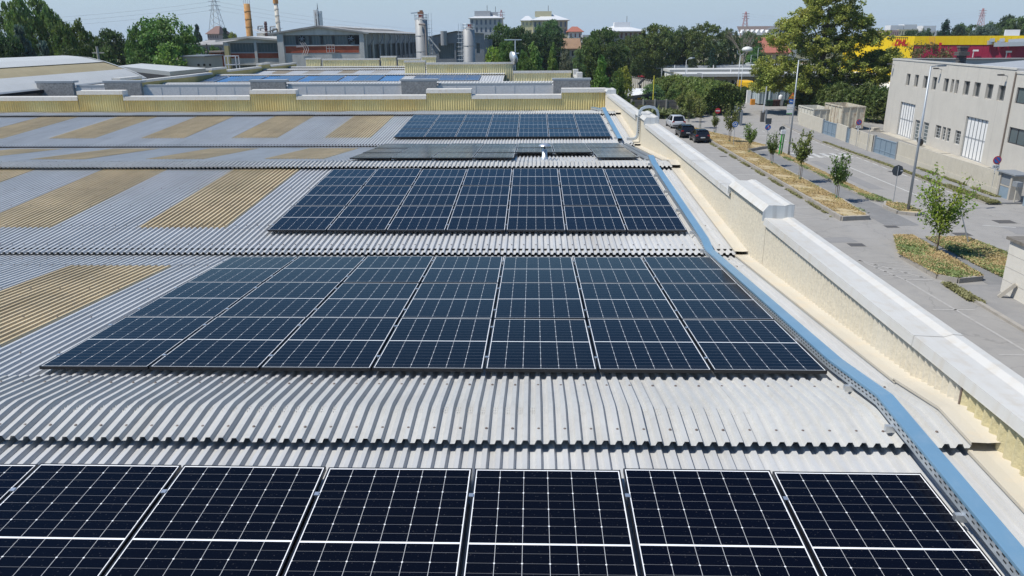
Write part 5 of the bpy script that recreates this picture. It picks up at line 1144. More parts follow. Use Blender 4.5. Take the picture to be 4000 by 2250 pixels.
# rack stacks beyond
RK = mat('rusty_racks', (.17,.085,.055), .9, 0, (.7,.4)); t = empty('rack_stack', (30,250,0), 'long stack of rusty pallets and racks behind the loading yard', 'rack stack'); r_ = random.Random(8)
m = MB(); a, b_ = atY(1592,176,232), atY(1657,176,232); n = 26; fr_ = MB()
for i in range(n):
    x = a.x+(b_.x-a.x)*i/n; h = atY(1600,r_.uniform(172,178),232).z; fr_.box(x+.03,232,0,x+.10,236,h)
    for k in range(12): z = .3+k*(h-.5)/12; m.box(x+.12,232.2,z,x+(b_.x-a.x)/n-.02,235.8,z+r_.uniform(.08,.22))
fr_.build('uprights', mat('rusty_orange_upright', (.30,.16,.06), .8), t); m.build('racks', RK, t)
t = empty('skip_container', (25,205,0), 'dark red skip container at the end of the white yard fence', 'skip container'); a, b_ = atY(1606,194,205), atY(1621,194,205); m = MB(); m.box(a.x,205,.3,b_.x,211,a.z); m.box(a.x-.1,204.9,a.z,b_.x+.1,211.1,a.z+.15); m.build('body', mat('dark_red_paint', (.30,.015,.03), .5), t)
t = empty('loader_arm', (15,240,0), 'red machine with an orange boom among the left trees', 'machine'); a = atY(1549,186,235); m = MB(); m.box(a.x-2,235,0,a.x+2.2,238,a.z+.3); m.build('body', mat('bright_red_paint', (.55,.02,.03), .5), t); MB().bar(a+Vector((.4,0,0)), a+Vector((1.4,0,2.2)), .7).build('boom', mat('boom_orange', (.70,.13,.02), .5), t)
# concrete yard paving and posts
structure_sheet('yard', [tuple(gnd(x,y).xy) for x,y in ((1600,222),(1720,222),(2250,216),(2250,184),(1655,180),(1605,196))], .01, mat('pale_yard_concrete', (.38,.375,.365), .9, 0, (.2,.05)))
t = empty('post_fence', (24,175,0), 'row of pale concrete fence posts and slabs receding beside the loading yard', 'fence'); m = MB(); pA, pB = gnd(1585,222), gnd(1640,236)
pA, pB = Vector((pA.x,pA.y,0)), Vector((pB.x,pB.y,0)); n = 11
for i in range(n+1): p = pA+(pB-pA)*i/n; MB().box(p.x-.12,p.y-.12,0,p.x+.12,p.y+.12,2.9).build('post', CONC, t)
d = (pB-pA)/n
for i in range(n): c_ = pA+d*(i+.5); MB().obox(c_+Vector((.05,.05,1.25)), d*.44, (.0,.03,0), (0,0,1.2)).build('slab', mat('pale_slab', (.46,.45,.42), .9, 0, (2,.15)), t)
# grey slab fence at the end of the parking road and shed behind it
t = empty('slab_fence', (20,125,0), 'weathered grey concrete slab fence closing the end of the parking road', 'fence'); YW = 124.5; a, b_ = atY(1588,280,YW).x, atY(1704,280,YW).x; ht = atY(1700,251,YW).z; SL = mat('weathered_slabs', (.17,.155,.145), .95, 0, (1.2,.15), (20,.5), .1, (.8,.4,(.12,.11,.10)))
n = 4; pm = MB(); 
for i in range(n+1): x = a+(b_-a)*i/n; MB().box(x-.12,YW-.12,0,x+.12,YW+.1,ht+.1).build('post', CONC, t)
for i in range(n):
    x0, x1 = a+(b_-a)*i/n+.125, a+(b_-a)*(i+1)/n-.125; m = MB()
    for k in range(7): z = ht*k/7; m.box(x0,YW-.05+.012*(k % 2),z+.01,x1,YW+.04,z+ht/7-.01)
    m.build('slab_bay', SL, t)
t = empty('garden_shed', (18,135,0), 'small dark shed with a bright white pent roof behind the slab fence', 'shed'); YD = 134.
c4 = [atY(1560,232,YD), atY(1577,242.5,YD-1.5), atY(1655,233.5,YD-1.5), atY(1632,225,YD+4)]; z1, z2 = c4[1].z, c4[2].z
r0, r1, r2, r3 = c4[0]+Vector((0,5,.3)), c4[1], c4[2], c4[3]+Vector((0,2,0)); up_ = Vector((0,0,.04))
m = MB(); m.poly(r1+up_, r2+up_, r3+up_, r0+up_); m.build('roof', SW, t); dn = Vector((0,0,-.42)); m = MB(); m.poly(r1+dn,r2+dn,r2,r1); m.poly(r0+dn,r1+dn,r1,r0); m.poly(r2+dn,r3+dn,r3,r2); m.build('fascia', mat('dark_fascia', (.04,.045,.05), .6), t)
m = MB(); m.box(r1.x+.5,YD,0,r2.x-.4,YD+5,min(z1,z2)-.4); m.build('wall', mat('blue_grey_wall', (.11,.13,.15), .8), t); MB().box(atY(1604,246,YD).x,YD-.05,atY(1604,250,YD).z,atY(1629,246,YD).x,YD-.01,atY(1604,246.5,YD).z).build('yellow_sign_board', mat('board_yellow', (.72,.38,.02), .5), t)
m = MB(); m.loft([[r0+Vector((1.2,-2,.2)), r0+Vector((1.2,-2,1.0))],[r3+Vector((-3,-2.6,.05)), r3+Vector((-3,-2.6,.6))]]); m.build('back_board', IRON, t)
t = empty('yellow_pole', (22,128,0), 'thin yellow pole rising in front of the dark shed', 'pole'); a = atY(1646,190,128); MB().tube((a.x,128,0),(a.x,128,a.z),.09,n=8).build('pole', mat('pole_yellow', (.62,.55,.05), .5), t)
t = empty('chimney_cowl', (14,150,0), 'grey cowled flue by the concrete posts', 'flue'); a = atY(1610,214,146); MB().tube((a.x,146,0),(a.x,146,a.z),.22,n=10).build('flue', IRON, t); MB().obox(a+Vector((.2,0,.6)), (.5,0,.5), (0,.2,0), (-.15,0,.15)).build('cowl', IRON, t)
# ---------------------------------------------------------------- courier depot: yellow and red
DY = mat('depot_yellow', (.72,.50,.005), .45, 0, (.3,.03)); DM = mat('depot_crimson', (.30,.012,.05), .5, 0, (.3,.03)); LR = mat('logo_red', (.42,.012,.012), .5)
dp = empty('courier_depot', (75,160,0), 'bright yellow courier depot with red lettering and a crimson band', 'warehouse')
c = atY(2302,91,150); zT = c.z; zB = 3.2; Yl = 171.
lft = atY(2125,91,Yl); c0 = Vector((c.x,150,0)); l0 = Vector((lft.x,Yl,0)); ul = (l0-c0).normalized(); nl = Vector((ul.y,-ul.x,0))
if nl.y > 0: nl = -nl
rr_ = atY(2760,91,139); r0 = Vector((rr_.x,139,0)); ur = (r0-c0).normalized(); nr = Vector((ur.y,-ur.x,0))
if nr.y > 0: nr = -nr
V = lambda z: Vector((0,0,z))
def ribwall(a, b_, z0, z1, nm, mtl, off, nn, pitch=1.0):
    L = (b_-a).length; d = (b_-a)/L; n = int(L/pitch); m = MB(); sec = []
    for i in range(n):
        for f_, o_ in ((0,0),(.92,0),(.95,-.03),(.98,-.03)): sec.append(a+d*((i+f_)*L/n)+nn*(off+o_))
    sec.append(b_+nn*off); m.loft([[p+V(z0) for p in sec],[p+V(z1) for p in sec]]); return m.build(nm, mtl, dp)
ribwall(c0, l0, zB, zT, 'yellow_front', DY, 0, nl)
zM = atY(2302,113,150).z
ribwall(c0, r0, zM, zT, 'yellow_band', DY, 0, nr); ribwall(c0, r0, 0, zM-.02, 'crimson_band', DM, -.1, nr)
m = MB(); m.poly(c0+V(zT-.3), r0+V(zT-.3), r0+Vector((10,60,zT-.3)), l0+Vector((10,50,zT-.3)), l0+V(zT-.3)); m.build('roof', RG, dp)
m = MB(); m.poly(c0+V(0)-nl*.2, l0+V(0)-nl*.2, l0+V(zB)-nl*.2, c0+V(zB)-nl*.2); m.build('base_wall', DARKD, dp)
m = MB(); a_, b2 = c0+nl*.05, l0+nl*.05; m.poly(a_+V(zB), b2+V(zB), b2+nl*4+V(zB-.6), a_+nl*4+V(zB-.6)); m.poly(a_+nl*4+V(zB-.6), b2+nl*4+V(zB-.6), b2+nl*4+V(zB-1.2), a_+nl*4+V(zB-1.2)); m.build('canopy', SW, dp)
# lettering on the yellow front
def onl(px, py): d = ray(px, py); t_ = (c0-CAM).dot(nl)/d.dot(nl); return CAM+d*t_+nl*.12
pc = onl(1932+1352*.25, 428*.25); pl_, pr_ = onl(1932+1290*.25, 428*.25), onl(1932+1418*.25, 428*.25); wdl = (pr_-pl_).length; tH = (onl(2270,99)-onl(2270,115)).length
X_ = (pr_-pl_).normalized()
def letter(pts, x0, sc, hh):   # slanted block capitals
    return [(x0+px_*sc+py_*hh*.28, (py_-.5)*hh) for px_, py_ in pts]
lg = MB()
def put(poly2):
    lg.poly(*[pc+X_*a+V(b_) for a, b_ in poly2])
W3 = wdl*.31; x0 = -wdl*.56; hh = tH
for quads, off in (([[(0,0),(.22,0),(.22,1),(0,1)],[(.22,.78),(.75,.78),(.9,1),(.22,1)],[(.22,0),(.75,0),(.9,.22),(.22,.22)],[(.72,.0),(.98,.2),(.98,.8),(.72,1)]], 0), ([[(0,0),(.26,0),(.26,1),(0,1)],[(.7,0),(.96,0),(.96,1),(.7,1)],[(.26,.4),(.7,.4),(.7,.62),(.26,.62)]], 1.08), ([[(0,0),(.26,0),(.26,1),(0,1)],[(.26,0),(.98,0),(.98,.24),(.26,.24)]], 2.16)):
    for q in quads: put(letter(q, x0+off*W3, W3, hh))
for k in range(3):
    z = -.5*hh+.08*hh+k*.17*hh; put([(x0-wdl*(.24-.02*k), z), (x0-.02*wdl, z), (x0-.01*wdl, z+.07*hh), (x0-wdl*(.235-.02*k), z+.07*hh)])
    xe = x0+3.16*W3; put([(xe-.01*wdl, z), (xe+wdl*(.2-.02*k), z), (xe+wdl*(.205-.02*k), z+.07*hh), (xe, z+.07*hh)])
lg.build('lettering', LR, dp)
m = MB()
for i in range(9): q = onl(1932+(1245+20*i)*.25, 379*.25); m.obox(q, X_*.08, V(.1), nl*.1)
m.build('sign_spotlights', IRON, dp)
def onr(px, py): d = ray(px, py); t_ = (c0-CAM).dot(nr)/d.dot(nr); return CAM+d*t_+nr*.5
m = MB()
a, b_ = onr(2345,93), onr(2345,113); m.bar(a-ur*.4, b_-ur*.4, .07); m.bar(a+ur*.4, b_+ur*.4, .07)
for i in range(7): q = a+(b_-a)*i/6; m.bar(q-ur*.4, q+ur*.4, .06)
m.build('ladder', mat('ladder_orange', (.70,.33,.10), .5), dp)
DUCT = mat('duct_steel', (.52,.54,.56), .4, .4)
m = MB()
a, b_ = onr(2498,112), onr(2576,110); m.bar(a+nr, b_+nr, 1.0, .7)
for px in (2489,2514): q0, q1, q2 = onr(px,112), onr(px,101.5), onr(px+12,100.5); m.bar(q0, q1, .6); m.bar(q1, q2, .6)
m.bar(onr(2535,107), onr(2576,105), .8, 1.1); m.build('roof_ducts', DUCT, dp)
m = MB(); q = onr(2550,88); m.obox(q-nr*3, ur*1.1, nr*.8, V(.9)); m.build('roof_unit', SW, dp)
for px, py in ((2449,127),(2532,130)):
    q = onr(px,py); m = MB(); m.bar(q, q+V(-1.2), .12); m.obox(q+ur*.3, ur*.45, nr*.15, V(.15)); m.build('wall_lamp', SW, dp)
m = MB(); q = onr(2366,106); m.obox(q+V(-.3), ur*.22, nr*.2, V(.22)); m.obox(q+V(-.9), ur*.18, nr*.18, V(.32)); m.build('alarm_post', mat('sign_red', (.5,.02,.03)), dp)
# ---------------------------------------------------------------- far houses
HW = {}
def flats(nm, label, x0, x1, ytop, Y, dep, wall, cols, rows_, wz=1.5, ww=.5, fl=3.0, roofm=None, side=None, roofh=1.6, glass=None, over=.7, z0=0, cat='building', hip=True, group=None):
    t = empty(nm, (atY((x0+x1)/2, ytop, Y).x, Y, 0), label, cat, group); a, b_ = atY(x0, ytop, Y), atY(x1, ytop, Y); H = (a.z+b_.z)/2; W_ = b_.x-a.x
    ops = []; cw = W_/cols
    for r in range(rows_):
        zt_ = H-.7-r*fl
        if zt_-wz < .5: break
        for c in range(cols): u = (c+.5)*cw; ops.append((u-cw*ww/2, zt_-wz, u+cw*ww/2, zt_))
    m = MB(); P = facade(m, (a.x,Y,0), (1,0,0), W_, H, ops, .3, (0,-1,0)); m.build('wall', wall, t)
    s = MB(); s.poly((a.x,Y,0),(a.x,Y,H),(a.x,Y+dep,H),(a.x,Y+dep,0)); s.poly((b_.x,Y,0),(b_.x,Y+dep,0),(b_.x,Y+dep,H),(b_.x,Y,H)); s.poly((a.x,Y+dep,0),(a.x,Y+dep,H),(b_.x,Y+dep,H),(b_.x,Y+dep,0)); s.build('side_wall', side or wall, t)
    for op in ops: MB().poly(P(op[0],op[1],.3),P(op[2],op[1],.3),P(op[2],op[3],.3),P(op[0],op[3],.3)).build('window', glass or GLASS, t)
    if roofm:
        o = over; x0_, x1_, y0_, y1_ = a.x-o, b_.x+o, Y-o, Y+dep+o; rm = MB()
        if hip: i = min(dep/2, W_/2)*.9; k = [(x0_+i,Y+dep/2,H+roofh),(x1_-i,Y+dep/2,H+roofh)]
        else: k = [(x0_,Y+dep/2,H+roofh),(x1_,Y+dep/2,H+roofh)]
        rm.add([(x0_,y0_,H),(x1_,y0_,H),(x1_,y1_,H),(x0_,y1_,H),*k,(x0_,y0_,H-.2),(x1_,y0_,H-.2),(x1_,y1_,H-.2),(x0_,y1_,H-.2)], [(0,1,5,4),(1,2,5),(2,3,4,5),(3,0,4),(6,7,1,0),(7,8,2,1),(8,9,3,2),(9,6,0,3),(9,8,7,6)])
        rm.build('roof', roofm, t)
    return t, a.x, b_.x, H
APT = mat('grey_white_render', (.40,.41,.42), .9); APY = mat('pale_yellow_render', (.50,.46,.30), .9); WRF = mat('white_roof', (.62,.63,.64), .5); TILE = mat('terracotta_tiles', (.33,.115,.075), .85, 0, (.6,.12)); APB = mat('shaded_yellow_render', (.36,.35,.25), .9); BL = mat('blue_grey_blinds', (.12,.17,.24), .4)
def rooftop(t, x, y, z, w_, h, m_): 
    MB().box(x-w_/2,y,z,x+w_/2,y+w_*.7,z+h).build('roof_hut', m_, t); MB().tube((x+w_*.3,y+1,z+h),(x+w_*.3,y+1,z+h+2.2),.1).build('aerial', IRON, t)
t, a, b_, H = flats('apartment_block', 'grey-white apartment block with dark stacked balconies behind the right silo', 1182, 1262, 45, 330, 16, APT, 7, 7, 1.9, .42, 3.0, WRF, None, 1.6, BL); rooftop(t, a+(b_-a)*.38, 333, H+.6, 6.5, 2.2, APT); rooftop(t, a+(b_-a)*.68, 336, H+.6, 4.5, 1.8, APT)
t, a, b_, H = flats('apartment_block', 'pale yellow apartment block with a white hipped roof', 1341, 1428, 50, 330, 26, APB, 8, 7, 2.0, .42, 3.0, WRF, APY, 2.4, BL, .9); rooftop(t, a+(b_-a)*.30, 338, H+1.4, 7, 2.2, APY)  # front wall in greyer yellow: its shade is put into the render colour
# its end wing to the left, sunlight put into a brighter render colour
flats('apartment_block', 'sunlit end wing of the pale yellow block, three small windows per floor', 1311, 1340.5, 51, 331, 24, mat('sunlit_yellow_render', (.66,.60,.36), .9), 3, 5, 1.3, .3, 3.0, WRF, APY, 2.0, APT, .4)
flats('town_house', 'white house with a red hipped roof right of the yellow block', 1431, 1464, 79.5, 320, 14, mat('white_render', (.56,.55,.54), .9), 3, 3, 1.4, .3, 3.0, TILE, None, 2.0, mat('red_shutter', (.22,.06,.05), .6), .8)
flats('town_house', 'low grey flat-roofed house beside the red-roofed white one', 1466, 1484, 88, 310, 10, APT, 2, 2, 1.5, .6, 3.0, None, None, 1, DARKD)
t, a, b_, H = flats('apartment_block', 'brown and white block under a broad flat white roof among the trees', 1512, 1616, 78, 300, 18, mat('brown_white_render', (.34,.30,.28), .9), 9, 4, 1.8, .45, 3.0, WRF, None, 1.9, mat('brown_blinds', (.17,.06,.045), .6), 1.6); rooftop(t, a+(b_-a)*.55, 306, H+1.2, 6, 2, SW)
flats('town_house', 'pink and grey apartment house far behind the left pylon', 521, 549, 85, 420, 16, mat('pinkish_render', (.40,.31,.30), .9), 5, 5, 1.5, .45, 3.0, mat('brown_tiles', (.20,.12,.10), .9), None, 4.0, mat('shaded_window', (.10,.08,.09), .5), .8)
flats('grey_warehouse', 'low grey sawtooth workshop behind the left dark cypress', 483, 560, 112, 190, 20, mat('mid_grey_wall', (.22,.235,.25), .8), 6, 1, 1.0, .5, 3, FROOF, None, 1.0, GLASS, .3, 0, 'warehouse', False)
flats('barn', 'shed with a rusty orange pitched roof among the mid trees', 1402, 1458, 122, 215, 16, mat('tan_wall', (.33,.30,.25), .9), 5, 1, 1.2, .4, 3.0, mat('rusty_orange_roof', (.25,.155,.09), .85, 0, (.5,.15)), None, 2.6, GLASS, .5, 0, 'shed', False)
t, a, b_, H = flats('open_shelter', 'long low shelter with white columns behind the park trees', 1560, 1670, 122.5, 260, 8, mat('shelter_dark', (.10,.10,.105), .9), 1, 1, .1, .1, 3, None, None); m = MB(); m.box(a-1,254,H-.1,b_+1,269,H+.35); m.build('roof_edge', APT, t); [MB().box(a+i*(b_-a)/6-.2,254.3,0,a+i*(b_-a)/6+.2,254.7,H-.11).build('column', SW, t) for i in range(7)]
t, a, b_, H = flats('house', 'red-tiled house with cream gable just left of the big tree', 1908, 1985, 132, 245, 14, mat('cream_render', (.56,.49,.33), .9), 4, 2, 1.5, .35, 3.0, TILE, None, 2.2, mat('shaded_window', (.10,.08,.09), .5), 1.0, 0, 'house', False)
flats('house', 'grey-white gabled house with red roof behind the cream one', 1905, 1962, 112, 290, 16, mat('grey_white_wall', (.40,.40,.38), .9), 4, 2, 1.5, .35, 3.0, TILE, None, 2.4, GLASS, .8, 0, 'house', False)
# terrace with white dormers
t = empty('terrace_houses', (130,420,0), 'terrace with a row of small white gabled dormers on the horizon', 'houses'); a, b_ = atY(1862,82,420), atY(1990,77,420); m = MB(); m.box(a.x,420,0,b_.x,432,a.z-1.5); m.build('wall', mat('terrace_wall', (.42,.36,.26), .9), t); m = MB(); m.add([(a.x,419,a.z-1.5),(b_.x,419,a.z-1.5),(b_.x,428,a.z+3.2),(a.x,428,a.z+3.2)], [(0,1,2,3)]); m.build('roof', mat('grey_brown_tiles', (.15,.12,.11), .9), t)
for i in range(10):
    x = a.x+1.5+i*(b_.x-a.x-3)/9; m = MB(); z = a.z-1.3; m.add([(x-1.3,418.7,z),(x+1.3,418.7,z),(x+1.3,418.7,z+1),(x,418.7,z+2.8),(x-1.3,418.7,z+1),(x-1.5,425,z+1),(x,425,z+2.8),(x+1.5,425,z+1)], [(0,1,2,3,4),(4,3,6,5),(3,2,7,6)]); m.build('dormer', SW, t)
t, a, b_, H = flats('apartment_block', 'white stepped apartment block with balconies left of the big tree top', 1960, 2010, 73, 400, 16, mat('white_render', (.56,.55,.54), .9), 5, 3, 1.6, .5, 3.0, mat('slate_roof', (.13,.13,.14), .8), None, 3.5, GLASS, 1.5)
for (x0, x1, yt, lb, m_) in ((2228,2262,76,'pink terrace houses on the horizon right of the big tree',mat('pink_render', (.44,.31,.29), .9)),(2262,2310,74,'pale yellow apartment block with white stair towers on the horizon',APY),(2310,2374,77,'long white apartment block with grey balconies beside a conifer',mat('white_render', (.56,.55,.54), .9))):
    t, a, b_, H = flats('apartment_block', lb, x0, x1, yt, 380, 14, m_, 7, 3, 1.5, .4, 3.0, None, None); MB().box(a+3,382,H,a+9,388,H+2.2).build('stair_tower', SW, t)
# pylons and wires
PYL = mat('pylon_steel', (.42,.43,.45), .6, .3); PYR = mat('pylon_red_white', (.45,.20,.20), .6)
def pylon(x, yt, yb, Y, wb, label, mtl, r=.16):
    a = atY(x, yt, Y); bz = 0; t = empty('pylon', (a.x,Y,0), label, 'pylon', 'power line pylons'); m = MB(); H = a.z; n = 10; lv = []
    for i in range(n+1):
        f_ = 1-(1-i/n)**1; hw_ = wb*(1-f_)**1.0*.5+.5; lv.append([(a.x+sx*hw_, Y+sy*hw_, H*f_) for sx, sy in ((-1,-1),(1,-1),(1,1),(-1,1))])
    for k in range(4):
        for i in range(n):
            m.tube(lv[i][k], lv[i+1][k], r, n=4, caps=False); m.tube(lv[i][k], lv[i+1][(k+1) % 4], r*.6, n=4, caps=False)
    m.build('lattice', mtl, t); m = MB()
    for z in (H*.80, H*.87, H*.94): m.bar((a.x-4,Y,z),(a.x+4,Y,z),r*1.5)
    m.build('crossarms', mtl, t); return a, H
A1, H1 = pylon(537, -6, 82, 520, 13, 'tall grey lattice pylon left of the chimneys', PYL)
A2, H2 = pylon(1877, 29, 72, 900, 9, 'red and white pylon above the park trees', PYR, .3)
A3, H3 = pylon(2474, 21, 62, 900, 9, 'red and white pylon on the far right horizon', PYR, .3)
A4, H4 = pylon(1261, 25, 60, 900, 8, 'small red and white pylon beside the grey-white block', PYR, .3)
t = empty('power_lines', (0,700,0), 'thin sagging power lines across the sky between the pylons', 'power line'); m = MB()
def wire(p, q, sag):
    pts = [p+(q-p)*i/14-Vector((0,0,sag*4*(i/14)*(1-i/14))) for i in range(15)]; m.path(pts, .06, 3)
for dz in (.80,.87,.94):
    p = Vector((A1.x,520,H1*dz)); wire(p, Vector((A1.x-330,520,H1*dz-4)), 9); q = Vector((A2.x,900,H2*(dz-.0))); wire(p, q, 22); wire(q, Vector((A3.x,900,H3*dz)), 8)
m.build('wires', PYL, t)
# spoil heap
m = MB(); a = atY(2010,150,225); pts = []; r_ = random.Random(4); nX, nY = 22, 12; vs = []; fs = []
for j in range(nY+1):
    for i in range(nX+1):
        u, v = i/nX*2-1, j/nY*2-1; h = max(0, 1-(u*u+v*v)**.5)*5.2; vs.append((a.x+u*20, 228+v*10, h+(r_.uniform(-.2,.2) if h > .1 else -.1)))
for j in range(nY):
    for i in range(nX): fs.append((j*(nX+1)+i, j*(nX+1)+i+1, (j+1)*(nX+1)+i+1, (j+1)*(nX+1)+i))
m.add(vs, fs); o = m.build('spoil_heap', mat('brown_earth', (.25,.15,.085), .95, 0, (.5,.2))); tag(o, 'mound of brown earth behind the loading bays left of the big tree', 'earth mound')
# ================================================================== VEGETATION
def leaf_material(name, var=.35, trans=.38, h0=.462, h1=.51):
    m = bpy.data.materials.new(name); m.use_nodes = True; n = m.node_tree.nodes; l = m.node_tree.links; b = n['Principled BSDF']; out = n['Material Output']
    oi = n.new('ShaderNodeObjectInfo'); geo = n.new('ShaderNodeNewGeometry')
    mr = n.new('ShaderNodeMapRange'); mr.inputs[3].default_value = (1-var)*1.8; mr.inputs[4].default_value = (1+var*1.3)*1.8; l.new(geo.outputs['Random Per Island'], mr.inputs[0])
    no = n.new('ShaderNodeTexNoise'); no.inputs['Scale'].default_value = .45; no.inputs['Detail'].default_value = 3; l.new(geo.outputs['Position'], no.inputs['Vector'])
    hs = n.new('ShaderNodeHueSaturation'); mh = n.new('ShaderNodeMapRange'); mh.inputs[1].default_value = .3; mh.inputs[2].default_value = .7; mh.inputs[3].default_value = h0; mh.inputs[4].default_value = h1; l.new(no.outputs['Fac'], mh.inputs[0]); l.new(mh.outputs[0], hs.inputs['Hue'])
    l.new(oi.outputs['Color'], hs.inputs['Color']); l.new(mr.outputs[0], hs.inputs['Value'])
    l.new(hs.outputs[0], b.inputs['Base Color']); b.inputs['Roughness'].default_value = .55; b.inputs['Specular IOR Level'].default_value = .35
    tr = n.new('ShaderNodeBsdfTranslucent'); l.new(hs.outputs[0], tr.inputs[0]); mx = n.new('ShaderNodeMixShader'); mx.inputs[0].default_value = trans
    l.new(b.outputs[0], mx.inputs[1]); l.new(tr.outputs[0], mx.inputs[2]); l.new(mx.outputs[0], out.inputs[0]); return m
LEAF = leaf_material('leaf_mass'); GRASSM = leaf_material('grass_blades', .14, .25, .496, .512); BARK = mat('bark', (.13,.10,.075), .95, 0, (3,.3), (14,.8), .1); TWIG = mat('bare_twig', (.22,.19,.16), .9)
def leaves(name, C, size, rs, aspect=1.0, up=.35, droop=None):
    """one small quad per leaf centre"""
    n = len(C); a = rs.normal(size=(n,3)); a[:,2] = np.abs(a[:,2])+up; a /= np.linalg.norm(a, axis=1)[:,None]
    t = rs.normal(size=(n,3))
    if droop is not None: t = t*.35+np.array(droop)
    t -= a*(t*a).sum(1)[:,None]; t /= np.linalg.norm(t, axis=1)[:,None]+1e-9; b = np.cross(a, t)
    s = size*(.6+.8*rs.random(n))[:,None]*.5; t = t*s*aspect; b = b*s
    V = np.empty((n,4,3)); V[:,0] = C-t; V[:,1] = C+b*.75-t*.1; V[:,2] = C+t; V[:,3] = C-b*.75-t*.1
    me = bpy.data.meshes.new(name); me.vertices.add(4*n); me.vertices.foreach_set('co', V.reshape(-1)); me.loops.add(4*n); me.loops.foreach_set('vertex_index', np.arange(4*n)); me.polygons.add(n); me.polygons.foreach_set('loop_start', np.arange(0,4*n,4)); me.polygons.foreach_set('loop_total', np.full(n,4)); me.update(calc_edges=True); me.materials.append(LEAF); return me
PROF = {'round': lambda t: (1-abs((t-.56)/.46)**2.2)**.5 if abs(t-.56) < .46 else 0, 'tall': lambda t: max(0, (1-abs((t-.5)/.52)**2.6))**.6*.95, 'cone': lambda t: max(0, 1.02-t)**.72*min(1, (t+.05)*6), 'cedar': lambda t: max(0, 1-t)**.8*(.65+.35*math.sin(t*26)), 'wide': lambda t: (1-abs((t-.6)/.42)**2.0)**.5 if abs(t-.6) < .42 else 0, 'shrub': lambda t: max(0, 1-t**2.2)**.5, 'poplar': lambda t: max(0, (1-abs((t-.52)/.5)**2.4))**.55*(.8+.2*math.sin(t*17))}
def tree_meshes(kind, seed, nclump, per, size, cr=.11, aspect=1., base=None, solid=.35):
    rs = np.random.RandomState(seed); pf = PROF[kind]; cl = []
    t0 = {'round':.12,'tall':.06,'cone':.04,'cedar':.05,'wide':.2,'shrub':.02,'poplar':.05}[kind]
    lobes = [(rs.uniform(0,6.28), rs.uniform(.7,1.12), rs.uniform(t0,1)) for _ in range(9)]
    while len(cl) < nclump:
        t = rs.uniform(t0, .985); r = pf(t)*.5
        if rs.random() > (r*2)**.8+.08: continue
        a = rs.uniform(0, 6.283); q = r*(rs.random()**solid)
        k = 1.
        for (la, lf, lt) in lobes:
            d = abs((a-la+3.14) % 6.28-3.14)+abs(t-lt)*3
            if d < .9: k *= 1-(1-lf)*(1-d/.9)
        cl.append((q*k*math.cos(a), q*k*math.sin(a), t))
    cl = np.array(cl); R_ = rs.uniform(.5, 1.25, nclump)*cr
    C = np.repeat(cl, per, axis=0); off = rs.normal(size=C.shape); off /= np.linalg.norm(off,axis=1)[:,None]; off *= (rs.random(len(C))**.45*np.repeat(R_, per))[:,None]; off[:,2] *= .62
    C = C+off; C[:,2] = np.maximum(C[:,2], .01); me = leaves('crown', C, size, rs, aspect)
    m = MB(); th = .62 if kind in ('round','wide','poplar','tall') else .85
    pts = [Vector((rs.uniform(-.015,.015)*i, rs.uniform(-.015,.015)*i, th*i/4)) for i in range(5)]; r0 = .028
    for i in range(4): m.tube(pts[i], pts[i+1], r0*(1-i*.2), r0*(1-(i+1)*.2), 7, False)
    for c in cl[rs.choice(nclump, min(14, nclump), replace=False)]:
        z = min(th, max(.12, c[2]*.62)); f = z/th*4; i = min(3, int(f)); p = pts[i]+(pts[i+1]-pts[i])*(f-i); e = Vector(c); md = p+(e-p)*.5+Vector((0,0,.03))
        m.tube(p, md, .011, .007, 5, False); m.tube(md, e, .007, .002, 5, False)
    tm = bpy.data.meshes.new('trunk'); tm.from_pydata(m.v, [], m.f); tm.materials.append(BARK); tm.update(); return me, tm
VAR = {}
def variants(kind, n, *a, **k): VAR[kind] = [tree_meshes(kind, 100+17*i+len(kind), *a, **k) for i in range(n)]
variants('round', 3, 230, 66, .032, .095, solid=.45); variants('tall', 2, 230, 62, .038, .095, solid=.45); variants('cone', 2, 180, 60, .036, .09); variants('cedar', 2, 200, 60, .042, .085, aspect=1.6); variants('wide', 2, 150, 50, .026, .10); variants('shrub', 2, 140, 62, .038, .12); variants('poplar', 2, 230, 56, .034, .08)
ntree = {}
GREEN, DKGREEN, LTGREEN, YGREEN, OLIVE, BLUEG, CONIF = (.050,.105,.022), (.026,.056,.017), (.085,.165,.035), (.14,.18,.03), (.060,.085,.022), (.050,.080,.066), (.016,.040,.026)
def tree_at(x, y, H, W, kind, col, label, nm='tree', group=None, z0=0, rz=None, vi=None):
    k = ntree.get(kind, 0); ntree[kind] = k+1; cm, tm = VAR[kind][(vi if vi is not None else k) % len(VAR[kind])]
    t = empty(nm, (x,y,z0), label, 'tree' if 'shrub' not in nm else 'shrub', group, rz if rz is not None else (k*2.4) % 6.28)
    for n_, me in (('trunk', tm), ('crown', cm)):
        o = bpy.data.objects.new(n_, me); COL.objects.link(o); o.parent = t; o.scale = (W, W, H); o.color = (*col, 1)
    return t
def tree_px(cx, ytop, wpx, Y, kind, col, label, nm='tree', group=None, z0=0):
    p = atY(cx, ytop, Y); W = wpx*Y/1909*1.0; return tree_at(p.x, Y, p.z-z0, W*1.2, kind, col, label, nm, group, z0)
LG, MG, RG_ = 'trees beyond the left sheds', 'trees between the halls and the houses', 'trees on the right horizon'
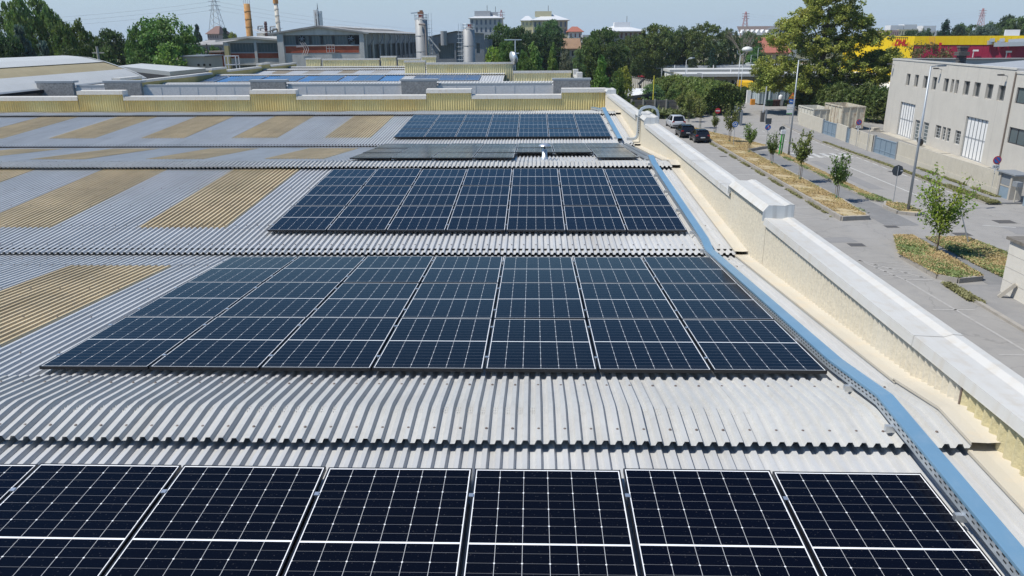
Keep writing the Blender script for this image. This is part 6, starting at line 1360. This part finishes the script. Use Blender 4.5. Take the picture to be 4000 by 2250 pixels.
T = [(14,8,66,118,'poplar',(.045,.085,.02),'tall dark poplar cut by the left picture edge',LG),
 (42,-6,74,112,'poplar',(.075,.135,.032),'tall light green poplar, leftmost with a see-through top',LG),
 (88,-4,84,116,'poplar',(.065,.12,.028),'tall poplar with a forked top right of the light green one',LG),
 (118,18,58,114,'poplar',(.075,.13,.032),'narrow poplar with loose branches leaning right over the white sheds',LG),
 (45,68,110,92,'cedar',BLUEG,'grey-green cedar with drooping branches in front of the left poplars',LG),
 (105,104,90,88,'cedar',BLUEG,'low grey-green cedar bough above the vaulted white roof',LG),
 (12,88,80,90,'round',DKGREEN,'dark round tree at the left edge below the poplars',LG),
 (152,54,62,108,'tall',(.05,.09,.018),'olive tree with two pointed tops right of the poplars',LG),
 (192,56,62,112,'tall',(.06,.095,.018),'olive leafy tree left of the telegraph pole',LG),
 (228,86,62,125,'round',(.05,.085,.02),'low round tree behind the telegraph pole',LG),
 (284,79,84,125,'round',(.036,.068,.018),'dark round tree right of the telegraph pole',LG),
 (255,122,80,100,'shrub',(.04,.08,.02),'dark undergrowth bush at the foot of the left trees',LG),
 (170,118,90,96,'shrub',(.035,.06,.018),'shady brown-green bush above the white vaulted roof',LG),
 (400,45,150,112,'round',(.058,.125,.028),'big round bright green tree left of the factory',LG),
 (352,66,70,110,'round',(.05,.105,.024),'shoulder tree leaning on the left of the big round green one',LG),
 (420,112,120,100,'shrub',(.085,.155,.03),'light green bush at the foot of the big round tree',LG),
 (345,122,70,99,'shrub',(.05,.10,.025),'mid green bush behind the flat white shed',LG),
 (494,63,50,210,'cedar',CONIF,'dark conifer left of the pink far house',LG),
 (565,70,34,300,'cedar',CONIF,'small dark conifer right of the pink far house',LG),
 (586,84,30,240,'round',YGREEN,'yellow-green treetop left of the orange chimney',LG),
 (540,118,44,150,'shrub',GREEN,'green bush behind the brick annex lean-to',LG),
 (1242,86,54,190,'round',DKGREEN,'dark tree behind the grey hall corner',MG),
 (1266,60,62,200,'round',(.045,.09,.02),'tall green tree right of the grey-white block',MG),
 (1300,70,66,205,'round',(.034,.07,.02),'dark tree between the two apartment blocks',MG),
 (1242,116,52,128,'shrub',(.13,.20,.03),'bright yellow-green bush right of the grey hall',MG),
 (1276,104,50,135,'round',GREEN,'fresh green tree behind the aerial mast',MG),
 (1284,74,60,170,'tall',DKGREEN,'dark narrow tree behind the aerial mast',MG),
 (1330,82,54,180,'round',DKGREEN,'dark tree under the sunlit yellow wing',MG),
 (1380,53,62,260,'round',(.05,.11,.03),'round tree covering the middle of the yellow block',MG),
 (1362,76,60,185,'tall',DKGREEN,'dark tall tree before the yellow block, left',MG),
 (1400,80,54,190,'tall',DKGREEN,'dark tall tree before the yellow block, right',MG),
 (1440,96,56,240,'round',DKGREEN,'dark tree below the white red-roofed house',MG),
 (1476,92,50,230,'round',(.05,.06,.03),'brownish tree right of the white red-roofed house',MG),
 (1342,106,66,128,'cone',(.085,.155,.035),'light green cone-shaped tree, larger of two behind the yellow parapet',MG),
 (1318,130,40,126,'shrub',GREEN,'green bush left of the larger cone-shaped tree',MG),
 (1392,109,40,132,'cone',(.08,.145,.03),'smaller light green cone-shaped tree behind the yellow parapet',MG),
 (1423,125,36,135,'shrub',(.10,.11,.07),'grey flowering shrub right of the smaller cone-shaped tree',MG),
 (1453,126,44,140,'shrub',(.07,.12,.04),'pale green shrub left of the large dark tree',MG),
 (1516,74,100,165,'round',(.042,.075,.02),'large dark spreading tree right of the rusty barn',MG),
 (1490,105,60,150,'tall',(.055,.09,.02),'olive tree on the left flank of the large dark tree',MG),
 (1532,112,70,150,'round',(.036,.06,.018),'shady tree on the right flank of the large dark tree',MG),
 (1515,141,66,92,'cone',(.06,.135,.025),'fresh green tree just beyond the yellow parapet corner',MG),
 (1552,176,46,98,'shrub',(.05,.09,.02),'dark bush right of the fresh green tree',MG),
 (1568,170,52,115,'shrub',(.14,.165,.025),'yellowing bush beside the dark red skip',MG),
 (1545,212,70,98,'shrub',(.05,.10,.022),'low green bush left of the shed with white roof',MG),
 (1587,88,60,200,'round',(.055,.085,.022),'park tree below the broad white-roofed block',MG),
 (1625,86,60,215,'tall',(.04,.075,.022),'park tree right of the broad white-roofed block',MG),
 (1655,64,84,205,'round',(.06,.09,.022),'large olive park tree, leftmost of the tall three',MG),
 (1688,74,60,212,'round',(.05,.085,.022),'mid park tree in front of the tall olive ones',MG),
 (1720,70,50,215,'tall',(.042,.07,.02),'narrow dark park tree between two olive ones',MG),
 (1778,58,82,208,'round',(.055,.08,.02),'tallest olive park tree behind the loading bays',MG),
 (1836,72,48,212,'tall',(.055,.085,.03),'grey-green park tree left of the bare one',MG),
 (1890,82,50,230,'round',(.05,.10,.025),'green park tree right of the bare one',MG),
 (1794,122,32,190,'cone',CONIF,'small dark conifer before the tall olive park tree',MG),
 (1745,128,30,195,'cone',(.03,.05,.02),'small shady conifer among the park trunks',MG),
 (1575,128,30,190,'cone',(.035,.06,.02),'small dark conifer before the open shelter',MG),
 (1905,118,50,225,'shrub',(.05,.12,.03),'bright bush at the corner of the red-tiled house',MG),
 (2332,108,110,118,'wide',(.085,.085,.03),'sparse reddish-green tree in front of the crimson band',RG_),
 (2381,48,54,270,'cone',CONIF,'tall dark conifer on the right horizon',RG_),
 (2295,76,44,290,'round',DKGREEN,'dark tree before the pale yellow far block',RG_),
 (2330,74,34,300,'tall',(.04,.075,.03),'slim tree before the long white far block',RG_),
 (2435,60,64,280,'round',(.05,.09,.03),'round green tree right of the tall conifer',RG_),
 (2414,66,40,275,'round',(.03,.055,.03),'dark tree on the right side of the tall conifer',RG_),
 (2480,64,56,270,'round',(.07,.10,.075),'blue-grey round tree on the right horizon',RG_),
 (2505,56,54,285,'round',(.05,.085,.03),'green tree right of the blue-grey one',RG_),
 (2537,38,44,285,'tall',(.035,.06,.022),'tallest dark tree on the right horizon',RG_),
 (2562,46,64,280,'round',(.06,.10,.03),'green tree cut by the right picture edge',RG_)]
for (cx, yt, wp, Y, kd, c, lb, g_) in T: tree_px(cx, yt, wp, Y, kd, c, lb, 'shrub' if kd == 'shrub' else 'tree', g_)
# bare winter-looking tree
t = empty('bare_tree', (0,0,0), 'bare twiggy tree between the green park trees', 'tree'); m = MB(); rr = random.Random(11); pb = atY(1870,150,205); pt = atY(1870,62,205); Hb = pt.z; t.location = (pb.x,205,0)
def branch(p, d, L, r, lv):
    q = p+d*L; m.tube(p, q, r, r*.6, 5, False)
    if lv:
        for _ in range(4 if lv > 1 else 3):
            d2 = (d+Vector((rr.uniform(-.8,.8), rr.uniform(-.6,.6), rr.uniform(-.1,.6)))).normalized(); branch(p+d*L*rr.uniform(.5,1), d2, L*rr.uniform(.5,.75), r*.5, lv-1)
branch(Vector((pb.x,205,0)), Vector((0,0,1)), Hb*.48, .22, 4); m.build('branches', TWIG, t)
# the far belt of woodland closing the horizon
rs = np.random.RandomState(5); n = 16000; ang = rs.uniform(-.85, .85, n); D = rs.uniform(520, 900, n); xx = np.sin(ang)*D; yy = np.cos(ang)*D
ht = 6.5+3.0*np.sin(xx*.021)+1.8*np.sin(xx*.083+1)+1.2*np.sin(xx*.19+2); zz = rs.random(n)**.7*np.maximum(ht, 3)
me = leaves('far_woodland', np.stack([xx,yy,zz],1), 4.2, rs, 1.0, .2); o = bpy.data.objects.new('far_woodland', me); COL.objects.link(o); o.color = (.045,.075,.032,1); tag(o, 'low dark woodland closing the horizon behind the houses', 'woodland', None, 'stuff')
# ---- big poplar right of centre
me, tm = tree_meshes('wide', 77, 10, 10, .05)
rs = np.random.RandomState(21); Yb = 126; pc_ = atY(2088, -6, Yb); Hbig = pc_.z
def big_tree():
    t = empty('poplar_tree', (pc_.x,Yb,0), 'huge spreading green poplar, the biggest tree, behind the hedge and bins', 'tree'); cl = []; m = MB(); px_m = Yb/1909
    blobs = [(0,.82,52,.13),(-45,.86,40,.10),(40,.90,42,.08),(-90,.66,56,.11),(-50,.62,60,.14),(5,.60,60,.15),(60,.64,56,.13),(105,.66,34,.08),(-110,.42,56,.10),(-60,.40,58,.13),(0,.38,60,.14),(60,.42,58,.12),(115,.45,44,.10),(145,.50,32,.08),(-100,.26,56,.08),(-40,.22,56,.09),(25,.22,60,.10),(85,.27,56,.10),(125,.30,38,.07),(-25,.98,36,.06),(22,1.02,34,.05),(-135,.24,30,.07),(-130,.36,28,.06),(150,.40,28,.05),(75,.80,36,.06),(-75,.78,36,.07)]
    cs = []
    for (bx_, bz, br, bh) in blobs:
        for k in range(62):
            v = rs.normal(size=3); v /= np.linalg.norm(v); q = rs.random()**.35
            cs.append((bx_*px_m+v[0]*q*br*px_m*.85, v[1]*q*br*px_m*1.0+rs.uniform(-3.2,3.2), bz*Hbig+v[2]*q*bh*Hbig*.9))
    cs = np.array(cs); cs = cs[cs[:,2] > 3.6]; per = 56; C = np.repeat(cs, per, 0); off = rs.normal(size=C.shape); off /= np.linalg.norm(off,axis=1)[:,None]; off *= (rs.random(len(C))**.45)[:,None]*.72; C = C+off*np.array((1,1,.7))
    me = leaves('crown', C, .29, rs, 1., .45); o = bpy.data.objects.new('crown', me); COL.objects.link(o); o.parent = t; o.color = (.145,.175,.035,1)
    pts = [Vector((pc_.x,Yb,0)), Vector((pc_.x+.2,Yb,5)), Vector((pc_.x-.1,Yb,10)), Vector((pc_.x+.2,Yb+.2,15)), Vector((pc_.x,Yb,Hbig*.93))]; rad = [.6,.5,.38,.24,.05]
    for i in range(4): m.tube(pts[i], pts[i+1], rad[i], rad[i+1], 10, False)
    for (bx_, bz, br, bh) in blobs:
        e = Vector((pc_.x+bx_*px_m, Yb+rs.uniform(-2,2), bz*Hbig)); z = max(2.5, min(15, e.z*.62)); f = z/5; i = min(2, int(f)); p = pts[i]+(pts[i+1]-pts[i])*(f-i); md = p+(e-p)*.55+Vector((0,0,.5)); m.tube(p, md, .16, .09, 6, False); m.tube(md, e, .09, .03, 6, False)
    m.build('trunk', BARK, t)
big_tree()
# ---- hedges of overgrown conifers
def hedge(label, poly, h, w_, n, col, seed, hv=.8):
    rs = np.random.RandomState(seed); P = [np.array(p, float) for p in poly]; L = [np.linalg.norm(P[i+1]-P[i]) for i in range(len(P)-1)]; cum = np.cumsum([0]+L)
    s = rs.random(n)*cum[-1]; i = np.clip(np.searchsorted(cum, s)-1, 0, len(L)-1); A = np.array(P)[i]; B_ = np.array(P)[i+1]; f = ((s-cum[i])/np.array(L)[i])[:,None]; c = A+(B_-A)*f; d = (B_-A)/np.array(L)[i][:,None]; nn = np.stack([-d[:,1], d[:,0]],1)
    hh = h+hv*(.5*np.sin(s*.9)+.3*np.sin(s*2.3+1)+.25*np.sin(s*5.1+2)); th = rs.random(n)*3.14159; q = rs.random(n)**.22
    lump = 1+.16*np.sin(s*1.7+3)+.1*np.sin(s*4.3)
    z = np.sin(th)**.55*hh*q; u = np.cos(th)*w_/2*lump*q; z = np.maximum(z, rs.random(n)*hh*.5)
    C = np.stack([c[:,0]+nn[:,0]*u, c[:,1]+nn[:,1]*u, z],1); C += rs.normal(size=C.shape)*.12; C[:,2] = np.maximum(C[:,2], .03)
    me = leaves('hedge', C, .23, rs, 2.3, .25, (0,0,.55)); o = bpy.data.objects.new('hedge', me); COL.objects.link(o); o.color = (*col,1); tag(o, label, 'hedge', 'overgrown hedges'); return o
hedge('tall overgrown hedge left of the yard entrance before the loading bays', [(29.6,122.5),(29.0,131),(27.6,140),(24.2,148)], 4.7, 6.6, 75000, (.078,.115,.028), 1, .5)
hedge('tall overgrown hedge behind the skip containers and beside the grey workshop', [(46.2,136),(45.8,124),(46.6,116.5),(50.5,111),(56,108)], 4.6, 4.4, 52000, (.06,.09,.025), 2)
hedge('dense low hedge along the far side of the yard under the huge poplar', [(29,150.5),(40,150.5),(52,147),(62,140)], 2.6, 3.2, 26000, (.04,.064,.02), 3, .4)
for (x, y, H, W, c, lb) in ((20.2,133,4.3,4.8,(.07,.13,.05),'pale green bush right of the dark shed with white roof'),(23.2,129,3.6,4.2,(.05,.09,.02),'dark bush between the shed and the overgrown hedge'),(24.5,121,3.8,3.4,(.11,.13,.03),'yellowing shrub at the front of the overgrown hedge'),(13.2,123,2.6,3.2,(.045,.085,.02),'climbing shrub before the grey slab fence'),(17.3,123.3,1.6,3.0,(.11,.12,.04),'dry shrub in front of the grey slab fence')):
    tree_at(x, y, H, W, 'shrub', c, lb, 'shrub', 'shrubs around the slab fence')
# ---- young street trees: sparse crowns on thin stems with stakes
def young(seed, nb, per, size, spread=.42, low=.3):
    rs = np.random.RandomState(seed); m = MB(); C = []; st = Vector((0,0,.42)); m.tube((0,0,0), st, .013, .010, 7, False)
    for b_ in range(nb):
        a = b_*2.4+rs.uniform(-.4,.4); z0 = rs.uniform(low,.55); e = Vector((math.cos(a)*spread*rs.uniform(.35,1), math.sin(a)*spread*rs.uniform(.35,1), rs.uniform(z0+.12,1.0))); p = Vector((0,0,min(z0,.42))); md = p+(e-p)*.5+Vector((0,0,-.02)); m.tube(p, md, .007, .004, 5, False); m.tube(md, e, .004, .0015, 5, False)
        for k in range(per):
            f = rs.uniform(.18,1.02); q = (p+(md-p)*f*2) if f < .5 else (md+(e-md)*(f-.5)*2); C.append(np.array(q)+rs.normal(size=3)*np.array((.045,.045,.03)))
    me = leaves('crown', np.array(C), size, rs, 1.25, .5); tm = bpy.data.meshes.new('trunk'); tm.from_pydata(m.v, [], m.f); tm.materials.append(BARK); tm.update(); return me, tm
YV = [young(s, 16, 90, .05) for s in (1,2,3)]; NEAR = young(9, 22, 105, .030, .40, .24)
STAKE = mat('wooden_stake', (.30,.25,.18), .9)
def street_tree(x, y, H, W, vi, col, label, stakes=2, base=.28):
    cm, tm = NEAR if vi == 'n' else YV[vi]; t = empty('young_tree', (x,y,0), label, 'tree', 'young trees on the dry verge')
    for n_, me in (('trunk', tm), ('crown', cm)):
        o = bpy.data.objects.new(n_, me); COL.objects.link(o); o.parent = t; o.scale = (W,W,H); o.color = (*col,1); o.rotation_euler.z = x*7+y
    for k in range(stakes): s_ = (-.12,.14)[k]; MB().tube((x+s_,y+.05,0),(x+s_,y+.05,1.5),.022).build('stake', STAKE, t)
    MB().lathe(x,y,[(.05,base),(.05,base+.22),(.035,base+.22)],8).build('trunk_guard', mat('green_guard', (.02,.16,.12), .6), t)
    return t
for (x, y, H, W, v, c, lb) in ((22.75,65.1,4.5,2.5,0,(.075,.10,.022),'young tree on the verge, between the octagonal sign and second lamp'),(22.85,57.1,3.6,2.2,1,(.05,.095,.02),'young tree on the verge nearest its rounded end'),(22.83,73.5,3.3,2.0,2,(.055,.09,.022),'young round tree on the verge left of the green posts'),(22.64,80.8,3.4,2.2,0,(.07,.12,.025),'young tree on the verge right of the blue arrow sign'),(22.64,89.3,4.6,2.6,1,(.085,.10,.03),'tall yellowing young tree left of the blue arrow sign'),(23.02,98.5,2.9,1.7,2,(.07,.095,.025),'small young tree beside the red no-entry sign'),(22.65,105.6,4.2,2.6,0,(.10,.12,.035),'yellowing young tree behind the silver car, right'),(22.56,113.2,4.2,2.7,1,(.09,.12,.03),'yellowing young tree behind the silver car, middle'),(22.82,122.0,4.0,2.6,2,(.10,.12,.03),'yellowing young tree at the end of the slab fence')):
    street_tree(x, y, H, W, v, c, lb)
street_tree(22.95,42.3,4.9,4.3,'n',(.095,.15,.018),'bushy bright green young tree on the near grass island',1)
# ---- grass and weeds
def blades(name, regions, n, size, col, seed, label, var_h=1.):
    rs = np.random.RandomState(seed); C = []
    for (poly, share, z) in regions:
        P = np.array(poly); lo_, hi2 = P.min(0), P.max(0); k = int(n*share); got = []
        while len(got) < k:
            q = lo_+(hi2-lo_)*rs.random(2); ins = False; j = len(P)-1
            for i in range(len(P)):
                if (P[i][1] > q[1]) != (P[j][1] > q[1]) and q[0] < (P[j][0]-P[i][0])*(q[1]-P[i][1])/(P[j][1]-P[i][1])+P[i][0]: ins = not ins
                j = i
            if ins and math.sin(q[0]*2.1+seed)+math.sin(q[1]*1.3+seed*2)+.6*math.sin(q[1]*3.7+q[0]*3) > rs.uniform(-1.6,1.2): got.append((q[0], q[1], z+size*(.1+.9*rs.random())))
        C += got
    me = leaves(name, np.array(C), size, rs, 2.4, .7); me.materials[0] = GRASSM; o = bpy.data.objects.new(name, me); COL.objects.link(o); o.color = (*col,1); return tag(o, label, 'grass', None, 'stuff')
V1 = [(20.95,51.2),(22.8,51.6),(23.1,57),(23.1,83.4),(26.0,86.2),(25.0,91.3),(22.6,99),(21.3,105.5),(20.95,105.5)]; V2_ = [(25.6,58),(26.5,57.8),(26.55,83.5),(25.6,83.5)]; V3 = [(25.6,54.9),(25.7,53.2),(27.2,53),(27.2,55.5),(26.2,56.2)]; V4 = [(20.6,41.9),(20.75,37.9),(21.5,37.2),(23.0,37.6),(23.3,45.9),(22.2,46.1)]; V5 = [(24.2,46.3),(24.1,41.5),(24.2,38.0),(25.8,38.1),(27.2,42.6),(26.8,46.4)]
blades('dry_grass', [(V1,.52,.27),(V2_,.12,.1),(V3,.04,.2),(V4,.16,.26),(V5,.16,.06)], 70000, .065, (.275,.212,.108), 3, 'straw-coloured dry grass on the verges and islands')
blades('green_grass', [([(25.5,58),(25.9,58),(25.9,83.5),(25.5,83.5)],.24,.1),([(22.7,52),(23.2,52),(23.2,83),(22.7,83)],.07,.25),(V4,.26,.26),(V5,.32,.06),([(25.6,56.6),(26.9,56.6),(26.6,60),(25.6,60)],.06,.1),(V3,.05,.2)], 15000, .075, (.115,.145,.05), 7, 'fresh green grass tufts on the verge edges and near islands')
blades('kerb_weeds', [([(33.5,56),(34.4,56),(34.3,63),(33.5,63)],.40,.13),([(33.5,63),(34.0,63),(33.9,90),(33.5,90)],.22,.13),([(35.2,58),(35.7,58),(36.0,72),(35.6,72)],.14,.13),([(20.5,34),(21.1,34),(21.0,37),(20.6,37)],.08,.05),([(20.55,52),(20.75,52),(20.75,90),(20.5,90)],.16,.02)], 20000, .10, (.135,.13,.06), 12, 'dry green weeds sprouting along the kerbs and the boundary wall')
blades('rough_grass', [([(12,118),(24,118),(23,124),(11,124)],.1,0),([(4,100),(16,128),(4,128)],.3,0),([(10,208),(110,230),(110,280),(0,280)],.6,0)], 22000, .7, (.075,.09,.03), 15, 'rough grass between the trees beyond the halls')
# ================================================================== SUMMER HAZE
o = MB().box(-1000,-200,-1.0,1000,1000,48).build('haze', None); o['kind'] = 'stuff'
hm = bpy.data.materials.new('summer_haze'); hm.use_nodes = True; hn = hm.node_tree.nodes; hl = hm.node_tree.links; hn.remove(hn['Principled BSDF'])
pv = hn.new('ShaderNodeVolumePrincipled'); pv.inputs['Color'].default_value = (.80,.88,.97,1); pv.inputs['Density'].default_value = .00018; pv.inputs['Anisotropy'].default_value = .3
hl.new(pv.outputs[0], hn['Material Output'].inputs['Volume']); o.data.materials.append(hm)
